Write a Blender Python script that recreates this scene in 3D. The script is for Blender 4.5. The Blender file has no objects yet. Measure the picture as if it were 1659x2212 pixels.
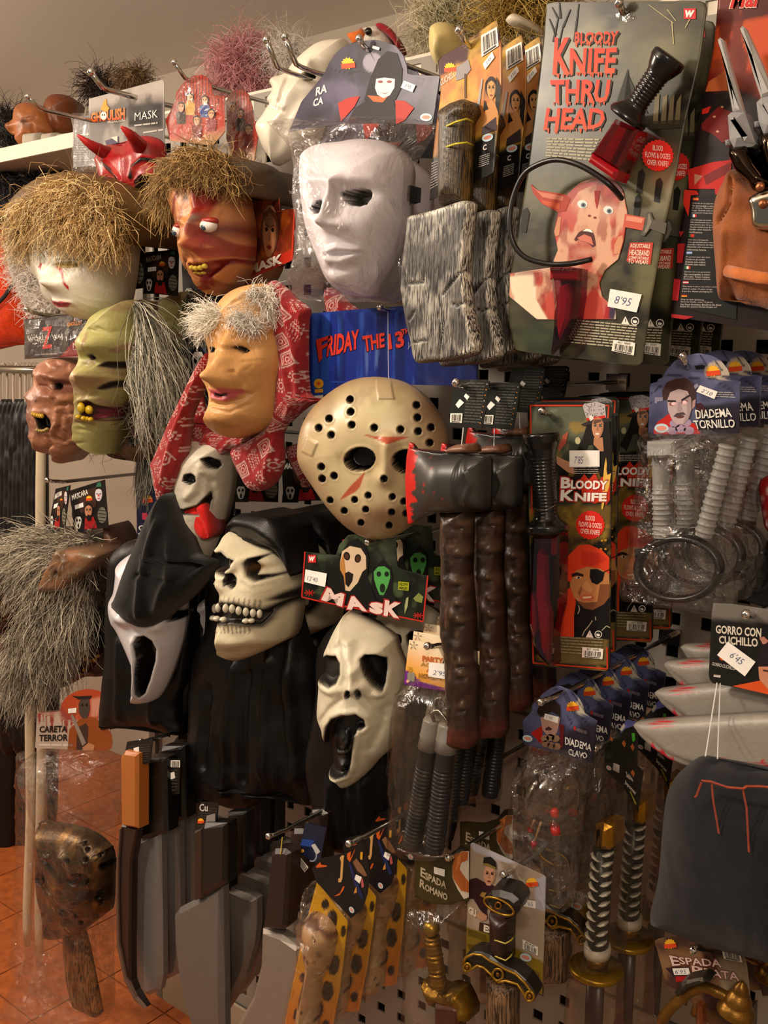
import bpy, math, random
import numpy as np
from mathutils import Vector, Matrix

# camera
SC = bpy.context.scene
COL = SC.collection
F, CX, CY = 2109.0, 829.5, 1106.0  # focal length and centre for a 1659 x 2212 frame
YAW, PITCH, ROLL = math.radians(39), math.radians(-9.4), math.radians(0.7)
CAM = np.array([0.0, -1.25, 1.45])
_f = np.array([-math.sin(YAW)*math.cos(PITCH), math.cos(YAW)*math.cos(PITCH), math.sin(PITCH)])
_r = np.array([math.cos(YAW), math.sin(YAW), 0.0])
_u = np.cross(_r, _f)
CR = _r*math.cos(ROLL) + _u*math.sin(ROLL)
CU = _u*math.cos(ROLL) - _r*math.sin(ROLL)
CF = _f
cd = bpy.data.cameras.new('camera')
cd.sensor_fit = 'VERTICAL'; cd.sensor_height = 36.0; cd.sensor_width = 27.0
cd.lens = F/2212*36.0
cd.clip_start = 0.05
cam = bpy.data.objects.new('camera', cd); COL.objects.link(cam)
m = Matrix(((CR[0], CU[0], -CF[0], CAM[0]), (CR[1], CU[1], -CF[1], CAM[1]), (CR[2], CU[2], -CF[2], CAM[2]), (0, 0, 0, 1)))
cam.matrix_world = m
SC.camera = cam

# light and exposure
w = bpy.data.worlds.new('shop_air'); SC.world = w; w.use_nodes = True
w.node_tree.nodes['Background'].inputs[0].default_value = (1.0, 0.88, 0.78, 1)
w.node_tree.nodes['Background'].inputs[1].default_value = 0.17
def unseen_lamp(name, loc, r, power, color):  # lamps out of view, made round and hung low to brighten the ceiling too
    l = bpy.data.lights.new(name, 'POINT'); l.shadow_soft_size = r; l.energy = power; l.color = color
    o = bpy.data.objects.new(name, l); COL.objects.link(o); o.location = loc; return o
unseen_lamp('unseen_lamp', (-1.15, -1.20, 2.00), .07, 44, (1.0, .86, .70))
unseen_lamp('unseen_lamp', (-2.75, -0.95, 2.00), .08, 44, (1.0, .84, .68))
unseen_lamp('unseen_lamp', (0.35, -1.75, 2.00), .09, 30, (1.0, .84, .68))
unseen_lamp('unseen_lamp', (-4.1, -1.6, 1.95), .09, 40, (1.0, .84, .70))  # far lamp out of view, added to brighten the ceiling
vs = SC.view_settings
SC.display_settings.display_device = 'sRGB'
vs.view_transform = 'Standard'; vs.look = 'None'; vs.exposure = 0.0; vs.gamma = 1.0; vs.use_curve_mapping = False
# helpers
RNG = np.random.default_rng(7)
random.seed(7)
def srgb(c):
    if isinstance(c, str):
        c = c.lstrip('#'); c = [int(c[i:i+2], 16)/255 for i in (0, 2, 4)]
    c = np.asarray(c, float)
    return np.where(c <= 0.04045, c/12.92, ((c+0.055)/1.055)**2.4)
def rays(px, py):
    px = np.asarray(px, float); py = np.asarray(py, float)
    return CF + ((px-CX)/F)[..., None]*CR - ((py-CY)/F)[..., None]*CU
def P(px, py, D):  # the point that stands D metres in front of the wall on the sight line of a pixel
    d = rays(px, py); t = (-D-CAM[1])/d[..., 1]
    return CAM + d*np.asarray(t)[..., None]
def rot_axis(v, a, ang):
    c, s = math.cos(ang), math.sin(ang)
    return v*c + np.cross(a, v)*s + a*np.dot(a, v)*(1-c)
class Pl:  # a plane hung in front of the wall; local x along R, z along U, n along N
    def __init__(s, px, py, D, yaw=0, pitch=0, roll=0, O=None):
        s.O = P(px, py, D) if O is None else np.array(O, float)
        R, U, N = np.array([1., 0, 0]), np.array([0, 0, 1.]), np.array([0, -1., 0])
        z = np.array([0, 0, 1.])
        R, N = (rot_axis(v, z, math.radians(yaw)) for v in (R, N))
        U, N = (rot_axis(v, R, math.radians(pitch)) for v in (U, N))
        R, U = (rot_axis(v, N, math.radians(roll)) for v in (R, U))
        s.R, s.U, s.N = R, U, N
    def l(s, px, py, n=0.0):
        d = rays(px, py); O = s.O + np.asarray(n, float)[..., None]*s.N if np.ndim(n) else s.O + n*s.N
        t = ((O-CAM)*s.N).sum(-1)/(d*s.N).sum(-1)
        p = CAM + d*np.asarray(t)[..., None] - O
        return np.stack([(p*s.R).sum(-1), (p*s.U).sum(-1)], -1)
    def lp(s, pts, n=0.0):
        a = np.array([[p[0], p[1]] for p in pts], float)
        nn = np.array([p[2] if len(p) > 2 else n for p in pts], float)
        return s.l(a[:, 0], a[:, 1], nn)
    def w(s, xz, n=0.0):
        xz = np.asarray(xz, float); n = np.asarray(n, float)
        return s.O + xz[..., 0:1]*s.R + xz[..., 1:2]*s.U + n[..., None]*s.N
    def pw(s, pts, n=0.0):
        return s.w(s.lp(pts, n), np.full(len(pts), float(n)))
    def sc(s, px, py, n=0.0):  # metres per pixel along x and z
        a = s.l(px, py, n); b = s.l(px+1, py, n); c = s.l(px, py-1, n)
        return abs(b[0]-a[0]), abs(c[1]-a[1])

# ---- materials: colour comes from the mesh's paint ('Col'); nodes add grain and gloss
MATS = {}
def new_mat(name):
    m = bpy.data.materials.new(name); m.use_nodes = True
    return m, m.node_tree.nodes, m.node_tree.links, m.node_tree.nodes['Principled BSDF']
def mat(key, rough=.5, metal=0, grain=.12, gscale=60, bump=0, bscale=300, coat=0, stretch=(1, 1, 1), sheen=0, spec=.5, sss=0):
    if key in MATS: return MATS[key]
    m, N, L, b = new_mat(key)
    at = N.new('ShaderNodeVertexColor'); at.layer_name = 'Col'
    tc = N.new('ShaderNodeTexCoord'); mp = N.new('ShaderNodeMapping'); mp.inputs['Scale'].default_value = stretch
    L.new(tc.outputs['Object'], mp.inputs[0])
    no = N.new('ShaderNodeTexNoise'); no.inputs['Scale'].default_value = gscale; no.inputs['Detail'].default_value = 3
    L.new(mp.outputs[0], no.inputs['Vector'])
    mr = N.new('ShaderNodeMapRange'); mr.inputs[1].default_value = .25; mr.inputs[2].default_value = .75
    mr.inputs[3].default_value = 1-grain; mr.inputs[4].default_value = 1+grain
    L.new(no.outputs[0], mr.inputs[0])
    mx = N.new('ShaderNodeMix'); mx.data_type = 'RGBA'; mx.blend_type = 'MULTIPLY'; mx.inputs[0].default_value = 1
    L.new(at.outputs[0], mx.inputs[6]); L.new(mr.outputs[0], mx.inputs[7]); L.new(mx.outputs[2], b.inputs['Base Color'])
    b.inputs['Roughness'].default_value = rough; b.inputs['Metallic'].default_value = metal
    b.inputs['Coat Weight'].default_value = coat; b.inputs['Coat Roughness'].default_value = .12
    b.inputs['Sheen Weight'].default_value = sheen; b.inputs['Specular IOR Level'].default_value = spec
    if sss: b.inputs['Subsurface Weight'].default_value = sss; b.inputs['Subsurface Scale'].default_value = .01
    if bump:
        n2 = N.new('ShaderNodeTexNoise'); n2.inputs['Scale'].default_value = bscale; n2.inputs['Detail'].default_value = 4
        L.new(mp.outputs[0], n2.inputs['Vector'])
        bp = N.new('ShaderNodeBump'); bp.inputs['Strength'].default_value = bump; bp.inputs['Distance'].default_value = .002
        L.new(n2.outputs[0], bp.inputs['Height']); L.new(bp.outputs[0], b.inputs['Normal'])
    MATS[key] = m; return m
mat('card', .34, grain=.06, gscale=25, spec=.4)
mat('ink', .5, grain=.05, gscale=40, spec=.3)
mat('paper', .7, grain=.05)
mat('latex', .42, grain=.10, gscale=45, bump=.25, bscale=220)
mat('plastic', .22, grain=.04, gscale=30)
mat('satin', .34, grain=.05, gscale=30)
mat('rubber', .35, grain=.15, gscale=40, bump=.15, bscale=200)
mat('cloth', .85, grain=.2, gscale=150, bump=.4, bscale=900, sheen=.15, spec=.2)
mat('sheen_cloth', .42, grain=.2, gscale=60, bump=.2, bscale=500, spec=.35)
mat('hair', .5, grain=.25, gscale=30, spec=.4)
mat('chrome', .12, metal=1, grain=.03)
mat('gold', .33, metal=.75, grain=.3, gscale=70, bump=.3, bscale=150)
mat('silver_paint', .35, metal=.35, grain=.06, bump=.05, bscale=500)
mat('board', .55, grain=.05, gscale=12)
mat('plaster', .9, grain=.03, gscale=3, bump=.05, bscale=80)
mat('suede', .9, grain=.18, gscale=50, bump=.35, bscale=400, sheen=.2)
mat('old_paint', .33, metal=.2, grain=.3, gscale=90, bump=.5, bscale=160, stretch=(1, 1, .25))
def film_mat(key, tint=(1, 1, 1), gloss=.16, rough=.06, bump=.5, bs=14):
    m, N, L, b = new_mat(key); N.remove(b)
    o = [n for n in N if n.type == 'OUTPUT_MATERIAL'][0]
    tr = N.new('ShaderNodeBsdfTransparent'); tr.inputs[0].default_value = (*tint, 1)
    gl = N.new('ShaderNodeBsdfGlossy'); gl.inputs['Roughness'].default_value = rough
    fr = N.new('ShaderNodeLayerWeight'); fr.inputs[0].default_value = .35
    tc = N.new('ShaderNodeTexCoord'); no = N.new('ShaderNodeTexNoise'); no.inputs['Scale'].default_value = bs; no.inputs['Detail'].default_value = 5
    no.inputs['Distortion'].default_value = 1.2
    L.new(tc.outputs['Object'], no.inputs['Vector'])
    bp = N.new('ShaderNodeBump'); bp.inputs['Strength'].default_value = bump; bp.inputs['Distance'].default_value = .03
    L.new(no.outputs[0], bp.inputs['Height']); L.new(bp.outputs[0], gl.inputs['Normal']); L.new(bp.outputs[0], fr.inputs['Normal'])
    mr = N.new('ShaderNodeMapRange'); mr.inputs[3].default_value = gloss*.22; mr.inputs[4].default_value = min(1, gloss*2.6)
    L.new(fr.outputs['Facing'], mr.inputs[0])
    mx = N.new('ShaderNodeMixShader'); L.new(mr.outputs[0], mx.inputs[0]); L.new(tr.outputs[0], mx.inputs[1]); L.new(gl.outputs[0], mx.inputs[2])
    L.new(mx.outputs[0], o.inputs[0]); MATS[key] = m
film_mat('film', gloss=.16, bump=.8, bs=22); film_mat('film_dull', (.9, .88, .84), .10, .15, .5, 10); film_mat('clear', (.97, .95, .92), .2, .05, .1, 8)
film_mat('red_clear', (.62, .10, .14), .14, .06, .1, 8); film_mat('violet_clear', (.62, .36, .46), .14, .06, .1, 8)

def streak_mat(key, dark, light, sx=900, sz=70, lo=.42, hi=.6):
    m, N, L, b = new_mat(key); tc = N.new('ShaderNodeTexCoord'); mp = N.new('ShaderNodeMapping'); mp.inputs['Scale'].default_value = (sx, sx, sz); L.new(tc.outputs['Object'], mp.inputs[0])
    no = N.new('ShaderNodeTexNoise'); no.inputs['Scale'].default_value = 1; no.inputs['Detail'].default_value = 4; no.inputs['Distortion'].default_value = .6; L.new(mp.outputs[0], no.inputs['Vector'])
    n2 = N.new('ShaderNodeTexNoise'); n2.inputs['Scale'].default_value = 40; n2.inputs['Detail'].default_value = 2; L.new(tc.outputs['Object'], n2.inputs['Vector'])
    ad = N.new('ShaderNodeMath'); ad.operation = 'MULTIPLY_ADD'; L.new(n2.outputs[0], ad.inputs[0]); ad.inputs[1].default_value = .35; L.new(no.outputs[0], ad.inputs[2])
    mr = N.new('ShaderNodeMapRange'); mr.inputs[1].default_value = lo+.17; mr.inputs[2].default_value = hi+.17; L.new(ad.outputs[0], mr.inputs[0])
    at = N.new('ShaderNodeVertexColor'); at.layer_name = 'Col'; sp = N.new('ShaderNodeMix'); sp.data_type = 'RGBA'; L.new(mr.outputs[0], sp.inputs[0])
    sp.inputs[6].default_value = (*srgb(dark), 1); L.new(at.outputs[0], sp.inputs[7]); L.new(sp.outputs[2], b.inputs['Base Color'])
    bp = N.new('ShaderNodeBump'); bp.inputs['Strength'].default_value = .6; bp.inputs['Distance'].default_value = .0015; L.new(ad.outputs[0], bp.inputs['Height']); L.new(bp.outputs[0], b.inputs['Normal'])
    b.inputs['Roughness'].default_value = .34; b.inputs['Specular IOR Level'].default_value = .5; MATS[key] = m
streak_mat('streaked', '#171616', None)
streak_mat('streaked_wood', '#15110c', None, 700, 40, .40, .62)

# ---- scene tree
def thing(name, label, cat, loc, group=None):
    o = bpy.data.objects.new(name, None); COL.objects.link(o); o.location = Vector([float(v) for v in loc]); o.empty_display_size = .02
    o['label'] = label; o['category'] = cat
    if group: o['group'] = group
    return o
def tag(o, label, cat, group=None):
    o['label'] = label; o['category'] = cat
    if group: o['group'] = group
    return o
def origin(parent):
    p = np.zeros(3)
    while parent is not None:
        p = p + np.array(parent.location); parent = parent.parent
    return p
class MB:  # collects painted faces, then becomes one mesh object
    def __init__(s): s.v, s.f, s.c, s.n = [], [], [], 0
    def add(s, V, Fc, c):
        V = np.asarray(V, float).reshape(-1, 3); c = np.asarray(c, float)
        if c.ndim == 1: c = np.tile(c, (len(V), 1))
        s.v.append(V); s.c.append(c); s.f += [tuple(i+s.n for i in f) for f in Fc]; s.n += len(V); return s
    def build(s, name, mt, parent=None, smooth=False, loc=None, label=None):
        if mt == 'ink' and parent is not None and len(s.v) > 1:  # prints that stand apart become parts of their own
            k = len(s.v); lo = np.array([v.min(0) for v in s.v]); hi = np.array([v.max(0) for v in s.v]); size = (hi-lo).max(1)
            gap = np.sqrt((np.maximum(0, np.maximum(lo[:, None]-hi[None], lo[None]-hi[:, None]))**2).sum(2))
            near = gap <= np.maximum(.018, .3*np.maximum(size[:, None], size[None])); grp = np.arange(k)
            while True:
                g2 = np.array([grp[near[i]].min() for i in range(k)]); g2 = g2[g2]
                if (g2 == grp).all(): break
                grp = g2
            if len(set(grp)) > 1:
                offs = np.cumsum([0]+[len(v) for v in s.v]); owner = np.repeat(np.arange(k), [len(v) for v in s.v]); out = None
                for g in sorted(set(grp)):
                    m = MB(); remap = {}; fs = [f for f in s.f if grp[owner[f[0]]] == g]
                    for i in np.nonzero(grp == g)[0]:
                        for j in range(len(s.v[i])): remap[offs[i]+j] = m.n+j
                        m.v.append(s.v[i]); m.c.append(s.c[i]); m.n += len(s.v[i])
                    m.f = [tuple(remap[j] for j in f) for f in fs]; out = m._one(name, mt, parent, smooth, loc, label)
                return out
        return s._one(name, mt, parent, smooth, loc, label)
    def _one(s, name, mt, parent, smooth, loc, label):
        V = np.concatenate(s.v); c = np.concatenate(s.c)
        if parent is None and loc is None: loc = (V.min(0)+V.max(0))/2
        o0 = origin(parent) + (0 if loc is None else np.asarray(loc, float))
        me = bpy.data.meshes.new(name); me.from_pydata((V-o0).tolist(), [], s.f)
        at = me.color_attributes.new('Col', 'FLOAT_COLOR', 'POINT')
        at.data.foreach_set('color', np.c_[c, np.ones(len(c))].astype(np.float32).ravel())
        if smooth: me.polygons.foreach_set('use_smooth', [True]*len(me.polygons))
        me.materials.append(MATS[mt] if isinstance(mt, str) else mt); me.update()
        o = bpy.data.objects.new(name, me); COL.objects.link(o)
        if loc is not None: o.location = Vector([float(q) for q in loc])
        if parent is not None: o.parent = parent
        if label: o['label'] = label
        return o
def dup(root, dloc, label=None, group=None):  # a copy of a thing with copies of its parts and sub-parts
    def cp(o, par):
        c = o.copy(); COL.objects.link(c); c.parent = par
        for ch in o.children: cp(ch, c)
        return c
    r = cp(root, None); r.location = root.location + Vector([float(v) for v in dloc])
    if label: r['label'] = label
    if group: r['group'] = group; root['group'] = group
    return r

# ---- shapes
def box(mb, c, s, col, ax=None):
    c = np.asarray(c, float); s = np.asarray(s, float)/2
    A = np.eye(3) if ax is None else np.asarray(ax)
    V = [c + (i*s[0])*A[0] + (j*s[1])*A[1] + (k*s[2])*A[2] for i in (-1, 1) for j in (-1, 1) for k in (-1, 1)]
    return mb.add(V, [(0, 1, 3, 2), (4, 6, 7, 5), (0, 4, 5, 1), (2, 3, 7, 6), (0, 2, 6, 4), (1, 5, 7, 3)], col)
def tube(mb, pts, rad, col, n=10, cap=True, flat=None):  # flat = (axis, factor) squashes the section along an axis
    pts = np.asarray(pts, float); K = len(pts)
    rad = np.full(K, float(rad)) if np.ndim(rad) == 0 else np.asarray(rad, float)
    T = np.gradient(pts, axis=0) if K > 2 else np.tile(pts[1]-pts[0], (2, 1))
    T /= np.linalg.norm(T, axis=1)[:, None]+1e-12
    a = np.array([0, 0, 1.]) if abs(T[0][2]) < .9 else np.array([1., 0, 0])
    X = np.cross(T[0], a); X /= np.linalg.norm(X); V = []
    ang = np.linspace(0, 2*np.pi, n, endpoint=False)
    for i in range(K):
        X = X - T[i]*np.dot(X, T[i]); X /= np.linalg.norm(X)+1e-12; Y = np.cross(T[i], X)
        ring = rad[i]*(np.cos(ang)[:, None]*X + np.sin(ang)[:, None]*Y)
        if flat is not None:
            ax = np.asarray(flat[0], float); ring = ring - (1-flat[1])*(ring@ax)[:, None]*ax
        V.append(pts[i]+ring)
    Fc = [(i*n+j, i*n+(j+1) % n, (i+1)*n+(j+1) % n, (i+1)*n+j) for i in range(K-1) for j in range(n)]
    if cap: Fc += [tuple(range(n))[::-1], tuple((K-1)*n+j for j in range(n))]
    c = np.asarray(col, float)
    if c.ndim == 2: c = np.repeat(c, n, 0)
    return mb.add(np.concatenate(V), Fc, c)
def smooth_path(pts, k=6):
    pts = np.asarray(pts, float); n = len(pts); out = []
    for i in range(n-1):
        p0, p1, p2, p3 = pts[max(i-1, 0)], pts[i], pts[i+1], pts[min(i+2, n-1)]
        for t in np.linspace(0, 1, k, endpoint=False):
            out.append(.5*((2*p1)+(-p0+p2)*t+(2*p0-5*p1+4*p2-p3)*t*t+(-p0+3*p1-3*p2+p3)*t**3))
    out.append(pts[-1]); return np.array(out)
def ball(mb, c, r, col, n=12, ax=None):
    r = np.ones(3)*r; A = np.eye(3) if ax is None else np.asarray(ax)
    V, Fc = [], []; m_ = n//2+1
    for i in range(m_+1):
        th = math.pi*i/m_
        for j in range(n):
            ph = 2*math.pi*j/n
            q = np.array([math.sin(th)*math.cos(ph), math.sin(th)*math.sin(ph), math.cos(th)])*r
            V.append(np.asarray(c)+q[0]*A[0]+q[1]*A[1]+q[2]*A[2])
    for i in range(m_):
        for j in range(n): Fc.append((i*n+j, (i+1)*n+j, (i+1)*n+(j+1) % n, i*n+(j+1) % n))
    return mb.add(V, Fc, col)
def cv(pts, ox, oy, s): return [(ox+p[0]/s, oy+p[1]/s, *p[2:]) for p in pts]
def arc(cx, cy, rx, ry, a0=0, a1=360, n=20, rot=0):
    a = np.radians(np.linspace(a0, a1, n, endpoint=(a1-a0) % 360 != 0)); c, s = math.cos(math.radians(rot)), math.sin(math.radians(rot))
    x, y = rx*np.cos(a), ry*np.sin(a)
    return [(cx+x_*c-y_*s, cy+x_*s+y_*c) for x_, y_ in zip(x, y)]
def rrect(x0, y0, x1, y1, r, n=4):
    return (arc(x1-r, y0+r, r, r, -90, 0, n) + arc(x1-r, y1-r, r, r, 0, 90, n) + arc(x0+r, y1-r, r, r, 90, 180, n) + arc(x0+r, y0+r, r, r, 180, 270, n))
def quadrr(q, r=.06, n=4):  # rounded quad through tl, tr, br, bl
    q = np.array(q, float); out = []
    for i in range(4):
        p, a, b = q[i], q[i-1], q[(i+1) % 4]
        L = min(np.linalg.norm(a-p), np.linalg.norm(b-p))*r*2
        A = p+(a-p)/np.linalg.norm(a-p)*L; B = p+(b-p)/np.linalg.norm(b-p)*L
        for t in np.linspace(0, 1, n): out.append(tuple((1-t)**2*A+2*t*(1-t)*p+t*t*B))
    return out
def slab(mb, pl, outline, n0, n1, col, bev=0, side=None, local=False):  # a flat plate with the given outline, n0..n1 off its plane
    L = np.asarray(outline, float) if local else pl.lp(outline, n1)
    k = len(L); area = .5*np.sum(L[:, 0]*np.roll(L[:, 1], -1)-np.roll(L[:, 0], -1)*L[:, 1])
    if area < 0: L = L[::-1]
    rings = [(L, n0), (L, n1-bev)]
    if bev:
        e = np.roll(L, -1, 0)-L; e /= np.linalg.norm(e, axis=1)[:, None]+1e-12
        nin = np.stack([-e[:, 1], e[:, 0]], 1); av = nin+np.roll(nin, 1, 0); av /= np.linalg.norm(av, axis=1)[:, None]+1e-9
        rings.append((L+av*bev*1.2, n1))
    V = np.concatenate([pl.w(r, np.full(k, h)) for r, h in rings]); q = len(rings)
    Fc = [(i*k+j, i*k+(j+1) % k, (i+1)*k+(j+1) % k, (i+1)*k+j) for i in range(q-1) for j in range(k)]
    Fc += [tuple(range(k))[::-1], tuple((q-1)*k+j for j in range(k))]
    c = np.tile(np.asarray(col, float), (len(V), 1))
    if side is not None: c[:k] = side
    return mb.add(V, Fc, c)
def ink(mb, pl, poly, n, col):  # flat print
    V = pl.pw(poly, n); c = np.asarray(col, float)
    a = pl.lp(poly, n); ar = np.sum(a[:, 0]*np.roll(a[:, 1], -1)-np.roll(a[:, 0], -1)*a[:, 1])
    if ar < 0:
        V = V[::-1]
        if c.ndim == 2: c = c[::-1]
    return mb.add(V, [tuple(range(len(V)))], c)
def ingrad(mb, pl, poly, n, c0, c1, ax=(0, 1)):  # print that runs from one ink to another
    a = np.array(poly, float)@np.array(ax, float); t = ((a-a.min())/(np.ptp(a)+1e-9))[:, None]
    return ink(mb, pl, poly, n, np.asarray(c0)*(1-t)+np.asarray(c1)*t)
_TX = {}
def glyphs(txt, bold=0, shear=0, res=2):
    k = (txt, bold, shear)
    if k not in _TX:
        cu = bpy.data.curves.new('lettering', 'FONT'); cu.body = txt; cu.offset = bold; cu.shear = shear; cu.resolution_u = res
        ob = bpy.data.objects.new('lettering', cu); COL.objects.link(ob)
        dg = bpy.context.evaluated_depsgraph_get(); me = bpy.data.meshes.new_from_object(ob.evaluated_get(dg))
        V = np.array([v.co[:2] for v in me.vertices]); Fc = [tuple(p.vertices) for p in me.polygons]
        V = (V-V.min(0))/(np.ptp(V, axis=0)+1e-9)
        bpy.data.objects.remove(ob); bpy.data.curves.remove(cu); bpy.data.meshes.remove(me); _TX[k] = (V, Fc)
    return _TX[k]
def text(mb, pl, txt, q, n, col, bold=.02, shear=0, col2=None, wob=0):  # lettering stretched onto a quad tl, tr, br, bl (pixels)
    V, Fc = glyphs(txt, bold, shear); q = np.array(q, float)
    if len(q) == 2: q = np.array([q[0], (q[1][0], q[0][1]), q[1], (q[0][0], q[1][1])])
    u, v = V[:, 0:1], 1-V[:, 1:2]
    p = (1-v)*((1-u)*q[0]+u*q[1])+v*((1-u)*q[3]+u*q[2])
    if wob: p = p + wob*np.c_[np.sin(p[:, 1]*.5+p[:, 0]*.11), np.cos(p[:, 0]*.37)]
    c = np.asarray(col, float)
    if col2 is not None: c = c*(1-v)+np.asarray(col2)*v
    W = pl.w(pl.l(p[:, 0], p[:, 1], n), np.full(len(p), n))
    return mb.add(W, Fc, c)
def microtext(mb, pl, q, rows, n, col, fill=.55, words=6, seed=1):  # lines of print too small to read
    r = random.Random(seed); q = np.array(q, float)
    if len(q) == 2: q = np.array([q[0], (q[1][0], q[0][1]), q[1], (q[0][0], q[1][1])])
    at = lambda u, v: tuple((1-v)*((1-u)*q[0]+u*q[1])+v*((1-u)*q[3]+u*q[2]))
    for i in range(rows):
        v0, v1 = i/rows, (i+fill)/rows; u = r.uniform(0, .03)
        while u < .97:
            e = min(1, u+r.uniform(.5, 1.5)/words); ink(mb, pl, [at(u, v0), at(e, v0), at(e, v1), at(u, v1)], n, col); u = e+.12/words
def barcode(pl, q, n, parent, top=None, name='barcode_label', seed=3):
    q = np.array(q, float)
    if len(q) == 2: q = np.array([q[0], (q[1][0], q[0][1]), q[1], (q[0][0], q[1][1])])
    at = lambda u, v: tuple((1-v)*((1-u)*q[0]+u*q[1])+v*((1-u)*q[3]+u*q[2]))
    mb = MB(); slab(mb, pl, [tuple(p) for p in q], n-.0003, n, srgb('#efe9dc')); r = random.Random(seed); u = .08
    v0 = .1 if top is None else .3
    while u < .9:
        e = u+r.choice((.012, .02, .035)); ink(mb, pl, [at(u, v0), at(e, v0), at(e, .82), at(u, .82)], n+.0002, srgb('#151515')); u = e+r.choice((.015, .025, .04))
    microtext(mb, pl, [at(.12, .86), at(.88, .86), at(.88, .97), at(.12, .97)], 1, n+.0002, srgb('#333333'), .9, 10)
    if top: text(mb, pl, top, [at(.2, .05), at(.8, .05), at(.8, .24), at(.2, .24)], n+.0002, srgb('#333333'), .01)
    return mb.build(name, 'paper', parent)
def sticker(pl, q, n, parent, txt=None, tq=None, col='#3a4a78'):
    mb = MB(); slab(mb, pl, q, n-.0004, n, srgb('#efece6'))
    if txt:
        q = np.array(q, float); at = lambda u, v: (1-v)*((1-u)*q[0]+u*q[1])+v*((1-u)*q[3]+u*q[2])
        a = tq or (.22, .25, .75, .75)
        text(mb, pl, txt, [at(a[0], a[1]), at(a[2], a[1]), at(a[2], a[3]), at(a[0], a[3])], n+.0002, srgb(col), -.008, .2)
    return mb.build('price_sticker', 'paper', parent)

# ---- numpy noise
def vnoise(p, seed=0):
    p = np.asarray(p, float); i = np.floor(p).astype(int); f = p-i; f = f*f*(3-2*f); out = 0
    def h(a):
        k = (a[..., 0]*374761393 + a[..., 1]*668265263 + seed*974634777) & 0xffffffff
        k = ((k ^ (k >> 13))*1274126177) & 0xffffffff
        return ((k ^ (k >> 16)) & 0xffff)/65535.0
    for dx in (0, 1):
        for dy in (0, 1):
            wgt = (f[..., 0] if dx else 1-f[..., 0])*(f[..., 1] if dy else 1-f[..., 1])
            out = out+wgt*h(i+np.array([dx, dy]))
    return out
def fbm(p, o=4, seed=0):
    s, a = 0, .5
    for k in range(o): s = s+a*vnoise(np.asarray(p)*2**k, seed+k); a *= .5
    return s
def sst(x, a, b):
    t = np.clip((x-a)/(b-a), 0, 1); return t*t*(3-2*t)
def seg_dist(p, A, closed=False):  # distance from points to a polyline
    A = np.asarray(A, float); B = np.roll(A, -1, 0) if closed else A[1:]; A = A if closed else A[:-1]
    best = np.full(len(p), 1e9)
    for a, b in zip(A, B):
        ab = b-a; t = np.clip(((p-a)@ab)/(ab@ab+1e-12), 0, 1); best = np.minimum(best, np.hypot(*(p-a-t[:, None]*ab).T))
    return best
def inside(p, A):
    A = np.asarray(A, float); B = np.roll(A, -1, 0); c = np.zeros(len(p), bool)
    for a, b in zip(A, B):
        if a[1] == b[1]: continue
        k = (a[1] > p[:, 1]) != (b[1] > p[:, 1]); c ^= k & (p[:, 0] < (b[0]-a[0])*(p[:, 1]-a[1])/(b[1]-a[1])+a[0])
    return c
def sdist(p, A): return np.where(inside(p, A), 1, -1)*seg_dist(p, A, True)
def closed_curve(L, k=3):
    n = len(L); out = []
    for i in range(n):
        p0, p1, p2, p3 = L[i-1], L[i], L[(i+1) % n], L[(i+2) % n]
        for t in np.linspace(0, 1, k, endpoint=False): out.append(.5*((2*p1)+(-p0+p2)*t+(2*p0-5*p1+4*p2-p3)*t*t+(-p0+3*p1-3*p2+p3)*t**3))
    return np.array(out)
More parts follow.
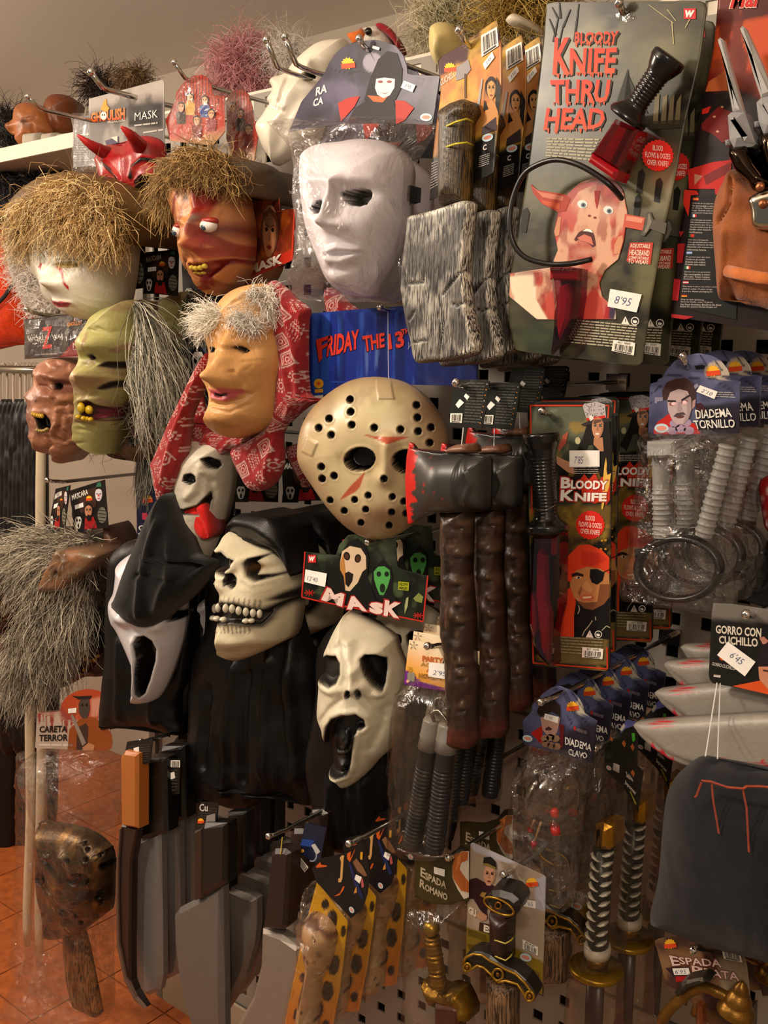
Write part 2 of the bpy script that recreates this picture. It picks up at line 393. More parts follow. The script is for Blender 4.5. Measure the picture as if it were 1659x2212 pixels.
class Re:  # a modelled relief: an outline that swells off its plane, with features and paint
    def __init__(s, pl, outline, depth, R, base, res=.0022, n0=0.0, local=False, power=2.0, sm=None):
        s.pl = pl; L = np.asarray(outline, float) if local else pl.lp(outline, n0)
        if sm or (sm is None and depth >= .03): L = closed_curve(L)
        s.L = L; z0, z1 = L[:, 1].min(), L[:, 1].max(); W = np.ptp(L[:, 0])
        nz = max(6, int((z1-z0)/res)); nu = max(6, int(W/res)); s.nz, s.nu = nz, nu
        zs = z0+(z1-z0)*(.5-.5*np.cos(np.linspace(.04, math.pi-.04, nz)))*.35+(z1-z0)*np.linspace(.0005, .9995, nz)*.65
        zs = np.clip(zs, z0+1e-5, z1-1e-5); B = np.roll(L, -1, 0); X = np.zeros((nz, nu)); Z = np.zeros((nz, nu))
        for i, z in enumerate(zs):
            k = ((L[:, 1] > z) != (B[:, 1] > z)); a, b = L[k], B[k]
            xs = a[:, 0]+(b[:, 0]-a[:, 0])*(z-a[:, 1])/(b[:, 1]-a[:, 1]+1e-12)
            if len(xs) == 0: xs = np.array([L[:, 0].mean()]*2)
            X[i] = np.linspace(xs.min(), xs.max(), nu); Z[i] = z
        s.p = np.stack([X.ravel(), Z.ravel()], 1); s.e = np.maximum(sdist(s.p, L), 0)
        t = 1-np.clip(s.e/R, 0, 1); s.n = n0+depth*np.maximum(1-t**power, 0)**.5
        s.c = np.tile(srgb(base), (len(s.p), 1)); s.edge = None; s.ns = s.n.copy(); s.zs = zs; s.xl, s.xr = X[:, 0].copy(), X[:, -1].copy()
        s.fade = sst(s.e, 0, R*.25)
    def at(s, q):  # surface height under local points
        i = np.clip(np.searchsorted(s.zs, q[:, 1]), 0, s.nz-1); w = np.maximum(s.xr[i]-s.xl[i], 1e-6)
        j = np.clip(np.round((q[:, 0]-s.xl[i])/w*(s.nu-1)), 0, s.nu-1).astype(int); return i*s.nu+j
    def proj(s, pts, off=0.0):  # where the sight lines of pixels meet the modelled surface
        a = np.array([[p[0], p[1]] for p in pts], float); n = np.full(len(a), float(s.ns.max())*.7)
        for k in range(14): q = s.pl.l(a[:, 0], a[:, 1], n); n = n+.6*(s.ns[s.at(q)]+off-n)
        return s.pl.l(a[:, 0], a[:, 1], n), n
    def _rr(s, px, py, n, rx, ry, off=0.0):
        q, h = s.proj([(px, py)], off); a, b = s.pl.sc(px, py, h[0]); return q[0], rx*a, ry*b
    def g(s, px, py, n, rx, ry, rot=0, off=0.0):
        c, a, b = s._rr(px, py, n, rx, ry, off); q = s.p-c; r = math.radians(rot)
        x = q[:, 0]*math.cos(r)+q[:, 1]*math.sin(r); z = -q[:, 0]*math.sin(r)+q[:, 1]*math.cos(r)
        return np.exp(-(x/a)**2-(z/b)**2)
    def bump(s, px, py, n, rx, ry, amp, rot=0): d = amp*s.g(px, py, n, rx, ry, rot, max(amp, 0)*.85)*s.fade; s.n = s.n+d; s.ns = s.ns+d; return s
    def dist(s, pts, n, off=0.0): q, h = s.proj(pts, off); return seg_dist(s.p, q)/s.pl.sc(pts[0][0], pts[0][1], h[0])[1]
    def ridge(s, pts, n, wd, amp, taper=False):
        d = amp*np.exp(-(s.dist(pts, n, max(amp, 0)*.85)/wd)**2)*s.fade; s.n = s.n+d; s.ns = s.ns+d; return s
    def sd(s, poly, n): q, h = s.proj(poly); return sdist(s.p, q)/s.pl.sc(poly[0][0], poly[0][1], h[0])[1]  # in pixels, inside > 0
    def pit(s, poly, n, depth, soft=4, lip=0, lipw=5):
        d = s.sd(poly, n); k = sst(d, 0, soft); s.n = s.n-depth*k
        if lip: s.n = s.n+lip*np.exp(-((d+lipw)/lipw)**2)
        return s
    def blend(s, k, col): s.c = s.c*(1-k[:, None])+srgb(col)*k[:, None]; return s
    def paint(s, poly, n, col, soft=3, a=1.0): return s.blend(a*sst(s.sd(poly, n), -soft*.8, soft*.1), col)
    def dab(s, px, py, n, rx, ry, col, a=1.0, rot=0): return s.blend(np.clip(a*s.g(px, py, n, rx, ry, rot), 0, 1), col)
    def stroke(s, pts, n, wd, col, a=1.0): return s.blend(a*(1-sst(s.dist(pts, n), wd*.6, wd*1.1)), col)
    def noise(s, amp, scale, seed=0, o=4): s.n = s.n+amp*(fbm(s.p*scale, o, seed)-.47)*2*s.fade; return s
    def mottle(s, col, scale, lo=.45, hi=.65, a=1.0, seed=5, st=(1, 1)): return s.blend(a*sst(fbm(s.p*np.array(st)*scale, 4, seed), lo, hi), col)
    def mesh(s, mb, back=.01, cap=True):
        nz, nu = s.nz, s.nu; V = s.pl.w(s.p, s.n)
        Fc = [(i*nu+j, i*nu+j+1, (i+1)*nu+j+1, (i+1)*nu+j) for i in range(nz-1) for j in range(nu-1)]
        loop = [j for j in range(nu)]+[i*nu+nu-1 for i in range(1, nz)]+[(nz-1)*nu+j for j in range(nu-2, -1, -1)]+[i*nu for i in range(nz-2, 0, -1)]
        c = s.c
        if back:
            k = len(loop); bp = s.pl.w(s.p[loop]*1.0, np.minimum(s.n[loop], 0)-back)
            b0 = len(V); V = np.concatenate([V, bp]); c = np.concatenate([c, c[loop] if s.edge is None else np.tile(srgb(s.edge), (k, 1))])
            Fc += [(loop[i], b0+i, b0+(i+1) % k, loop[(i+1) % k]) for i in range(k)]
            if cap: Fc.append(tuple(b0+i for i in range(k-1, -1, -1)))
        mb.add(V, Fc, c); return mb
    def build(s, name, mt, parent=None, back=.01, cap=True, label=None):
        return s.mesh(MB(), back, cap).build(name, mt, parent, True, label=label)
    def surf(s, px, py, n=0.0):  # the front surface point nearest to a pixel's sight line
        q = s.pl.l(px, py, n); i = np.argmin(((s.p-q)**2).sum(1)); return s.pl.w(s.p[i], s.n[i])
def symout(pl, pts, xc, n=0.0):  # mirror a right-hand profile about the line x = xc(z)
    R = pl.lp(pts, n); f = (lambda z: xc) if np.isscalar(xc) else (lambda z: xc[0]+xc[1]*z)
    return np.array(list(R)+[(2*f(z)-x, z) for x, z in R[::-1]])
def strands(mb, roots, dirs, length, cols, seg=5, r=.0008, droop=.6, wave=.006, jit=.35, seed=1, n=3, grav=(0, 0, -1)):
    rg = np.random.default_rng(seed); cols = [srgb(c) for c in cols]; grav = np.asarray(grav, float)
    for q, d in zip(roots, dirs):
        d = np.asarray(d, float)+rg.normal(0, jit, 3); d /= np.linalg.norm(d)+1e-9; l = length*rg.uniform(.55, 1.15); p = np.array(q, float)
        pts = [p]; ph = rg.uniform(0, 6.28, 3); fr = rg.uniform(3, 7)
        for k in range(seg):
            t = (k+1)/seg; d = d+grav*droop/seg*1.6; d /= np.linalg.norm(d); p = p+d*l/seg
            pts.append(p+wave*t*np.sin(ph+fr*t))
        c = cols[rg.integers(len(cols))]*rg.uniform(.75, 1.2)
        tube(mb, pts, np.linspace(r, r*.25, seg+1), np.clip(c, 0, 1), n, cap=False)
# the setting
def structure(o): o['kind'] = 'structure'; return o
GREY = srgb('#8c857b')
o = structure(MB().add([(-5, -3.5, 2.26), (1.5, -3.5, 2.26), (1.5, .9, 2.26), (-5, .9, 2.26), (-5, -3.5, 2.32), (1.5, -3.5, 2.32), (1.5, .9, 2.32), (-5, .9, 2.32)],
    [(3, 2, 1, 0), (4, 5, 6, 7), (0, 1, 5, 4), (1, 2, 6, 5), (2, 3, 7, 6), (3, 0, 4, 7)], srgb('#ddd2c8')).build('ceiling', 'plaster'))
mb = MB(); box(mb, (-1.75, .78, 1.13), (6.5, .08, 2.26), srgb('#b0a494')); structure(mb.build('wall_rear', 'plaster'))
mb = MB(); box(mb, (1.3, -1.4, 1.13), (.08, 4.3, 2.26), srgb('#b8ac9c')); structure(mb.build('wall_right', 'plaster'))
mb = MB(); box(mb, (-4.6, -1.4, 1.13), (.08, 4.3, 2.26), srgb('#a89c8c')); structure(mb.build('wall_left', 'plaster'))
# perforated wall: four panels with real square holes, before a board coloured dark as the unlit gap
SP, HO = .0457, .0176
wall = structure(bpy.data.objects.new('wall_back', None)); COL.objects.link(wall)
mb = MB(); box(mb, (-.62, .045, 1.0), (2.02, .03, 1.76), srgb('#15120f')); mb.build('gap_shade', 'board', wall)
mb = MB(); box(mb, (-.62, .006, .05), (2.04, .03, .10), srgb('#a4977f')); mb.build('plinth', 'board', wall)
def perf_panel(z0, z1, x0=-1.63, x1=.39):
    cx = [x for x in (-.4567+SP*k for k in range(-40, 40)) if x0+HO < x < x1-HO]; cz = [z for z in (1.0944+SP*k for k in range(-40, 40)) if z0+HO*.7 < z < z1-HO*.7]
    gx = [x0]+[v for c in cx for v in (c-HO/2, c+HO/2)]+[x1]; gz = [z0]+[v for c in cz for v in (c-HO/2, c+HO/2)]+[z1]
    nx, nz = len(gx), len(gz); V = [(x, 0, z) for z in gz for x in gx]+[(x, .004, z) for z in gz for x in gx]; q = nx*nz; Fc = []
    for j in range(nz-1):
        for i in range(nx-1):
            a, b, c, d = j*nx+i, j*nx+i+1, (j+1)*nx+i+1, (j+1)*nx+i
            if i % 2 and j % 2: Fc += [(a, b, b+q, a+q), (b, c, c+q, b+q), (c, d, d+q, c+q), (d, a, a+q, d+q)]
            else: Fc.append((a, b, c, d))
    o = MB().add(V, Fc, GREY).build('perforated_panel', 'board', wall)
    m2 = MB(); box(m2, ((x0+x1)/2, .003, z0), (x1-x0, .012, .004), srgb('#4a463f')); m2.build('panel_edge', 'board', o)
for z0, z1 in ((1.707, 1.888), (1.305, 1.703), (.903, 1.301), (.501, .899), (.1, .497)): perf_panel(z0, z1)
mb = MB(); box(mb, (-1.64, .02, .944), (.02, .06, 1.888), srgb('#6e675d')); mb.build('end_post', 'board', wall)
# terracotta floor, tile by tile
floor = structure(bpy.data.objects.new('floor', None)); COL.objects.link(floor)
mb = MB(); box(mb, (-1.75, -1.3, -.02), (6.6, 4.4, .036), srgb('#8d7f6c')); mb.build('grout_bed', 'plaster', floor)
m, N, L, b = new_mat('terracotta'); MATS['tile'] = m
tc = N.new('ShaderNodeTexCoord'); no = N.new('ShaderNodeTexNoise'); no.inputs['Scale'].default_value = 9; no.inputs['Detail'].default_value = 5
rp = N.new('ShaderNodeValToRGB'); L.new(tc.outputs['Generated'], no.inputs[0]); L.new(no.outputs[0], rp.inputs[0]); L.new(rp.outputs[0], b.inputs[0])
rp.color_ramp.elements[0].position = .3; rp.color_ramp.elements[1].position = .75
rp.color_ramp.elements[0].color = (*srgb('#8f4a22'), 1); rp.color_ramp.elements[1].color = (*srgb('#b9642f'), 1); b.inputs['Roughness'].default_value = .38
TS = .2; proto = None
for i in range(-6, 8):
    for j in range(-5, 5):
        x, y = -2.188+TS*(i+.5), -.037+TS*(j+.5)
        if proto is None:
            t = MB(); box(t, (0, 0, 0), (TS-.004, TS-.004, .012), srgb('#a85c2c')); proto = t.build('tile', 'tile', floor)
            bv = None; o = proto
        else: o = proto.copy(); COL.objects.link(o)
        o.location = (x, y, .0+random.uniform(-.0004, .0004)-.0055+.0025)
# the long shelf over the wall
mb = MB(); box(mb, (-1.6, .36, 1.879), (3.9, .70, .026), srgb('#b3a695')); shelf = tag(mb.build('display_shelf', 'board'), 'long pale shelf board under the wigs and rubber heads at the ceiling', 'shelf')
m2 = MB(); box(m2, (-1.6, .008, 1.879), (3.9, .008, .030), srgb('#d8cdbb')); m2.build('front_lip', 'board', shelf)
# shop fittings and print kit
HOOKN = [0]
def hook(px, py, D, label, tip=.022, r=.0032, out=.016, cap=True, twin=0, wall=0.0):  # chrome prong: bend at pixel, D off the wall
    p = P(px, py, D); mb = MB()
    rows = [0] if not twin else [0]
    pts = [(p[0], -wall+.0, p[2]+.0), (p[0], -D*.5, p[2]), (p[0], -D+.01, p[2]), (p[0], -D, p[2]+.002), (p[0], -D-out*.5, p[2]+tip*.5), (p[0], -D-out, p[2]+tip)]
    tube(mb, pts, r, srgb('#cfccc6'), 8)
    root = thing('display_hook', label, 'hook', (p[0], -wall, p[2]), 'chrome prong hooks on the perforated wall')
    mb.build('prong', 'chrome', root, True)
    m2 = MB(); box(m2, (p[0], -wall-.004, p[2]), (.03, .006, .022), srgb('#bdb8b0')); m2.build('back_plate', 'chrome', root)
    m3 = MB(); ball(m3, pts[-1], r*1.5, srgb('#d8d6d2'), 8); m3.build('end_cap', 'chrome', root, True)
    return root
def E_(c, cx, cy, rx, ry, rot=0, n=14): return arc(cx, cy, rx, ry, 0, 360, n, rot)
def sun_logo(mb, pl, cx, cy, w, n):  # the little maker's sun with two red words
    pts = []
    for k in range(24):
        a = 2*math.pi*k/24; r = w*(.5 if k % 2 else .38); pts.append((cx+r*math.cos(a), cy+r*.9*math.sin(a)))
    ink(mb, pl, pts, n, srgb('#f0b52c'))
    ink(mb, pl, [(cx-w*.5, cy+w*.05), (cx+w*.5, cy-w*.05), (cx+w*.55, cy+w*.3), (cx-w*.45, cy+w*.4)], n+.0001, srgb('#d8481f'))
def oval_logo(mb, pl, cx, cy, w, n, rot=0):
    ink(mb, pl, arc(cx, cy, w*.5, w*.33, 0, 360, 14, rot), n, srgb('#b9d2dc')); ink(mb, pl, arc(cx, cy, w*.36, w*.16, 0, 360, 12, rot), n+.0001, srgb('#d88a78'))
def w_logo(mb, pl, x0, y0, x1, y1, n):
    ink(mb, pl, [(x0, y0), (x1, y0), (x1, y1), (x0, y1)], n, srgb('#c8242a'))
    text(mb, pl, 'w', [(x0+.12*(x1-x0), y0+.18*(y1-y0)), (x1-.1*(x1-x0), y1-.15*(y1-y0))], n+.0002, srgb('#f0e6e0'), .03, .25)
def warn_signs(mb, pl, cx, cy, s, n, sk=0):
    ink(mb, pl, [(cx-s*.55, cy+s*.5), (cx, cy-s*.5), (cx+s*.5, cy+s*.55)], n, srgb('#e8e4da')); ink(mb, pl, [(cx-s*.05, cy-s*.2), (cx+s*.05, cy-s*.2), (cx+s*.03, cy+.2*s), (cx-s*.03, cy+.2*s)], n+.0002, srgb('#222222'))
    c2 = cx+s*1.15; ink(mb, pl, arc(c2, cy+s*.08, s*.5, s*.5, 0, 360, 18), n, srgb('#e8e4da')); ink(mb, pl, arc(c2, cy+s*.08, s*.4, s*.4, 0, 360, 18), n+.0002, srgb('#222222'))
    ink(mb, pl, arc(c2, cy+s*.08, s*.27, s*.27, 20, 200, 10)+[(c2-s*.1, cy), (c2+s*.1, cy)], n+.0003, srgb('#e8e4da'))
def burst(mb, pl, cx, cy, r, n, rot=0):
    pts = []
    for k in range(48):
        a = 2*math.pi*k/48; q = r*(1 if k % 2 else .92); pts.append((cx+q*math.cos(a), cy+q*math.sin(a)))
    ink(mb, pl, pts, n, srgb('#d8281c'))
    for i, (t, wd) in enumerate((('BLOOD', .62), ('FLOWS & OOZES', 1.55), ('OVER KNIFE!', 1.3))):
        y = cy+(i-1)*r*.46; sl = r*.05*wd
        text(mb, pl, t, [(cx-r*wd*.5, y-r*.17-sl), (cx+r*wd*.5, y-r*.17+sl), (cx+r*wd*.5, y+r*.17+sl), (cx-r*wd*.5, y+r*.17-sl)], n+.0002, srgb('#f2ddd2'), .012)
def pface(mb, pl, cx, cy, w, h, n, skin='#c89a76', hair='#2a1d14', rot=0, eye='#1a1512', mouth='#7d2a22', brow=True, hairtop=.5, white_eye=False, open_mouth=0, shade=None):  # a small printed face
    c, s = math.cos(math.radians(rot)), math.sin(math.radians(rot))
    T = lambda pts: [(cx+(x*c-y*s*1.0)*w, cy+(x*s*h/h+y*c)*h if False else cy+x*s*w+y*c*h) for x, y in pts]
    el = lambda x, y, rx, ry, k=14: T(arc(x, y, rx, ry, 0, 360, k))
    if hair: ink(mb, pl, el(0, -.08, .56, .56, 20), n, srgb(hair))
    ink(mb, pl, T([(-.42, -.2), (-.3, -.42), (0, -.5), (.3, -.42), (.42, -.2), (.41, .1), (.3, .34), (.13, .5), (-.13, .5), (-.3, .34), (-.41, .1)]), n+.0001, srgb(skin))
    sh = srgb(skin)*.72 if shade is None else srgb(shade)
    ink(mb, pl, T([(.2, -.4), (.42, -.2), (.41, .1), (.3, .34), (.13, .5), (.1, .45), (.25, .2), (.26, -.1)]), n+.0002, sh)
    ink(mb, pl, T([(-.04, -.12), (.05, -.12), (.1, .12), (.0, .16), (-.1, .12)]), n+.0002, sh)
    if hair: ink(mb, pl, T([(-.45, -.18), (-.36, -.46), (0, -.58), (.36, -.46), (.45, -.18), (.3, -.34), (0, -.5+.3*(hairtop-.3)), (-.3, -.34)]), n+.0003, srgb(hair))
    for sx in (-1, 1):
        if white_eye: ink(mb, pl, el(sx*.19, -.1, .11, .06, 10), n+.0003, srgb('#e8e2d8'))
        ink(mb, pl, el(sx*.19, -.09, .055 if white_eye else .1, .045 if white_eye else .05, 8), n+.0004, srgb(eye))
        if brow: ink(mb, pl, T([(sx*.08, -.17), (sx*.3, -.22), (sx*.31, -.19), (sx*.08, -.13)]), n+.0004, srgb(hair or '#3a2a1c'))
    ink(mb, pl, el(0, .29, .15, .045+.1*open_mouth, 12), n+.0004, srgb(mouth))
    if open_mouth: ink(mb, pl, T([(-.1, .29-.09*open_mouth), (.1, .29-.09*open_mouth), (.08, .29-.03*open_mouth), (-.08, .29-.03*open_mouth)]), n+.0005, srgb('#eae4d8'))
def pghost(mb, pl, cx, cy, w, h, n, col='#e9e2d4', hood='#0b0a0a', rot=0):  # a small printed pale screaming face in a hood
    c, s = math.cos(math.radians(rot)), math.sin(math.radians(rot)); T = lambda pts: [(cx+x*c*w-y*s*h, cy+x*s*w+y*c*h) for x, y in pts]
    if hood: ink(mb, pl, T([(-.75, .75), (-.7, .1), (-.5, -.4), (-.1, -.72), (.1, -.72), (.5, -.4), (.7, .1), (.75, .75)]), n, srgb(hood))
    ink(mb, pl, T([(-.42, -.25), (-.25, -.48), (.25, -.48), (.42, -.25), (.36, .1), (.2, .45), (.0, .52), (-.2, .45), (-.36, .1)]), n+.0002, srgb(col))
    for q in (-1, 1): ink(mb, pl, T(arc(q*.18, -.18, .11, .13, 0, 360, 12, q*12)), n+.0004, srgb('#17120f'))
    ink(mb, pl, T(arc(0, .26, .11, .19, 0, 360, 14)), n+.0004, srgb('#17120f')); ink(mb, pl, T([(-.05, .02), (-.01, -.04), (-.01, .03)]), n+.0004, srgb('#3a322a')); ink(mb, pl, T([(.05, .02), (.01, -.04), (.01, .03)]), n+.0004, srgb('#3a322a'))
def flatart(pl, outline, base, res=.003, n=.0): return Re(pl, outline, 0.0, .01, base, res, n0=n)
def drips(mb, pl, x0, x1, y, n, col, k=8, mx=12, seed=2):
    r = random.Random(seed)
    for i in range(k):
        x = x0+(x1-x0)*(i+r.uniform(.1, .9))/k; w_, l = r.uniform(1.2, 3), r.uniform(3, mx); ink(mb, pl, [(x-w_, y-3), (x+w_, y-3), (x+w_*.6, y+l*.7), (x, y+l), (x-w_*.6, y+l*.7)], n, col)
def bag(pl, outline, name, parent, depth=.012, mt='film', n0=0, res=.006, seed=1, crumple=.004, R=.03):  # a clear pouch: swollen film front, film back
    r = Re(pl, outline, depth, R, '#ffffff', res, n0=n0); r.noise(crumple, 45, seed, 3)
    rr = random.Random(seed); L = r.L; x0, z0 = L.min(0); x1, z1 = L.max(0)
    for k in range(7):
        a = np.array([rr.uniform(x0, x1), rr.uniform(z0, z1)]); b = a+np.array([rr.uniform(-.05, .05), rr.uniform(-.08, .08)]); d = seg_dist(r.p, np.array([a, b]))
        r.n = r.n+.0035*np.exp(-(d/.003)**2)*r.fade
    return r.build(name, mt, parent, back=.002)
# upper right: knife-through-head cards
pl = Pl(1310, 400, .33)
KC = [(1182, 5), (1510, 2), (1522, 6), (1527, 16), (1514, 117), (1504, 163), (1481, 260), (1462, 365), (1437, 483), (1404, 664), (1388, 782), (1376, 791), (1186, 767), (1120, 759), (1112, 752), (1098, 690), (1103, 590), (1117, 513), (1138, 380), (1160, 200)]
hk = P(1350, 40, .33)
t = thing('knife_headband_pack', 'blister card lettered BLOODY KNIFE THRU HEAD, the front one with a handwritten 8\'95 sticker', 'toy pack', hk)
r = flatart(pl, KC, '#3c3a28', .0028); r.mottle('#17150f', 30, .42, .6); r.mottle('#6c6a48', 22, .5, .72, .8, 9); r.mottle('#57503a', 60, .5, .7, .5, 3, (1, 2))
r.dab(1255, 330, 0, 60, 90, '#1a1812', .5); r.dab(1440, 110, 0, 60, 50, '#77734f', .7); r.dab(1400, 150, 0, 40, 60, '#6b6a4c', .6); r.dab(1430, 60, 0, 60, 30, '#4a3d33', .5)
r.dab(1230, 300, 0, 60, 40, '#57503e', .8); r.dab(1150, 640, 0, 40, 90, '#3d3120', .6); r.dab(1420, 420, 0, 50, 45, '#8d8768', .8); r.dab(1160, 420, 0, 50, 45, '#6a6644', .6); r.dab(1160, 730, 0, 60, 40, '#33402a', .7); r.dab(1440, 240, 0, 60, 60, '#1b1712', .7)
card = r.build('backing_card', 'card', t, back=.0012)
mb = MB(); n = .0008
for a in (((1195, 90), (1205, 40), (1192, 15)), ((1203, 110), (1215, 60), (1232, 20)), ((1200, 75), (1186, 40)), ((1210, 40), (1208, 5)), ((1240, 90), (1250, 8))):
    for p_, q_ in zip(a[:-1], a[1:]): ink(mb, pl, [(p_[0]-2.5, p_[1]), (p_[0]+2.5, p_[1]), (q_[0]+1, q_[1]), (q_[0]-1, q_[1])], n, srgb('#15130e'))
ink(mb, pl, [(1330, 225), (1356, 148), (1362, 190), (1372, 240), (1335, 245)], n, srgb('#1f1d15')); ink(mb, pl, [(1345, 240), (1356, 160), (1375, 200), (1400, 245)], n, srgb('#24211a'))
for x in (1415, 1432, 1447, 1462): ink(mb, pl, [(x, 205+.3*(x-1415)), (x+10, 203), (x+6, 268), (x-5, 268)], n, srgb('#6d6246'))
ink(mb, pl, [(1405, 262), (1480, 258), (1474, 276), (1400, 280)], n, srgb('#2a2418'))
for cx, cy in ((1420, 405), (1375, 440), (1382, 386), (1132, 470)): ink(mb, pl, [(cx-8, cy+30), (cx-3, cy-15), (cx+6, cy-22), (cx+12, cy-10), (cx+4, cy+33)], n, srgb('#1c1b16'))
for x0, y0, x1, y1 in ((1400, 10, 1455, 50), (1440, 20, 1460, 45), (1450, 45, 1455, 95), (1500, 20, 1480, 60)): ink(mb, pl, [(x0, y0), (x0+2, y0), (x1+1, y1), (x1-1, y1)], n, srgb('#b9b183'))
mb.build('graveyard_print', 'ink', t)
mb = MB(); RD, RO = srgb('#d8341a'), srgb('#c44a20')
def dtext(s, q, k, sd):
    sh = [(x+3, y+3) for x, y in q]; text(mb, pl, s, sh, n+.0002, srgb('#100c08'), .035); text(mb, pl, s, q, n+.0004, RD, .03, 0, RO, .9)
    drips(mb, pl, q[3][0]+3, q[2][0]-3, (q[2][1]+q[3][1])/2, n+.0004, RO, k, 10, sd)
dtext('BLOODY', [(1241, 69), (1337, 67), (1333, 95), (1240, 94)], 9, 1)
dtext('K', [(1198, 81), (1234, 81), (1231, 162), (1194, 162)], 4, 2)
dtext('NIFE', [(1232, 104), (1333, 103), (1328, 158), (1229, 160)], 10, 3)
dtext('THRU', [(1188, 172), (1320, 172), (1312, 222), (1190, 224)], 10, 4)
dtext('HEAD', [(1180, 233), (1309, 233), (1302, 279), (1174, 281)], 10, 5)
microtext(mb, pl, [(1180, 298), (1295, 300), (1272, 350), (1177, 340)], 7, n, srgb('#a9a488'), .5, 8, 4)
w_logo(mb, pl, 1477, 18, 1503, 41, n)
burst(mb, pl, 1421, 336, 35, n)
q = [(1361, 524), (1411, 524), (1405, 571), (1353, 565)]; ink(mb, pl, q, n, srgb('#b43320'))
for i, s_ in enumerate(('ADJUSTABLE', 'HEADBAND', 'COMFORTABLE', 'TO WEAR!')):
    y = 526+(0, 13, 27, 34)[i]; hh = (11, 12, 6, 9)[i]; x = 1362-i*1.6; text(mb, pl, s_, [(x, y), (x+43, y+2), (x+42, y+hh+2), (x-1, y+hh)], n+.0003, srgb('#eed9c4'), .012)
microtext(mb, pl, [(1240, 690), (1378, 703), (1366, 757), (1215, 742)], 9, n, srgb('#b3ad95'), .45, 9, 8)
warn_signs(mb, pl, 1351, 692, 18, n)
mb.build('lettering', 'ink', t)
# the printed screaming man, with blood
r = Re(pl, [(1252, 395), (1290, 383), (1325, 385), (1345, 410), (1355, 460), (1347, 520), (1335, 560), (1305, 585), (1294, 612), (1300, 640), (1330, 670), (1330, 690), (1250, 690), (1160, 690), (1130, 665), (1100, 640), (1102, 590), (1190, 578), (1205, 540), (1197, 500), (1205, 460), (1225, 420)], 0, .01, '#cf9d80', .0013, n0=.0012)
r.paint([(1100, 588), (1184, 580), (1155, 600), (1155, 650), (1185, 692), (1120, 680)], 0, '#e9dcc3', 8)
r.paint([(1300, 640), (1340, 660), (1340, 700), (1305, 680)], 0, '#e6d8c0', 4); r.paint([(1310, 660), (1330, 668), (1325, 692), (1305, 690)], 0, '#3b2f48', 4)
r.mottle('#b5241a', 55, .43, .53, .85, 4, (1, .6)); r.mottle('#8a1712', 90, .5, .6, .6, 6, (1, .5))
r.dab(1262, 440, 0, 24, 20, '#d6a58c', .95); r.dab(1318, 455, 0, 20, 18, '#cf9d86', .95); r.dab(1282, 465, 0, 14, 16, '#d9a88a', .9); r.dab(1262, 500, 0, 14, 26, '#d09a7e', .8); r.dab(1265, 545, 0, 30, 10, '#c99a80', .7); r.paint([(1100, 600), (1150, 596), (1150, 640), (1180, 690), (1125, 680)], 0, '#e6d6b8', 8)
r.paint([(1255, 398), (1292, 384), (1330, 388), (1348, 415), (1340, 418), (1310, 398), (1280, 398)], 0, '#6e3a3a', 4); r.paint([(1225, 420), (1252, 396), (1290, 395), (1250, 412), (1232, 440)], 0, '#a8443a', 4)
face = r.build('face_print', 'card', t, back=.0002)
mb = MB(); n = .0016
for cx, cy, rt in ((1258, 441, 12), (1314, 454, 18)):
    ink(mb, pl, arc(cx, cy, 11, 9, 0, 360, 14, rt), n, srgb('#e9e4de')); ink(mb, pl, arc(cx+2, cy+2, 5.5, 5.5, 0, 360, 12), n+.0002, srgb('#6d7d86')); ink(mb, pl, arc(cx+2, cy+2, 2.6, 2.6, 0, 360, 10), n+.0003, srgb('#151515'))
ink(mb, pl, [(1240, 517), (1250, 502), (1264, 494), (1278, 496), (1284, 510), (1287, 530), (1280, 534), (1268, 522), (1252, 516), (1243, 521)], n, srgb('#4a1512')); ink(mb, pl, [(1247, 514), (1262, 506), (1277, 512), (1282, 530), (1268, 523), (1254, 520)], n+.0002, srgb('#c8705c'))
ink(mb, pl, [(1258, 499), (1266, 494), (1277, 496), (1281, 503), (1270, 500)], n+.0003, srgb('#efe8dc'))
for cx, cy in ((1273, 466), (1285, 470)): ink(mb, pl, arc(cx, cy, 3.5, 2.5, 0, 360, 8), n, srgb('#7a2a20'))
ink(mb, pl, [(1284, 412), (1296, 412), (1292, 440), (1289, 452), (1285, 435)], n, srgb('#a01e16'))
for poly in ([(1197, 500), (1206, 468), (1212, 470), (1208, 508), (1200, 511)], [(1335, 512), (1345, 508), (1346, 520), (1338, 548), (1326, 549), (1327, 530)]): ink(mb, pl, poly, n, srgb('#c98a66'))
ink(mb, pl, [(1145, 396), (1160, 410), (1222, 420), (1232, 430), (1222, 456), (1205, 458), (1170, 440), (1152, 418)], n, srgb('#a83a28')); ink(mb, pl, [(1150, 402), (1165, 414), (1218, 424), (1215, 434), (1172, 426)], n+.0002, srgb('#c9775c')); ink(mb, pl, [(1168, 432), (1210, 440), (1208, 452), (1176, 442)], n+.0002, srgb('#c2502e'))
ink(mb, pl, [(1350, 462), (1394, 470), (1388, 498), (1346, 490)], n, srgb('#c0513c')); ink(mb, pl, [(1354, 466), (1390, 472), (1386, 482), (1352, 476)], n+.0002, srgb('#d78a70'))
ink(mb, pl, [(1397, 458), (1405, 457), (1411, 474), (1440, 482), (1436, 506), (1404, 494), (1392, 510), (1383, 508), (1392, 484)], n, srgb('#4f4a40')); ink(mb, pl, [(1400, 462), (1404, 462), (1408, 480), (1398, 500), (1390, 504), (1398, 484)], n+.0002, srgb('#7c766a'))
mb.build('face_detail', 'ink', t)
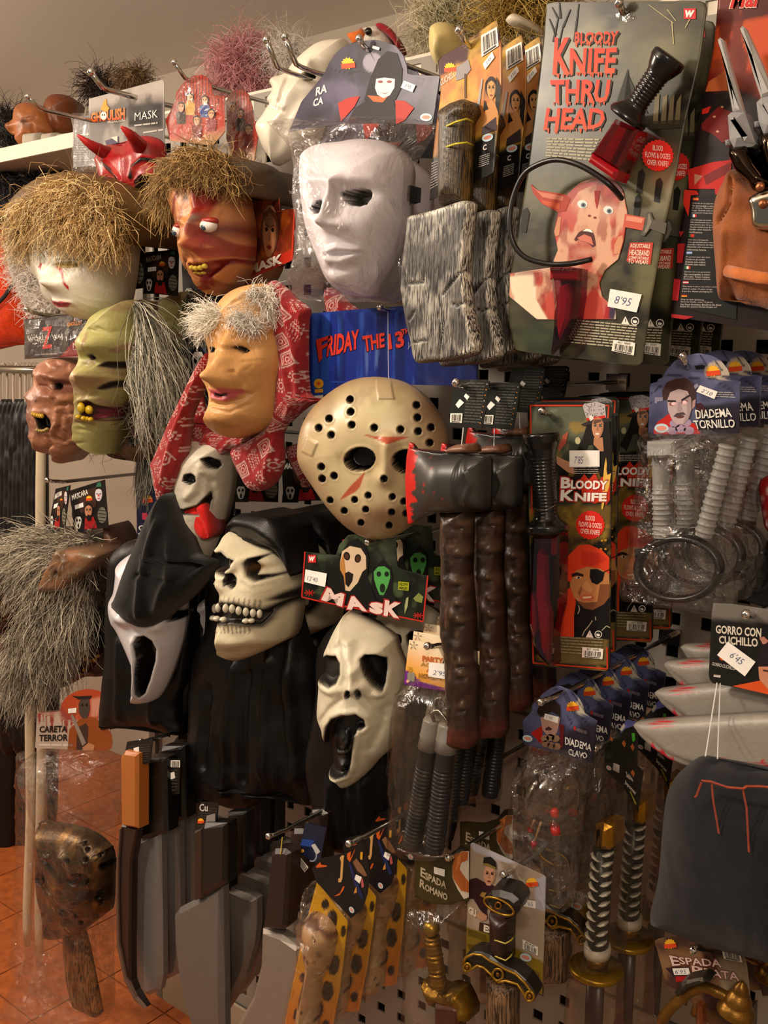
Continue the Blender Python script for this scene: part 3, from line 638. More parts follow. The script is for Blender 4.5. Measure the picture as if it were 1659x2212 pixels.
# the real knife and headband on the card
def knife_axis(a, b, prof, n, col, ridges=None, seg=60):
    A, B = pl.pw([a], n)[0], pl.pw([b], n)[0]; s = pl.sc(*a, n)[1]; u = np.linspace(0, 1, seg); rad = np.interp(u, [p[0] for p in prof], [p[1] for p in prof])*s
    if ridges: rad = rad + np.where((u > ridges[0]) & (u < ridges[1]), ridges[3]*s*np.sin((u-ridges[0])/(ridges[1]-ridges[0])*2*np.pi*ridges[2]), 0)
    return A+(B-A)*u[:, None], rad, col
mb = MB(); pts, rad, c = knife_axis((1449, 120), (1353, 258), [(0, 36), (.02, 41), (.1, 42), (.22, 34), (.3, 27), (.72, 25), (.8, 29), (.92, 48), (.97, 50), (1, 46)], .028, None, (.3, .76, 9, 2.2))
tube(mb, pts, rad, srgb('#0c0b0b'), 26); mb.build('knife_handle', 'plastic', t, True, label='glossy black ribbed handle')
mb = MB(); slab(mb, pl, [(1326, 255), (1376, 278), (1334, 368), (1275, 330)], .016, .040, srgb('#a01420'), .004); mb.build('blade_stub', 'red_clear', t, label='clear red blade stub with blood inside')
mb = MB(); slab(mb, pl, [(1336, 268), (1358, 277), (1318, 358), (1296, 340)], .022, .032, srgb('#7d0a12'), .002); slab(mb, pl, [(1275, 330), (1334, 368), (1325, 388), (1267, 348)], .014, .042, srgb('#97101a'), .004); mb.build('blood_fill', 'plastic', t)
band = np.array([pl.pw([(x, y)], h)[0] for x, y, h in [(1343, 429, .012), (1322, 404, .03), (1292, 380, .034), (1250, 356, .036), (1205, 345, .036), (1165, 354, .036), (1130, 378, .036), (1108, 428, .036), (1101, 480, .036), (1109, 525, .034), (1135, 556, .032), (1180, 570, .028), (1230, 570, .024), (1279, 560, .012)]])
mb = MB(); tube(mb, smooth_path(band, 4), .0028, srgb('#0d0c0b'), 8); mb.build('headband', 'satin', t, True)
TIP = [(1184, 577), (1218, 574), (1254, 580), (1251, 640), (1243, 690), (1222, 733), (1190, 768), (1186, 764), (1192, 720), (1194, 660), (1188, 610)]
mb = MB(); slab(mb, pl, TIP, .004, .020, srgb('#a01420'), .004); mb.build('blade_tip', 'violet_clear', t, label='clear violet blade tip with red core')
mb = MB(); slab(mb, pl, [(1186, 578), (1252, 580), (1250, 606), (1187, 604)], .006, .018, srgb('#980f14'), .002); slab(mb, pl, [(1206, 620), (1222, 612), (1230, 640), (1226, 690), (1206, 735), (1200, 700)], .008, .016, srgb('#a3222c'), .003); slab(mb, pl, [(1196, 705), (1204, 735), (1228, 700), (1240, 690), (1220, 732), (1189, 764)], .006, .013, srgb('#2a1430'), .002); mb.build('blood_core', 'plastic', t)
barcode(pl, [(1325, 734), (1372, 741), (1369, 768), (1321, 758)], .0014, t, 'ART. 00097')
k2 = dup(t, (-.016, .062, -.002), 'knife through head blister card just behind the one with the 8\'95 sticker', 'knife through head blister cards'); k2.rotation_euler = (0, math.radians(-3), 0)
k3 = dup(t, (-.004, .125, -.004), 'third knife through head card, in shadow, only its lower corner and barcode clear', 'knife through head blister cards'); k3.rotation_euler = (0, math.radians(-2), 0)
k4 = dup(t, (-.004, .185, -.003), 'rearmost knife through head card, nearest the perforated wall', 'knife through head blister cards'); k4.rotation_euler = (0, math.radians(-2), 0)
for q_, a in ((t, 1),):
    sticker(pl, [(1318, 624), (1386, 636), (1375, 675), (1312, 662)], .0016, t, "8'95", (.2, .3, .75, .75))
m_ = MB(); slab(m_, pl, arc(1350, 36, 22, 12, 0, 360, 18), -.0016, .0006, srgb('#57524a')); m_.build('hang_hole_tab', 'film_dull', t)
hook(1352, 40, .325, 'chrome hook holding the knife through head cards', .01)
# far upper right: red pack with clawed glove
pl = Pl(1580, 330, .31)
RC = [(1553, -20), (1542, 101), (1530, 163), (1514, 236), (1493, 358), (1469, 498), (1452, 648), (1449, 684), (1700, 720), (1790, -60)]
t = thing('clawed_glove_pack', 'red and black card with a brown suede glove and grey plastic claws at right edge', 'toy pack', P(1600, -20, .31))
r = flatart(pl, RC, '#7d1d12', .0028); r.paint([(1550, 25), (1720, -40), (1720, 40), (1548, 50)], 0, '#4a1410', 6); r.paint([(1545, 60), (1760, 20), (1720, 210), (1600, 190), (1540, 150)], 0, '#c04a1c', 10)
r.mottle('#5d140c', 40, .5, .58, .85, 4, (1.6, .6)); r.mottle('#e08038', 45, .52, .62, .6, 8, (1.6, .6)); r.paint([(1500, 200), (1600, 196), (1720, 260), (1720, 740), (1440, 700)], 0, '#1a0d0e', 6)
r.build('backing_card', 'card', t, back=.0012)
mb = MB(); n = .0008
text(mb, pl, 'Mar', [(1578, -20), (1648, -30), (1650, 14), (1576, 19)], n+.0004, srgb('#c3201a'), .03, .3); text(mb, pl, 'Mar', [(1576, -21), (1649, -32), (1651, 16), (1574, 20)], n+.0002, srgb('#efd9c8'), .06, .3)
ink(mb, pl, [(1531, 176), (1568, 152), (1572, 196), (1524, 198)], n, srgb('#cf6a34'))
ink(mb, pl, [(1517, 236), (1536, 229), (1530, 244), (1516, 247)], n, srgb('#d8241a'))
ink(mb, pl, [(1515, 268), (1552, 230), (1600, 250), (1590, 300), (1560, 308), (1540, 290), (1516, 280)], n, srgb('#7a1512'))
ink(mb, pl, [(1486, 366), (1540, 350), (1580, 345), (1576, 420), (1545, 420), (1544, 408), (1488, 408)], n, srgb('#c21f18')); ink(mb, pl, [(1500, 376), (1518, 380), (1500, 400)], n+.0001, srgb('#c08870'))
ink(mb, pl, [(1478, 410), (1505, 412), (1509, 420), (1492, 422), (1487, 468), (1476, 440)], n, srgb('#d02a1c')); ink(mb, pl, [(1520, 380), (1578, 350), (1576, 372), (1525, 400)], n+.0001, srgb('#7c1a1c'))
for q in ([(1467, 500), (1477, 500), (1470, 512)], [(1464, 526), (1480, 526), (1474, 568), (1462, 568)], [(1456, 602), (1470, 604), (1465, 650), (1452, 648)], [(1450, 678), (1500, 684), (1480, 690), (1450, 686)]): ink(mb, pl, q, n, srgb('#a3141c'))
ink(mb, pl, [(1493, 422), (1600, 420), (1590, 690), (1468, 664)], n+.0002, srgb('#0c0a0b'))
for cx, cy, w_ in ((1560, 231, 3.2), (1543, 252, 3.4), (1550, 284, 3.6)): ink(mb, pl, arc(cx, cy, w_, w_*.7, 0, 360, 10), n+.0003, srgb('#d9a884'))
mb.build('picture_print', 'ink', t)
mb = MB(); n = .0012
FL = {'es': ('#c8281e', '#e8b02c', '#c8281e', 0), 'fr': ('#2a3a80', '#ece6dc', '#c8281e', 1), 'pt': ('#2f6a34', '#c8281e', '#c8281e', 1), 'gr': ('#5878b8', '#c8d4e8', '#5878b8', 0), 'it': ('#2f7a3c', '#ece6dc', '#c8281e', 1), 'gb': ('#b8282c', '#d8d0d4', '#b8282c', 0), 'de': ('#1a1414', '#c8281e', '#e8b02c', 0)}
TXT = [('es', 427, ['Este no es un juguete', 'No recomendado a menores', 'de 14 anos. Mantener lejos', 'fuego. Guarde esta etiqueta', 'posteriores comprobaciones']), ('fr', 463, ["Ce n'est pas un jouet", 'Non recommande pour les', 'plus jeunes que 14 ans', 'Ne pas mettre pres du feu', 'Garder cette etiquette', 'verifications']), ('pt', 506, ['Este nao e brinquedo', 'Nao apropriado para criancas', 'Guarde a distancia do fogo', 'Mantenha esta etiqueta para', 'referencias futuras']), ('gr', 543, ['To proion auto den einai', 'kindynos gia paidia', 'Kratiste auto makria', 'Kratiste auto makria']), ('it', 575, ['Questo non e un giocattolo', 'Non raccomandato ai minori', 'di 14 anni. Tenere lontano', 'Conservare questa etichetta']), ('gb', 607, ['This item is not a toy and is unsuitable', 'children under 14 years of age', 'from fire. Retain packaging for']), ('de', 635, ['Dies ist kein Spielzeug', 'Nicht fur Kinder unter 14 Jahren', 'Von Feuer fernhalten. Bewahren Sie dieses', 'Etikett fur spatere Nachprufungen auf'])]
for k, y0, lines in TXT:
    x = 1497-(y0-427)*.12
    a, b_, c_, vert = FL[k]
    for i, cc in enumerate((a, b_, c_)):
        qd = [(x+i*4, y0), (x+i*4+4, y0), (x+i*4+4, y0+6), (x+i*4, y0+6)] if vert else [(x, y0+i*2), (x+12, y0+i*2), (x+12, y0+i*2+2), (x, y0+i*2+2)]
        ink(mb, pl, qd, n+.0001, srgb(cc))
    for i, s_ in enumerate(lines):
        yy = y0+10+i*5.2; xx = x-1-i*.6; wd = len(s_)*2.15; text(mb, pl, s_, [(xx, yy), (xx+wd, yy+1.2), (xx+wd, yy+5.2), (xx, yy+4)], n+.0001, srgb('#d8d0c6'), -.005, .15)
mb.build('safety_text', 'ink', t)
for i, (bl, cp) in enumerate((([(1548, 84), (1553, 79), (1559, 84), (1586, 180), (1604, 242), (1580, 240), (1571, 190), (1562, 140)], [(1566, 246), (1574, 239), (1602, 238), (1627, 308), (1620, 314), (1580, 318), (1570, 300)]), ([(1596, 60), (1601, 54), (1607, 58), (1640, 130), (1668, 200), (1642, 212), (1625, 160), (1612, 110)], [(1628, 218), (1640, 207), (1672, 200), (1690, 280), (1645, 290), (1633, 260)]))):
    mb = MB(); slab(mb, pl, bl, .030, .040, srgb('#a3a2a0'), .003); b1 = mb.build('claw_blade', 'satin', t)
    mb = MB(); slab(mb, pl, cp, .018, .044, srgb('#8f8f90'), .007); c1 = mb.build('claw_cap', 'satin', t)
    mb = MB(); x, y = cp[-1]; slab(mb, pl, [(x-6, y+2), (x+4, y), (x+6, y+12), (x-4, y+14)], .024, .036, srgb('#8f8f90'), .002); mb.build('claw_tab', 'satin', c1)
r = Re(pl, [(1568, 392), (1572, 378), (1586, 366), (1610, 372), (1640, 400), (1720, 420), (1760, 520), (1740, 680), (1640, 662), (1604, 656), (1585, 640), (1557, 648), (1549, 580), (1543, 490), (1547, 440), (1558, 410)], .035, .05, '#8d4c1e', .0026, n0=.004)
r.ridge([(1575, 385), (1578, 440), (1552, 480)], .03, 5, -.008); r.ridge([(1560, 640), (1556, 560), (1560, 500)], .03, 7, .006); r.bump(1600, 540, .03, 24, 50, -.008); r.bump(1590, 430, .03, 20, 20, .006); r.noise(.003, 30); r.mottle('#6d3512', 25, .5, .7, .6)
r.build('suede_cuff', 'suede', t)
for i, poly in enumerate(([(1578, 318), (1620, 314), (1640, 350), (1668, 390), (1665, 404), (1628, 412), (1618, 396), (1590, 370), (1577, 340)], [(1640, 290), (1690, 282), (1690, 380), (1662, 378), (1645, 330)])):
    rr = Re(pl, poly, .016, .012, '#41362c', .002, n0=.030); rr.build('finger_plate', 'chrome', t, label='dark shiny finger plate')
rr = Re(pl, [(1620, 424), (1650, 412), (1700, 400), (1710, 500), (1640, 498), (1624, 488), (1622, 455), (1616, 436)], .008, .008, '#b8b2a4', .0022, n0=.040); hp = rr.build('hand_plate', 'chrome', t)
for cx, cy in ((1642, 403), (1648, 440)):
    mb = MB(); c_ = pl.pw([(cx, cy)], .049)[0]; ball(mb, c_, (.0042, .0025, .0042), srgb('#8a5230'), 10); mb.build('rivet', 'gold', hp, True)
mb = MB(); tube(mb, np.array([pl.pw([(x, y)], h)[0] for x, y, h in ((1570, 585, .034), (1600, 592, .044), (1640, 600, .046), (1700, 606, .046))]), .0055, srgb('#c06a30'), 8, flat=((0, -1, 0), .4)); mb.build('strap', 'suede', t, True)
# cleavers with their cards
pl = Pl(955, 560, .36); pc = Pl(1000, 250, .345, yaw=-14)
hk = P(1008, 100, .345)
t = thing('toy_cleaver', 'frontmost black and silver toy cleaver, two yellow ties on its handle', 'toy cleaver', hk)
CC = [(946, 127), (1000, 95), (1068, 45), (1073, 43), (1077, 60), (1083, 106), (1084, 190), (1075, 274), (1067, 375), (1026, 392), (928, 433), (934, 346), (942, 274), (951, 211), (953, 179), (947, 150)]
r = flatart(pc, CC, '#1c1412', .003); r.paint([(946, 127), (1075, 43), (1084, 100), (950, 160)], 0, '#3a1520', 12); r.paint([(950, 170), (1085, 90), (1078, 250), (1070, 290), (935, 330)], 0, '#b07038', 10); r.mottle('#c9a03a', 30, .5, .62, .7, 3); r.mottle('#6d2a1a', 26, .52, .66, .7, 7); r.paint([(930, 345), (1072, 285), (1067, 376), (928, 433)], 0, '#121011', 8)
card = r.build('backing_card', 'card', t, back=.001)
mb = MB(); n = .0007
sun_logo(mb, pc, 972, 146, 26, n); text(mb, pc, 'CUCHILLO', [(951, 172), (984, 150), (985, 164), (952, 186)], n, srgb('#d8ccc0'), .01)
ink(mb, pc, [(985, 146), (1012, 128), (1017, 150), (1004, 168), (985, 175)], n, srgb('#8a8384')); ink(mb, pc, [(1003, 160), (1008, 158), (1007, 212), (1003, 212)], n, srgb('#5a3a22'))
ink(mb, pc, [(1040, 170), (1043, 172), (1034, 240), (1027, 250)], n+.0001, srgb('#9a9a9c'))
pface(mb, pc, 1061, 193, 22, 44, n, '#c08a52', '#120c0a'); ink(mb, pc, [(1046, 215), (1052, 170), (1048, 180), (1044, 240), (1055, 235)], n+.0004, srgb('#120c0a')); ink(mb, pc, [(1072, 165), (1082, 190), (1078, 250), (1070, 225)], n+.0004, srgb('#120c0a')); ink(mb, pc, [(1045, 262), (1050, 225), (1062, 215), (1076, 230), (1075, 270), (1040, 285)], n, srgb('#bd8650')); ink(mb, pc, [(1042, 275), (1072, 252), (1073, 280), (1040, 292)], n+.0002, srgb('#3b3036'))
oval_logo(mb, pc, 1053, 297, 25, n, -20); text(mb, pc, 'C', [(1043, 314), (1051, 311), (1051, 323), (1043, 326)], n, srgb('#d8d0c8'), .03); microtext(mb, pc, [(1035, 338), (1058, 330), (1056, 356), (1033, 364)], 6, n, srgb('#8d8984'), .5, 2); microtext(mb, pc, [(932, 352), (952, 344), (951, 400), (929, 412)], 10, n, srgb('#77736e'), .45, 2)
mb.build('picture_print', 'ink', t)
barcode(pc, [(1039, 77), (1073, 58), (1077, 99), (1040, 123)], .0012, t)
sticker(pc, [(1043, 138), (1063, 112), (1068, 124), (1048, 150)], .0012, t, "3'95")
BL = [(889, 467), (920, 461), (955, 451), (1004, 434), (1018, 433), (1026, 441), (1018, 514), (1013, 580), (1020, 666), (1033, 723), (1038, 751), (1029, 766), (993, 778), (908, 785), (900, 770), (894, 732), (885, 700), (874, 628), (879, 552), (886, 500)]
r = Re(pl, BL, .012, .006, '#a09c92', .0018, power=3); r.mottle('#5c5953', 30, .4, .6)
kk = 1-sst(r.dist([(1016, 442), (1006, 514), (1002, 575), (1008, 666), (1022, 723), (1026, 752), (1000, 768)], 0), 3, 13); r.blend(kk, '#f0eada'); kk = 1-sst(r.dist([(890, 468), (955, 453), (1004, 437)], 0), 2, 11); r.blend(kk, '#f0eada')
for ln in ([(957, 635), (975, 612), (998, 585)], [(957, 700), (958, 790)], [(884, 612), (914, 610)], [(884, 690), (895, 672)], [(976, 655), (988, 660), (1003, 652)], [(896, 738), (920, 735)]): r.stroke(ln, 0, 2, '#0a0909', .95); r.ridge(ln, 0, 2, -.003)
r.stroke([(908, 784), (993, 777), (1029, 765)], 0, 4, '#8a5c34', .7)
r.n = r.n-.002*np.exp(-(r.dist([(1006, 500), (1013, 520)], 0)/4)**2)
r.build('blade', 'streaked', t, back=.006)
HD = [(953, 252), (962, 236), (985, 222), (1006, 215), (1024, 221), (1031, 243), (1018, 264), (1017, 316), (1014, 380), (1012, 437), (957, 446), (955, 380), (956, 316), (958, 274)]
r = Re(pl, HD, .022, .018, '#5d4d36', .002, n0=.0); r.ridge([(1008, 225), (1005, 330), (1000, 435)], .0, 8, .003); r.stroke([(1008, 225), (1006, 330), (1003, 435)], .012, 6, '#8a6a34', .8)
for i in range(26): y = 226+i*8; r.ridge([(958, y+6), (1016, y-8)], .01, 1.4, -.0008)
r.build('handle', 'streaked_wood', t, back=.008, label='dark wood-grain handle')
for y0, y1 in ((278, 260), (322, 311)):
    mb = MB(); tube(mb, np.array([pl.pw([(x, y)], h)[0] for x, y, h in ((952, y0+4, .004), (962, y0-4, .02), (985, (y0+y1)/2-6, .026), (1008, y1-3, .024), (1022, y1+3, .006))]), .0011, srgb('#b9a92a'), 6); mb.build('tie', 'plastic', t, True)
for i, (dx, dy, dz, a) in enumerate(((.002, .045, -.004, 0), (.0, .085, .004, .5), (.0, .122, -.006, 1), (.0, .16, -.01, 1.2))):
    c_ = dup(t, (dx, dy, dz), ('second toy cleaver from the front, edge on behind the front one', 'third toy cleaver from the front, silver rim catching light', 'fourth toy cleaver from the front, close by the knife through head card', 'rearmost toy cleaver, its card corner with barcode showing above')[i], 'toy cleavers on one hook'); c_.rotation_euler = (0, math.radians(-a), 0)
hook(1010, 100, .352, 'chrome hook holding the toy cleavers and their cards', .012)
# bloody knife cards
pl = Pl(1230, 1150, .30)
KO = [(1139, 878), (1147, 868), (1314, 866), (1324, 874), (1322, 1000), (1320, 1150), (1317, 1438), (1311, 1450), (1156, 1438), (1150, 1432), (1145, 1250)]
t = thing('bloody_knife_pack', "front blister card lettered BLOODY KNIFE with white 7'85 sticker and clear red-stained knife", 'toy pack', P(1178, 880, .30))
r = flatart(pl, KO, '#151310', .003); r.paint([(1149, 880), (1314, 878), (1312, 1000), (1147, 1000)], 0, '#5d6250', 4); r.mottle('#33382e', 35, .45, .6, .8, 2); r.dab(1180, 1010, 0, 30, 50, '#241d14', .8); r.dab(1300, 1000, 0, 40, 60, '#14110e', .9)
r.paint([(1205, 1095), (1318, 1095), (1312, 1160), (1205, 1160)], 0, '#6a5528', 8); r.mottle('#a0802e', 60, .55, .66, .6, 3); r.dab(1220, 1200, 0, 40, 50, '#4a3418', .8); r.paint([(1190, 1375), (1312, 1382), (1310, 1436), (1190, 1430)], 0, '#6b5a30', 4)
r.build('backing_card', 'card', t, back=.0014)
RL = srgb('#c23a1c')
def bar(mb, pl, a, b, w_, n, col):
    a, b = np.array(a, float), np.array(b, float); d = (b-a)/np.linalg.norm(b-a); e = np.array([-d[1], d[0]])*w_/2
    ink(mb, pl, [tuple(a+e), tuple(b+e), tuple(b-e), tuple(a-e)], n, col)
mb = MB(); n = .0008
for a, b in (((1145, 876), (1315, 876)), ((1146, 876), (1149, 1110)), ((1315, 876), (1313, 905)), ((1151, 1385), (1152, 1432)), ((1151, 1432), (1312, 1445)), ((1312, 1445), (1311, 1398))): bar(mb, pl, a, b, 3.2, n, RL)
mb.build('red_border', 'ink', t)
mb = MB()
ink(mb, pl, [(1259, 878), (1262, 872), (1290, 868), (1307, 874), (1309, 902), (1268, 909)], n+.0002, srgb('#b6aeb0'))
for i in range(60):
    x, y = 1262+random.random()*43, 872+random.random()*28; ink(mb, pl, arc(x, y, 1.1, .9, 0, 360, 5), n+.0003, srgb('#3a3434'))
ink(mb, pl, [(1266, 903), (1307, 897), (1308, 903), (1268, 909)], n+.0004, srgb('#c2281e')); ink(mb, pl, [(1274, 897), (1280, 899), (1283, 904), (1276, 910), (1272, 903)], n+.0005, srgb('#e8e0da'))
ink(mb, pl, [(1254, 917), (1275, 908), (1320, 903), (1322, 910), (1290, 914), (1262, 920)], n+.0004, srgb('#2c2827'))
ink(mb, pl, [(1268, 916), (1316, 908), (1320, 960), (1318, 1030), (1296, 1030), (1280, 960), (1270, 960), (1255, 1000), (1240, 985), (1258, 950)], n+.0001, srgb('#15110f'))
pface(mb, pl, 1291, 924, 30, 46, n+.0003, '#c48a66', None, 4, '#3c5058', '#f0e6dc', True); ink(mb, pl, [(1283, 945), (1302, 945), (1304, 975), (1296, 975), (1282, 960)], n+.0002, srgb('#b5805c'))
ink(mb, pl, [(1216, 940), (1228, 932), (1222, 958), (1208, 975), (1205, 968)], n+.0002, srgb('#a8503c')); ink(mb, pl, [(1202, 985), (1238, 1002), (1240, 1024), (1226, 1020), (1203, 1002)], n+.0002, srgb('#b98466'))
ink(mb, pl, arc(1248, 952, 6, 8, 0, 360, 12), n+.0002, srgb('#b8b088'))
mb.build('portrait_print', 'ink', t)
mb = MB()
ink(mb, pl, [(1252, 1038), (1262, 1024), (1272, 1036), (1285, 1022), (1294, 1040), (1300, 1030), (1318, 1020), (1317, 1080), (1309, 1092), (1306, 1080), (1284, 1088), (1270, 1080), (1258, 1070)], n, srgb('#c8301a'))
ink(mb, pl, [(1306, 1002), (1309, 988), (1311, 1002), (1310, 1015), (1312, 1026), (1320, 1022), (1316, 1050), (1308, 1075), (1302, 1100), (1299, 1100), (1301, 1070), (1303, 1030)], n+.0002, srgb('#e0b450'))
for s_, q in (('B', [(1212, 1031), (1234, 1031), (1233, 1055), (1211, 1055)]), ('LOODY', [(1234, 1037), (1313, 1038), (1311, 1058), (1233, 1056)]), ('K', [(1212, 1058), (1242, 1058), (1239, 1082), (1210, 1082)]), ('NIFE', [(1242, 1064), (1311, 1065), (1310, 1083), (1241, 1083)])):
    text(mb, pl, s_, [(x+d_, y+e_) for (x, y), (d_, e_) in zip(q, ((-2.5, -2.5), (2.5, -2.5), (2.5, 2.5), (-2.5, 2.5)))], n+.0004, srgb('#a52018'), .075); text(mb, pl, s_, q, n+.0006, srgb('#eeeae2'), .04)
microtext(mb, pl, [(1232, 1009), (1296, 1009), (1288, 1026), (1238, 1026)], 4, n, srgb('#9a968c'), .45, 5)
burst(mb, pl, 1275, 1134, 32, n)
mb.build('lettering', 'ink', t)
mb = MB()  # printed sailor in a red headscarf and eye patch
ink(mb, pl, [(1240, 1330), (1242, 1310), (1270, 1305), (1300, 1300), (1317, 1290), (1316, 1380), (1238, 1375)], n, srgb('#100e0e'))
ink(mb, pl, [(1204, 1295), (1235, 1265), (1244, 1300), (1240, 1330), (1240, 1376), (1195, 1374), (1205, 1320)], n+.0002, srgb('#d2421c')); ink(mb, pl, [(1216, 1300), (1222, 1300), (1216, 1374), (1208, 1374)], n+.0003, srgb('#b8341a'))
ink(mb, pl, [(1231, 1240), (1262, 1222), (1296, 1224), (1316, 1235), (1316, 1290), (1305, 1305), (1280, 1318), (1262, 1314), (1240, 1290), (1231, 1265)], n+.0003, srgb('#b57a48'))
ink(mb, pl, [(1296, 1262), (1316, 1262), (1316, 1290), (1305, 1305), (1280, 1318), (1275, 1312), (1290, 1300)], n+.0004, srgb('#7c4a2a')); ink(mb, pl, [(1244, 1296), (1262, 1302), (1290, 1300), (1280, 1318), (1262, 1314)], n+.0004, srgb('#6d4428'))
ink(mb, pl, [(1216, 1228), (1228, 1200), (1250, 1178), (1272, 1176), (1300, 1188), (1316, 1204), (1316, 1240), (1296, 1228), (1268, 1224), (1244, 1232), (1232, 1258), (1226, 1254), (1222, 1236)], n+.0005, srgb('#d23c1c')); ink(mb, pl, [(1255, 1190), (1300, 1196), (1312, 1210), (1280, 1222), (1258, 1222)], n+.0006, srgb('#c2301a'))
ink(mb, pl, [(1275, 1230), (1290, 1229), (1306, 1237), (1302, 1254), (1290, 1263), (1278, 1258), (1274, 1246)], n+.0006, srgb('#0c0a0a')); bar(mb, pl, (1304, 1236), (1317, 1230), 2, n+.0006, srgb('#0c0a0a'))
ink(mb, pl, [(1234, 1240), (1246, 1236), (1261, 1241), (1260, 1246), (1246, 1243), (1236, 1247)], n+.0006, srgb('#2a1a12')); ink(mb, pl, arc(1249, 1248, 6, 2.6, 0, 360, 10), n+.0006, srgb('#c9bfb4')); ink(mb, pl, arc(1250, 1248, 2.4, 2.4, 0, 360, 8), n+.0007, srgb('#1c1512'))
ink(mb, pl, [(1258, 1268), (1266, 1252), (1274, 1262), (1282, 1272), (1276, 1280), (1266, 1276)], n+.0006, srgb('#c48c58')); ink(mb, pl, [(1248, 1280), (1256, 1266), (1258, 1274), (1252, 1288)], n+.0006, srgb('#8a5532'))
ink(mb, pl, [(1250, 1290), (1262, 1284), (1278, 1284), (1284, 1292), (1276, 1298), (1258, 1298)], n+.0006, srgb('#b4603c')); ink(mb, pl, [(1258, 1289), (1278, 1288), (1276, 1292), (1260, 1293)], n+.0007, srgb('#d8c0a0'))
for pts in ([(1250, 1308), (1252, 1318), (1248, 1326)], [(1286, 1332), (1287, 1340)], [(1280, 1340), (1272, 1352), (1262, 1364), (1258, 1374)], [(1300, 1362), (1310, 1352), (1318, 1356)]):
    for a, b in zip(pts[:-1], pts[1:]): bar(mb, pl, a, b, 2, n+.0006, srgb('#a8a28c'))
for x, y in ((1300, 1168), (1308, 1167), (1298, 1186), (1308, 1186)): ink(mb, pl, arc(x, y, 3, 2.5, 0, 360, 6), n+.0002, srgb('#b8862a'))
warn_signs(mb, pl, 1274, 1369, 16, n+.0008); microtext(mb, pl, [(1190, 1374), (1302, 1380), (1296, 1420), (1188, 1412)], 6, n+.0008, srgb('#8c866c'), .4, 8)
mb.build('face_print', 'ink', t)
barcode(pl, [(1258, 1398), (1303, 1402), (1301, 1424), (1257, 1420)], .002, t, 'ART. 00098')
def knife_handle(t, prof, a, b, n, rid, name='knife_handle'):
    mb = MB(); pts, rad, c = knife_axis(a, b, prof, n, None, rid, 90); tube(mb, pts, rad, srgb('#0c0b0b'), 28); return mb.build(name, 'plastic', t, True, label='glossy black ribbed handle')
h = knife_handle(t, [(0, 38), (.02, 41), (.09, 39), (.16, 31), (.24, 28), (.3, 26), (.78, 24), (.86, 30), (.92, 46), (.97, 47), (1, 42)], (1168, 936), (1183, 1152), .030, (.25, .82, 17, 1.4))
mb = MB(); tube(mb, np.array([pl.pw([(x, y)], hh)[0] for x, y, hh in ((1148, 1093, .03), (1160, 1101, .048), (1178, 1102, .052), (1195, 1094, .04), (1203, 1084, .01))]), .0008, srgb('#b8b0a0'), 6); mb.build('tie', 'clear', h, True)
BLK = [(1147, 1155), (1204, 1156), (1203, 1290), (1201, 1315), (1192, 1345), (1187, 1380), (1189, 1440), (1184, 1444), (1160, 1420), (1146, 1392), (1139, 1350), (1139, 1290)]
mb = MB(); slab(mb, pl, BLK, .018, .042, srgb('#a03040'), .005); mb.build('knife_blade', 'violet_clear', t, label='clear violet blade')
mb = MB()
for q in ([(1158, 1200), (1163, 1188), (1168, 1196), (1172, 1198), (1175, 1205), (1178, 1300), (1186, 1330), (1184, 1400), (1182, 1430), (1168, 1400), (1162, 1340), (1157, 1290)], [(1190, 1160), (1194, 1160), (1193, 1200), (1191, 1200)], [(1146, 1280), (1154, 1300), (1156, 1360), (1150, 1390), (1143, 1345)]): slab(mb, pl, q, .024, .034, srgb('#8a1224'), .002)
slab(mb, pl, [(1150, 1366), (1186, 1362), (1186, 1436), (1180, 1438), (1158, 1412)], .020, .030, srgb('#2a1636'), .003)
mb.build('blood_fill', 'plastic', t)
tpl = dup(t, (-.022, .060, .002), "second bloody knife card, its right edge just showing behind the 7'85 one", 'bloody knife blister cards')
dup(t, (-.004, .120, .004), 'third bloody knife card, half hidden by the screw headband bag', 'bloody knife blister cards')
dup(t, (-.006, .180, .006), 'rearmost bloody knife card, deep in shadow beside the screw headband bag', 'bloody knife blister cards')
sticker(pl, [(1230, 973), (1295, 973), (1295, 1008), (1230, 1009)], .0024, t, "7'85", (.16, .35, .46, .8))
hook(1186, 898, .302, 'chrome hook with round tip holding the bloody knife cards', .006)
# toy axes
pl = Pl(990, 1040, .40); pt = Pl(1015, 870, .37, yaw=-6)
t = thing('toy_axe', 'frontmost toy axe, black head with bright red bloody edge and long dark bark handle', 'toy axe', P(1000, 822, .37))
TG = [(985, 820), (1050, 820), (1057, 824), (1050, 880), (1041, 926), (968, 921), (970, 900), (974, 870), (980, 836)]
mb = MB(); slab(mb, pt, TG, -.0008, .0004, srgb('#171a17'), 0); mb.build('hang_tag', 'card', t)
mb = MB(); n = .0008
microtext(mb, pt, [(1010, 826), (1048, 827), (1036, 918), (1000, 915)], 14, n, srgb('#4a4a44'), .4, 3)
for k in range(8): ink(mb, pt, arc(1052-k*2.1, 830+k*12, 1.5, 1.5, 0, 360, 6), n, srgb(('#a8a090', '#c07828')[k % 3 > 0]))
mb.build('tag_print', 'ink', t); barcode(pt, [(973, 893), (999, 893), (997, 914), (972, 912)], .001, t)
sticker(pt, [(993, 862), (1002, 870), (990, 882), (984, 874)], .001, t); sticker(pt, [(1006, 850), (1014, 857), (1009, 864), (1002, 856)], .001, t)
mb = MB(); tube(mb, [pt.pw([(1001, 924)], 0)[0], pl.pw([(997, 962)], .012)[0]], .0006, srgb('#cfcfcf'), 5); mb.build('string', 'plastic', t)
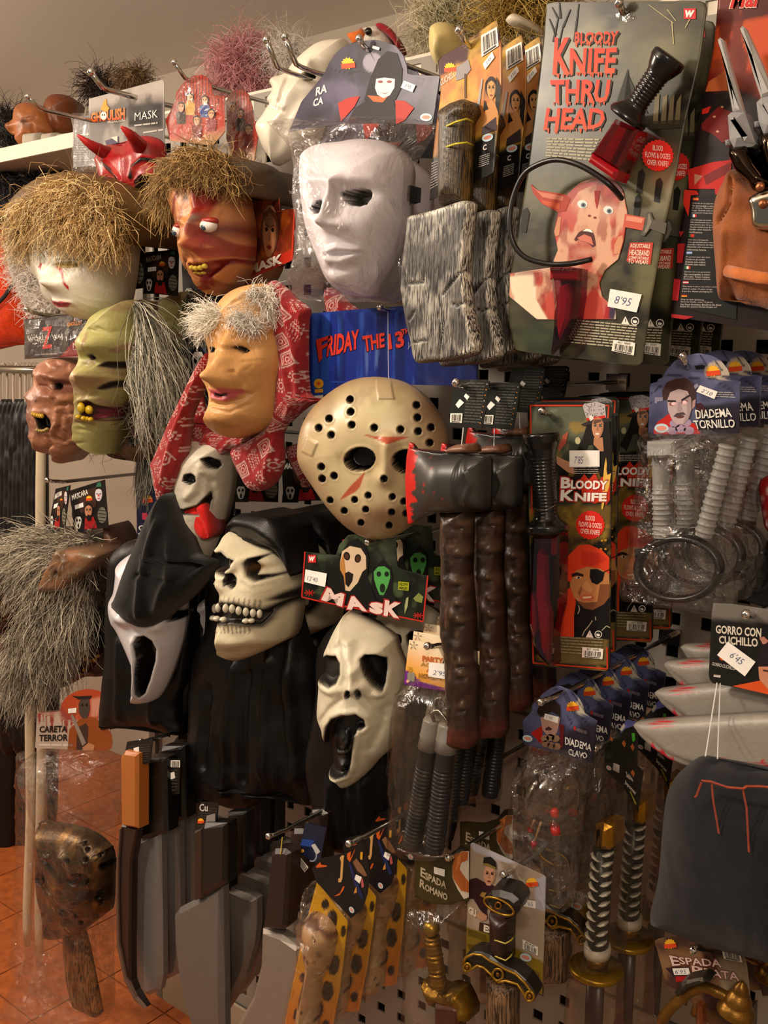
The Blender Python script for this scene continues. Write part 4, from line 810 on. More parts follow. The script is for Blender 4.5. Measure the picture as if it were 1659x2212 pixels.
AH = [(884, 956), (890, 957), (899, 970), (918, 978), (941, 983), (1003, 983), (1049, 984), (1056, 992), (1054, 1098), (1046, 1106), (995, 1106), (956, 1105), (937, 1110), (918, 1117), (899, 1125), (882, 1133), (877, 1094), (875, 1036), (878, 988)]
r = Re(pl, AH, .026, .03, '#262625', .0016, power=2.2); r.n *= .1+.9*sst(seg_dist(r.p, pl.lp([(884, 956), (876, 1036), (881, 1133)])), .0, .06)
r.n -= .004*sst(r.p[:, 0], pl.l(1004, 1040)[0], pl.l(1012, 1040)[0]); r.ridge([(1010, 986), (1008, 1050), (998, 1103)], .02, 4, .0025)
r.blend(sst(r.p[:, 0], pl.l(1000, 1040)[0], pl.l(1016, 1040)[0]), '#0a0a0a'); r.mottle('#343431', 18, .45, .7, .6)
d = seg_dist(r.p, pl.lp([(884, 956), (878, 988), (875, 1036), (877, 1094), (882, 1133)]))/pl.sc(880, 1040)[0]; ang = r.p[:, 1]*170
reach = 10+40*np.maximum(0, vnoise(np.stack([ang, ang*0], 1), 3)-.35)+26*np.maximum(0, vnoise(np.stack([ang*2.3, ang*0], 1), 9)-.5); r.blend(1-sst(d, reach-1.5, reach+2.5), '#b8160e')
for x, y, q in ((908, 1048, 3), (905, 1064, 3), (931, 1012, 2), (930, 987, 1.5), (937, 1065, 1.5), (955, 1078, 1.5)): r.dab(x, y, .01, q, q, '#b01a10', 1)
r.build('axe_head', 'satin', t, back=.004)
mb = MB(); q = pl.pw([(1000, 969)], -.004)[0]
rr = Re(pl, [(973, 982), (974, 972), (980, 962), (992, 959), (1018, 958), (1026, 965), (1027, 980)], .022, .012, '#6d4632', .002, n0=-.012); rr.dab(985, 970, 0, 14, 10, '#8a6a58', .6); rr.build('handle_stub', 'rubber', t, back=.012)
HW = [(958, 1100), (1014, 1100), (1012, 1180), (1010, 1240), (1018, 1330), (1019, 1400), (1022, 1440), (1026, 1475), (1022, 1540), (1025, 1600), (1018, 1616), (976, 1616), (968, 1604), (971, 1540), (970, 1470), (964, 1390), (957, 1330), (961, 1250), (958, 1180)]
r = Re(pl, HW, .022, .02, '#35241c', .0018, n0=-.014); r.noise(.004, 55, 3); r.mottle('#1a120e', 40, .45, .6, .8, 4, (3, .6)); r.mottle('#5a4030', 60, .56, .7, .7, 8, (3, .7)); r.paint([(960, 1560), (1030, 1590), (1030, 1630), (960, 1630)], 0, '#4f1e14', 30, .8)
for x, y in ((995, 1195), (992, 1302), (996, 1340), (990, 1255), (997, 1430), (999, 1455), (1000, 1525), (1005, 1128)): r.bump(x, y, .01, 7, 8, .006); r.bump(x-2, y+12, .01, 6, 4, -.005); r.dab(x, y, .01, 5, 7, '#6a5240', .7); r.dab(x-1, y+12, .01, 6, 4, '#0f0a08', .8)
r.build('axe_handle', 'rubber', t, back=.012, label='dark brown bark handle')
for k, (dx, dy, dz) in enumerate(((.004, .056, -.004), (.002, .112, .012), (.002, .168, .014))):
    dup(t, (dx, dy, dz), ('second toy axe from the front, black poll and bark handle showing', 'third toy axe from the front, thinner sliver of head and handle', 'rearmost toy axe, right against the bloody knife handle')[k], 'toy axes on one hook')
hook(1003, 838, .372, 'chrome hook holding the black tags of the toy axes', .006)
# screw headband bags
pl = Pl(1490, 1000, .29)
t = thing('screw_headband_bag', "front bag lettered DIADEMA TORNILLO, 2'10 sticker, two grey screws on a black headband", 'toy pack', P(1490, 795, .29))
HO_ = [(1400, 936), (1404, 828), (1420, 827), (1421, 819), (1431, 818), (1437, 802), (1457, 780), (1485, 767), (1508, 763), (1538, 768), (1558, 780), (1572, 798), (1577, 812), (1577, 823), (1600, 824), (1598, 870), (1596, 937)]
r = flatart(pl, HO_, '#5d6186', .002); r.mottle('#3a3c58', 30, .45, .62, .9, 3); r.mottle('#7f86aa', 25, .52, .68, .6, 6); r.paint([(1520, 880), (1600, 870), (1600, 940), (1510, 940)], 0, '#241f2c', 14); r.dab(1420, 900, 0, 26, 40, '#2c2e46', .7); r.dab(1560, 855, 0, 40, 14, '#4c4e6c', .7)
r.paint(arc(1550, 801, 27, 20), 0, '#b3a89a', 4)
for ln in ([(1435, 808), (1470, 812), (1520, 820), (1580, 812)], [(1512, 766), (1524, 785), (1532, 795)], [(1545, 780), (1560, 800)], [(1408, 850), (1425, 835), (1445, 830)], [(1550, 825), (1575, 840), (1590, 855)], [(1404, 870), (1430, 862)]): r.stroke(ln, 0, 1.8, '#1c1b28', .9)
r.build('header_card', 'card', t, back=.001)
mb = MB(); n = .0008
sun_logo(mb, pl, 1540, 801, 30, n)
ink(mb, pl, [(1412, 928), (1420, 912), (1446, 893), (1456, 905), (1500, 915), (1514, 937), (1412, 937)], n, srgb('#b81c18')); ink(mb, pl, [(1504, 872), (1514, 870), (1524, 884), (1512, 905), (1502, 900)], n, srgb('#3a1216'))
for x, y in ((1452, 930), (1470, 926), (1488, 930), (1458, 915), (1482, 913)): ink(mb, pl, arc(x, y, 12, 9, 0, 360, 9), n+.0001, srgb('#a08aa4'))
ink(mb, pl, [(1414, 858), (1432, 858), (1432, 866), (1419, 868), (1420, 872), (1414, 870)], n, srgb('#8a86a0')); ink(mb, pl, [(1490, 838), (1506, 828), (1510, 834), (1494, 846)], n, srgb('#8a86a0'))
ink(mb, pl, [(1432, 862), (1430, 845), (1440, 826), (1460, 818), (1480, 816), (1496, 826), (1503, 846), (1502, 870), (1494, 882)], n+.0002, srgb('#3c2420'))
pface(mb, pl, 1468, 878, 62, 76, n+.0003, '#b8a2a4', None, -4, '#e0b0b4', '#5c3a34', False, .5)
for q in (-1, 1): ink(mb, pl, arc(1466+q*12.5, 870-q*2, 8, 4.5, 0, 360, 10, -12), n+.0006, srgb('#8a4a52')); ink(mb, pl, arc(1466+q*12.5, 870-q*2, 4, 3, 0, 360, 8), n+.0007, srgb('#ecdcdc')); bar(mb, pl, (1466+q*6, 866-q*1), (1466+q*24, 860-q*6), 4, n+.0007, srgb('#241c20'))
ink(mb, pl, [(1454, 900), (1462, 892), (1476, 890), (1482, 896), (1472, 896), (1462, 901)], n+.0006, srgb('#4a3c46')); ink(mb, pl, [(1496, 866), (1503, 862), (1501, 878), (1495, 884)], n+.0006, srgb('#b08888'))
oval_logo(mb, pl, 1429, 925, 31, n+.0003)
for s_, q in (('DIADEMA', [(1502, 886), (1577, 882), (1581, 900), (1503, 905)]), ('TORNILLO', [(1497, 908), (1586, 905), (1588, 923), (1502, 927)])): text(mb, pl, s_, [(x+1.5, y+1.5) for x, y in q], n+.0002, srgb('#121016'), .03); text(mb, pl, s_, q, n+.0004, srgb('#e2dfd6'), .012, 0, None, .8)
microtext(mb, pl, [(1546, 846), (1582, 847), (1590, 862), (1546, 860)], 3, n, srgb('#a09c9c'), .45, 3)
ink(mb, pl, [(1500, 790), (1516, 788), (1524, 790), (1520, 797), (1504, 798)], n, srgb('#0c0b10'))
mb.build('header_print', 'ink', t)
def screw(t, a, b, r0, r1, turns, head=None, plain=.35):
    A, B = pl.pw([a], .02)[0], pl.pw([b], .02)[0]; s = pl.sc(*a, .02)[1]; mb = MB(); u = np.linspace(0, 1, 12*turns); rad = (r0+(r1-r0)*u)*s*(1+.16*np.maximum(0, np.sin(u*turns*2*np.pi))*(u > plain)); tube(mb, A+(B-A)*u[:, None], rad, srgb('#8b8b88'), 18)
    o = mb.build('screw', 'satin', t, True)
    if head: m2 = MB(); slab(m2, pl, head, -.002, .040, srgb('#8b8b88'), .003); m2.build('screw_head', 'satin', o)
screw(t, (1427, 985), (1429, 1162), 18, 17, 16, [(1395, 954), (1454, 953), (1454, 988), (1395, 990)], .4); screw(t, (1572, 962), (1520, 1158), 17, 19, 13, None, 0)
mb = MB(); el = np.array([pl.pw([p_], .018)[0] for p_ in arc(1467, 1228, 88, 66, 0, 360, 36)]); tube(mb, np.concatenate([el, el[:2]]), .0042, srgb('#141212'), 8, flat=((0, -1, 0), 2.0)); hb = mb.build('headband', 'satin', t, True)
mb = MB()
for a in range(30, 152, 6): q = [(1467+rx*math.cos(math.radians(a)), 1228+ry*math.sin(math.radians(a))) for rx, ry in ((85, 63), (79, 57))]; tube(mb, [pl.pw([q[0]], .022)[0], pl.pw([q[1]], .024)[0]], .0009, srgb('#2a2828'), 4)
mb.build('comb_teeth', 'satin', t)
bag(pl, [(1398, 930), (1597, 931), (1602, 950), (1590, 1060), (1586, 1199), (1580, 1316), (1502, 1320), (1409, 1301), (1352, 1294), (1352, 1238), (1368, 1179), (1372, 1139), (1390, 1000)], 'clear_pouch', t, .045, n0=.0, seed=4, R=.03)
dup(t, (.002, .055, .004), 'second screw headband bag, its grey ridged screw showing at the front bag\'s side', 'screw headband bags'); dup(t, (.006, .11, .004), 'rearmost screw headband bag, only its dim arched header top showing', 'screw headband bags')
sticker(pl, [(1512, 832), (1550, 846), (1543, 862), (1504, 846)], .0018, t, "2'10", (.2, .3, .8, .8))
hook(1486, 796, .292, 'chrome hook with round tip holding the screw headband bags', .012)
# knife-through-hat
pl = Pl(1600, 1400, .34)
t = thing('knife_hat', 'black knit hat with foam knife, header lettered GORRO CON CUCHILLO, 6\'95 sticker', 'toy pack', P(1624, 1332, .34))
GO = [(1541, 1299), (1700, 1322), (1790, 1335), (1784, 1500), (1772, 1514), (1700, 1505), (1540, 1476), (1533, 1468), (1531, 1458), (1537, 1330)]
r = flatart(pl, GO, '#191817', .003); r.paint([(1536, 1290), (1800, 1330), (1800, 1350), (1536, 1330)], 0, '#6d6964', 14); r.build('header_card', 'card', t, back=.0012)
mb = MB(); n = .0008
for s_, q in (('GORRO CON', [(1546, 1350), (1645, 1357), (1644, 1377), (1546, 1368)]), ('CUCHILLO', [(1553, 1373), (1637, 1379), (1637, 1398), (1553, 1390)])): text(mb, pl, s_, q, n, srgb('#cfc8b8'), .03)
ink(mb, pl, arc(1561, 1421, 7, 6, 0, 360, 10), n, srgb('#c85020')); text(mb, pl, 'GORRO CUCHILLO', [(1539, 1430), (1590, 1440), (1588, 1448), (1538, 1437)], n, srgb('#c8c4bc'), .01); ink(mb, pl, [(1542, 1457), (1557, 1459), (1556, 1464), (1541, 1462)], n, srgb('#bdb6b0'))
ink(mb, pl, [(1636, 1440), (1640, 1405), (1660, 1385), (1700, 1390), (1720, 1440)], n+.0001, srgb('#1c1518')); ink(mb, pl, [(1638, 1440), (1715, 1440), (1715, 1480), (1690, 1510), (1650, 1490), (1640, 1465)], n+.0001, srgb('#c08468')); ink(mb, pl, [(1582, 1482), (1642, 1470), (1660, 1490), (1720, 1500), (1720, 1512), (1659, 1500)], n+.0003, srgb('#cf5020')); ink(mb, pl, [(1648, 1446), (1662, 1448), (1660, 1452), (1648, 1450)], n+.0003, srgb('#4a2a20')); ink(mb, pl, [(1640, 1378), (1650, 1375), (1664, 1388), (1648, 1392)], n, srgb('#b07868'))
mb.build('header_print', 'ink', t); sticker(pl, [(1572, 1386), (1632, 1430), (1609, 1461), (1549, 1415)], .0016, t, "6'45", (.3, .25, .72, .65))
pb = Pl(1540, 1600, .345)
BO = [(1366, 1563), (1378, 1560), (1468, 1553), (1659, 1542), (1800, 1534), (1800, 1680), (1659, 1664), (1560, 1662), (1487, 1655), (1450, 1640), (1414, 1616), (1387, 1591)]
r = Re(pb, BO, .010, .012, '#8a857c', .0024, n0=.0); r.ridge([(1372, 1570), (1400, 1598), (1440, 1630), (1490, 1650)], .0, 6, -.002)
lower = [(1414, 1618), (1440, 1636), (1480, 1654), (1530, 1660), (1600, 1664), (1700, 1664)]; d = seg_dist(r.p, pb.lp(lower))/pb.sc(1500, 1640)[1]; u = (r.p[:, 0]-pb.l(1414, 1618)[0])/pb.sc(1500, 1640)[0]
reach = 8+46*np.abs(((u/26) % 1)-.5)*(.5+vnoise(np.stack([np.floor(u/26), u*0], 1), 2))*np.maximum((u > 118)*1.0, ((u > -10) & (u < 50))*.55); reach = np.where((u > 55) & (u < 118), 0, reach); r.blend(1-sst(d, reach-2, reach+2), '#b01a2c')
for i, x in enumerate((1415, 1428, 1439, 1448)): r.paint([(x-3.5+i*.4, 1558-i), (x+3.5-i*.4, 1558-i), (x+1, 1572-i*1.5), (x, 1574-i*1.5)], 0, '#b0202c', 2)
blade = r.build('foam_blade', 'latex', t, back=.012, label='grey foam knife blade with red marks')
r = Re(pb, [(1486, 1652), (1520, 1632), (1545, 1641), (1600, 1646), (1659, 1662), (1740, 1676), (1790, 1720), (1800, 2080), (1659, 2062), (1560, 2040), (1470, 2008), (1412, 1975), (1430, 1880), (1440, 1760), (1452, 1690)], .05, .06, '#15151a', .004, n0=.012)
for x in range(1420, 1800, 9): r.ridge([(x+25, 1640), (x+8, 1850), (x-5, 2080)], .05, 3, .0008)
r.noise(.006, 14, 5); r.dab(1520, 1750, .04, 60, 90, '#1c1c20', .5)
r.build('knit_hat', 'cloth', t, back=.02, label='black knit hat')
mb = MB()
for pts in ([(1515, 1686), (1535, 1688), (1570, 1700), (1605, 1703), (1612, 1698), (1640, 1698), (1680, 1702)], [(1536, 1690), (1540, 1730), (1552, 1800)], [(1603, 1702), (1612, 1745), (1617, 1840)], [(1514, 1690), (1504, 1718), (1500, 1722)]):
    for sgn in (0, 1): tube(mb, np.array([pb.pw([(x+sgn*2, y+sgn)], .0635+(.002 if sgn else 0))[0] for x, y in pts]), .0010 if len(pts) > 4 else .0006, srgb('#8e3a22'), 5)
mb.build('red_thread', 'cloth', t); mb = MB(); tube(mb, [P(1549, 1475, .342), P(1524, 1634, .40)], .0006, srgb('#d8d8d8'), 5); tube(mb, [P(1556, 1476, .34), P(1550, 1640, .40)], .0006, srgb('#c8c8c8'), 5); mb.build('hang_thread', 'plastic', t)
for k, (dx, dy, dz, a, lb) in enumerate(((.006, .030, .030, 1.5, 'second foam knife blade up, level edge with four red drips, above the front hat'), (.012, .06, .044, -6, 'foam knife blade mostly hidden, only its rounded tip showing'), (.022, .085, .056, -8, 'tilted foam knife blade with bright red drips, third grey blade up'), (.036, .125, .072, -6, 'topmost foam knife blade, dim and partly behind the 6\'95 header card'))):
    c_ = thing('knife_hat', lb, 'toy pack', (t.location.x+dx, t.location.y+dy, t.location.z+dz), 'knife hats on one hook'); b_ = blade.copy(); COL.objects.link(b_); b_.parent = c_; c_.rotation_euler = (0, math.radians(-a*.6), 0)
t['group'] = 'knife hats on one hook'
hook(1624, 1333, .343, 'chrome hook with round tip holding the knife hats', .006)
# nail headband bags
pl = Pl(1200, 1700, .30)
t = thing('nail_headband_bag', 'front bag lettered DIADEMA CLAVO with a clear dome and clear nail with red band', 'toy pack', P(1225, 1500, .30))
C = lambda p: cv(p, 1100, 1460, 5.18)
r = flatart(pl, C([(160, 770), (150, 500), (250, 400), (255, 330), (300, 290), (370, 200), (480, 125), (560, 112), (680, 150), (770, 230), (830, 330), (850, 430), (985, 500), (950, 800), (930, 975), (580, 870)]), '#565b80', .002)
r.mottle('#343650', 30, .45, .62, .9, 3); r.mottle('#7a82ac', 25, .52, .68, .6, 6); r.paint(C([(560, 700), (980, 560), (950, 1000), (560, 880)]), 0, '#211c2a', 24); r.paint(C([(780, 260), (860, 430), (760, 420), (740, 330)]), 0, '#b9b3a0', 4); r.dab(1135, 1590, 0, 20, 30, '#2a2c44', .7)
for ln in ([(480, 120), (560, 170), (600, 200)], [(700, 180), (780, 300), (850, 400)], [(640, 440), (700, 520), (690, 560)], [(820, 480), (900, 560), (960, 620)]): r.stroke(C(ln), 0, 1.6, '#15141f', .9)
r.build('header_card', 'card', t, back=.001)
mb = MB(); n = .0008
sun_logo(mb, pl, *C([(705, 340)])[0], 26, n)
ink(mb, pl, C([(240, 640), (370, 555), (380, 780)]), n, srgb('#a82014')); ink(mb, pl, C([(560, 540), (620, 550), (600, 800), (570, 820)]), n, srgb('#5a1218'))
ink(mb, pl, C([(350, 460), (570, 470), (540, 620), (500, 680), (420, 660), (370, 600)]), n+.0002, srgb('#b08a80')); ink(mb, pl, C([(310, 400), (360, 270), (480, 250), (570, 330), (575, 460), (480, 400), (350, 460)]), n+.0003, srgb('#2a1c18')); ink(mb, pl, C([(400, 590), (440, 565), (480, 590), (470, 610), (410, 610)]), n+.0004, srgb('#4a2a28'))
for x, y in ((400, 700), (460, 690), (520, 700), (410, 760), (470, 780), (530, 790)): ink(mb, pl, arc(*C([(x, y)])[0], 9, 8, 0, 360, 8), n+.0002, srgb('#93765c'))
for s_, q in (('DIADEMA', [(625, 680), (920, 765), (915, 840), (622, 765)]), ('CLAVO', [(665, 815), (872, 865), (868, 930), (660, 885)])): text(mb, pl, s_, C(q), n+.0003, srgb('#d8d4cc'), .014, 0, None, .7)
oval_logo(mb, pl, *C([(205, 700)])[0], 22, n+.0003, 12); microtext(mb, pl, C([(750, 580), (870, 620), (865, 660), (745, 615)]), 4, n, srgb('#8a7a84'), .45, 2); ink(mb, pl, C([(722, 560), (748, 570), (742, 615), (720, 605)]), n, srgb('#a8281c'))
mb.build('header_print', 'ink', t)
sticker(pl, C([(400, 422), (553, 460), (540, 530), (385, 480)]), .0016, t, "1'95", (.15, .25, .6, .75))
rr = Re(pl, arc(1189, 1716, 60, 70, 0, 360, 40, -14), .045, .055, '#d8d4cc', .004, n0=.004); rr.build('dome', 'clear', t, back=0, label='clear plastic dome')
mb = MB(); rim = np.array([pl.pw([p_], .005)[0] for p_ in arc(1189, 1716, 60, 70, 0, 360, 36, -14)]); tube(mb, np.concatenate([rim, rim[:2]]), .0011, srgb('#a8a29a'), 6); mb.build('dome_rim', 'clear', t, True)
def rod(name, pts, rad, col, mt='plastic', n=.02, k=14, parent=None):
    mb = MB(); A = np.array([pl.pw([p_[:2]], p_[2] if len(p_) > 2 else n)[0] for p_ in pts]); s = pl.sc(*pts[0][:2], n)[1]; tube(mb, A, np.asarray(rad, float)*s, srgb(col), k); return mb.build(name, mt, parent or t, True)
rod('clear_nail', [(1200, 1770), (1202, 1810), (1206, 1900), (1208, 1936), (1208, 1944), (1208, 1950)], [8, 8, 7, 7, 16, 14], '#c8c4bc', 'clear', .02); rod('red_band', [(1199, 1786), (1201, 1802)], [10, 10], '#c01818'); rod('red_tip', [(1196, 1746), (1198, 1752), (1199, 1762), (1198, 1766)], [5, 9, 9, 3], '#c81c1c')
rod('nail_thread', [(1205, 1898+i*2) for i in range(16)], [7+1.2*(i % 2) for i in range(16)], '#b8b4ac', 'clear', .021)
for a, b, tp in (((1169, 1775), (1154, 1818), (1150, 1836)), ((1155, 1770), (1146, 1790), (1143, 1800))): rod('dart', [(*a, .012), (*b, .012)], [2.5, 2.5], '#b8906c', 'plastic', .012); rod('dart_head', [(*b, .012), ((b[0]*.7+tp[0]*.3), (b[1]*.7+tp[1]*.3), .012), (*tp, .012)], [6, 7, 1], '#9c1420', 'plastic', .012, 6)
bag(pl, cv([(330, -180), (180, 450), (100, 750), (90, 960), (120, 1060), (300, 1200), (480, 1330), (560, 1510), (740, 1570), (780, 1500), (810, 1310), (880, 600), (980, 0), (900, -60), (600, -160)], 1080, 1640, 4.88), 'clear_pouch', t, .05, n0=-.002, seed=14)
for k, (dy, lb) in enumerate(((.052, 'second nail headband bag, moon and orange sun of its header above the front one'), (.10, 'third nail headband bag, the dark edge of its header fanned out'), (.15, 'fourth nail headband bag back, its header edge a thin dark line'), (.20, 'rearmost nail headband bag, its header corner nearest the grey knife tips'))): dup(t, (-.006, dy, .002), lb, 'nail headband bags')
hook(1216, 1498, .302, 'chrome hook standing out through the nail headband headers', .004, out=.05)
# bagged katanas
pl = Pl(1300, 1900, .245)
t = thing('toy_katana', 'front bagged toy katana, gold pommel and black grip with white diamonds', 'toy sword', P(1330, 1606, .245))
C = lambda p: cv(p, 1100, 1460, 5.18)
mb = MB(); slab(mb, pl, C([(1060, 830), (1230, 600), (1320, 475), (1400, 500), (1440, 700), (1430, 1000), (1500, 1070), (1440, 1540), (1400, 1440), (1300, 1280), (1080, 1050)]), -.0006, .0004, srgb('#16130f')); mb.build('header_card', 'card', t)
mb = MB(); n = .0009
ink(mb, pl, C([(1240, 590), (1320, 485), (1410, 510), (1400, 560), (1300, 590), (1250, 640)]), n, srgb('#5a5e9c')); ink(mb, pl, C([(1235, 600), (1280, 530), (1300, 560), (1260, 620)]), n+.0001, srgb('#b3ad9c')); ink(mb, pl, C([(1370, 640), (1405, 640), (1410, 720), (1380, 740)]), n, srgb('#3f9a2c'))
for x, y in ((1140, 710), (1285, 760), (1380, 800), (1385, 1090)): ink(mb, pl, C([(x-28, y-10), (x, y-40), (x+22, y), (x+5, y+45)]), n, srgb('#b0622c'))
text(mb, pl, 'Sable', C([(1300, 1060), (1370, 1120), (1390, 1190), (1310, 1130)]), n, srgb('#b8b0a4'), .03, .2); text(mb, pl, 'Japones', C([(1290, 1150), (1420, 1290), (1410, 1350), (1290, 1210)]), n, srgb('#b8b0a4'), .03, .2)
ink(mb, pl, C([(1345, 1290), (1360, 1290), (1425, 1430), (1410, 1440)]), n, srgb('#8a8426')); oval_logo(mb, pl, *C([(1115, 1030)])[0], 13, n, 40); ink(mb, pl, C([(1165, 970), (1235, 1000), (1230, 1090), (1160, 1050)]), n, srgb('#b9b2b0'))
mb.build('header_print', 'ink', t)
def ptube(name, pts, rad, col, mt, parent, n=.02, k=16, fl=None, pl_=None):
    p_ = pl_ or pl; mb = MB(); A = np.array([p_.pw([q[:2]], q[2] if len(q) > 2 else n)[0] for q in pts]); s = p_.sc(*pts[0][:2], n)[1]; tube(mb, A, np.asarray(rad, float)*s, srgb(col), k, flat=fl); return mb.build(name, mt, parent, True)
g = ptube('grip', [(1303, 1832), (1296, 1950), (1290, 2050)], [25, 25, 26], '#141111', 'satin', t, .02, 14, ((1, 0, 0), .85))
for i in range(10):
    y = 1846+i*21.5; x = 1281-i*1.6; mb = MB()
    slab(mb, pl, [(x-6, y-2), (x-1, y+4), (x+6, y+12), (x+13, y+18), (x+5, y+15), (x-4, y+9)], .028, .037, srgb('#b8b0a0'), .001); slab(mb, pl, [(x+18, y+4), (x+36, y), (x+36, y+5), (x+26, y+8)], .030, .0405, srgb('#b8b0a0'), .001)
    m_ = mb; V = m_.v[0], m_.v[1]
    for j, q in enumerate((m_.v[0], m_.v[1])):
        m1 = MB(); k = len(q)//3; m1.add(q, [f for f in ([(a*k+b_, a*k+(b_+1) % k, (a+1)*k+(b_+1) % k, (a+1)*k+b_) for a in range(2) for b_ in range(k)]+[tuple(range(k))[::-1], tuple(2*k+b_ for b_ in range(k))])], srgb('#b8b0a0')); m1.build('diamond', 'satin', g)
mb = MB(); slab(mb, pl, [(1290, 1790), (1300, 1782), (1318, 1790), (1319, 1834), (1312, 1840), (1292, 1838)], .006, .042, srgb('#a8761c'), .006); slab(mb, pl, [(1282, 1782), (1300, 1778), (1308, 1792), (1292, 1800), (1290, 1836), (1280, 1822)], .0, .026, srgb('#8c5c16'), .004); mb.build('pommel', 'gold', t)
ptube('white_collar', [(1291, 2042), (1290, 2062)], [29, 29], '#d2c8bc', 'satin', t, .02, 18, ((1, 0, 0), .9)); ptube('gold_collar', [(1290, 2064), (1289, 2084)], [24, 22], '#7a5210', 'gold', t, .02)
mb = MB(); c_ = pl.pw([(1288, 2092)], .02)[0]; s = pl.sc(1288, 2092)[1]; tube(mb, [c_+np.array([0, 0, .004]), c_+np.array([0, 0, .002]), c_-np.array([0, 0, .002]), c_-np.array([0, 0, .004])], [50*s, 54*s, 54*s, 50*s], srgb('#8a6a1c'), 30); mb.build('hand_guard', 'gold', t, True, label='round gold hand guard')
ptube('scabbard', [(1287, 2105), (1280, 2260), (1276, 2330)], [20, 20, 20], '#3a2018', 'satin', t, .02, 12, ((0, -1, 0), .6))
bag(pl, [(1288, 1640), (1312, 1620), (1360, 1720), (1368, 1800), (1358, 1950), (1345, 2150), (1338, 2330), (1226, 2330), (1236, 2100), (1248, 1950), (1268, 1760)], 'clear_sleeve', t, .044, 'film_dull', 0, .008, 21)
dup(t, (.002, .082, .0), 'second bagged toy katana, thinner sliver of grip with white marks', 'bagged toy katanas'); dup(t, (.004, .165, .0), 'rearmost bagged toy katana, dim behind its sleeve near the black hat', 'bagged toy katanas')
hook(1312, 1606, .252, 'chrome hook with flat round tip holding the katana sleeves', .004, out=.03)
# pirate swords
pl = Pl(1510, 2080, .30); C = lambda p: cv(p, 1380, 1980, 5.946)
t = thing('pirate_sword', 'front gold hilted toy sword, brown header lettered ESPADA PIRATA', 'toy sword', P(1510, 2043, .30))
PO = C([(200, 320), (240, 290), (450, 245), (620, 240), (900, 290), (1200, 370), (1340, 470), (1390, 650), (1420, 900), (1435, 1100), (1300, 1380), (900, 1380), (480, 870), (420, 905), (360, 890), (330, 800), (240, 450)])
r = flatart(pl, PO, '#6b4a2c', .002); r.mottle('#3c2326', 25, .45, .6, .9, 3); r.mottle('#94714a', 22, .55, .68, .7, 7); r.paint(C([(1050, 560), (1400, 560), (1430, 1150), (1100, 1000)]), 0, '#8f7f66', 16, .9); r.dab(1428, 2045, 0, 20, 16, '#3a2228', .9); r.build('header_card', 'card', t, back=.001)
mb = MB(); n = .0008; sun_logo(mb, pl, *C([(400, 350)])[0], 26, n)
for s_, q in (('E', [(385, 495), (500, 520), (535, 625), (430, 635)]), ('SPADA', [(500, 520), (1050, 550), (1068, 655), (530, 610)]), ('P', [(675, 625), (800, 650), (800, 755), (690, 745)]), ('IRATA', [(790, 655), (1275, 720), (1295, 830), (800, 755)])):
    q = C(q); text(mb, pl, s_, [(x+d, y+e) for (x, y), (d, e) in zip(q, ((-1.5, -1.5), (1.5, -1.5), (1.5, 1.5), (-1.5, 1.5)))], n+.0002, srgb('#6d1a24'), .06); text(mb, pl, s_, q, n+.0004, srgb('#d8beb4'), .02)
ink(mb, pl, C([(470, 770), (600, 755), (880, 760), (910, 820), (480, 840)]), n, srgb('#a81a18')); ink(mb, pl, C([(660, 370), (700, 365), (980, 450), (960, 470), (680, 420)]), n, srgb('#17100e')); ink(mb, pl, C([(340, 660), (640, 640), (680, 760), (440, 770)]), n, srgb('#2e1c26'))
mb.build('header_print', 'ink', t); barcode(pl, C([(1050, 350), (1290, 445), (1330, 590), (1090, 540)]), .0012, t); sticker(pl, C([(430, 668), (638, 662), (660, 748), (455, 750)]), .0016, t, "6'95", (.1, .2, .8, .8))
GU = C([(250, 1700), (300, 1380), (330, 1280), (450, 1130), (560, 1040), (660, 955), (790, 905), (900, 920), (1000, 965), (1080, 1005), (1130, 1050)])
mb = MB(); A = smooth_path(np.array([pl.pw([q], .03)[0] for q in GU]), 4); s = pl.sc(1500, 2140)[1]; u = np.arange(len(A)); tube(mb, A, s*(11+1.3*(u % 8 == 0)), srgb('#7d5a22'), 14); mb.build('knuckle_guard', 'gold', t, True)
mb = MB(); slab(mb, pl, C([(440, 1000), (520, 880), (590, 840), (800, 800), (900, 850), (800, 880), (640, 930), (480, 1060)]), .022, .044, srgb('#3e3a30'), .004); mb.build('guard_scroll', 'gold', t)
mb = MB(); a, b = pl.pw([C([(1335, 825)])[0]], .03)[0], pl.pw([C([(1245, 1230)])[0]], .03)[0]; uu = np.linspace(0, 1, 40); tube(mb, a+(b-a)*uu[:, None], s*(2+33*uu**.85+2.2*np.abs(np.sin(uu*9))), srgb('#7a561e'), 22); mb.build('pommel', 'gold', t, True, label='spiral gold pommel')
mb = MB(); slab(mb, pl, C([(1040, 1240), (1440, 1200), (1430, 1500), (1100, 1500)]), .01, .03, srgb('#2a1a14'), .004); mb.build('grip', 'satin', t)
mb = MB(); slab(mb, pl, C([(720, 1150), (800, 1180), (820, 1700), (720, 1700)]), .006, .02, srgb('#7a3c18'), .003); mb.build('blade', 'satin', t)
dup(t, (.012, .075, .004), 'second pirate sword behind the front one, its copper guard showing on both sides', 'pirate swords')
hook(1509, 2043, .302, 'short chrome hook through the pirate sword header', .003)
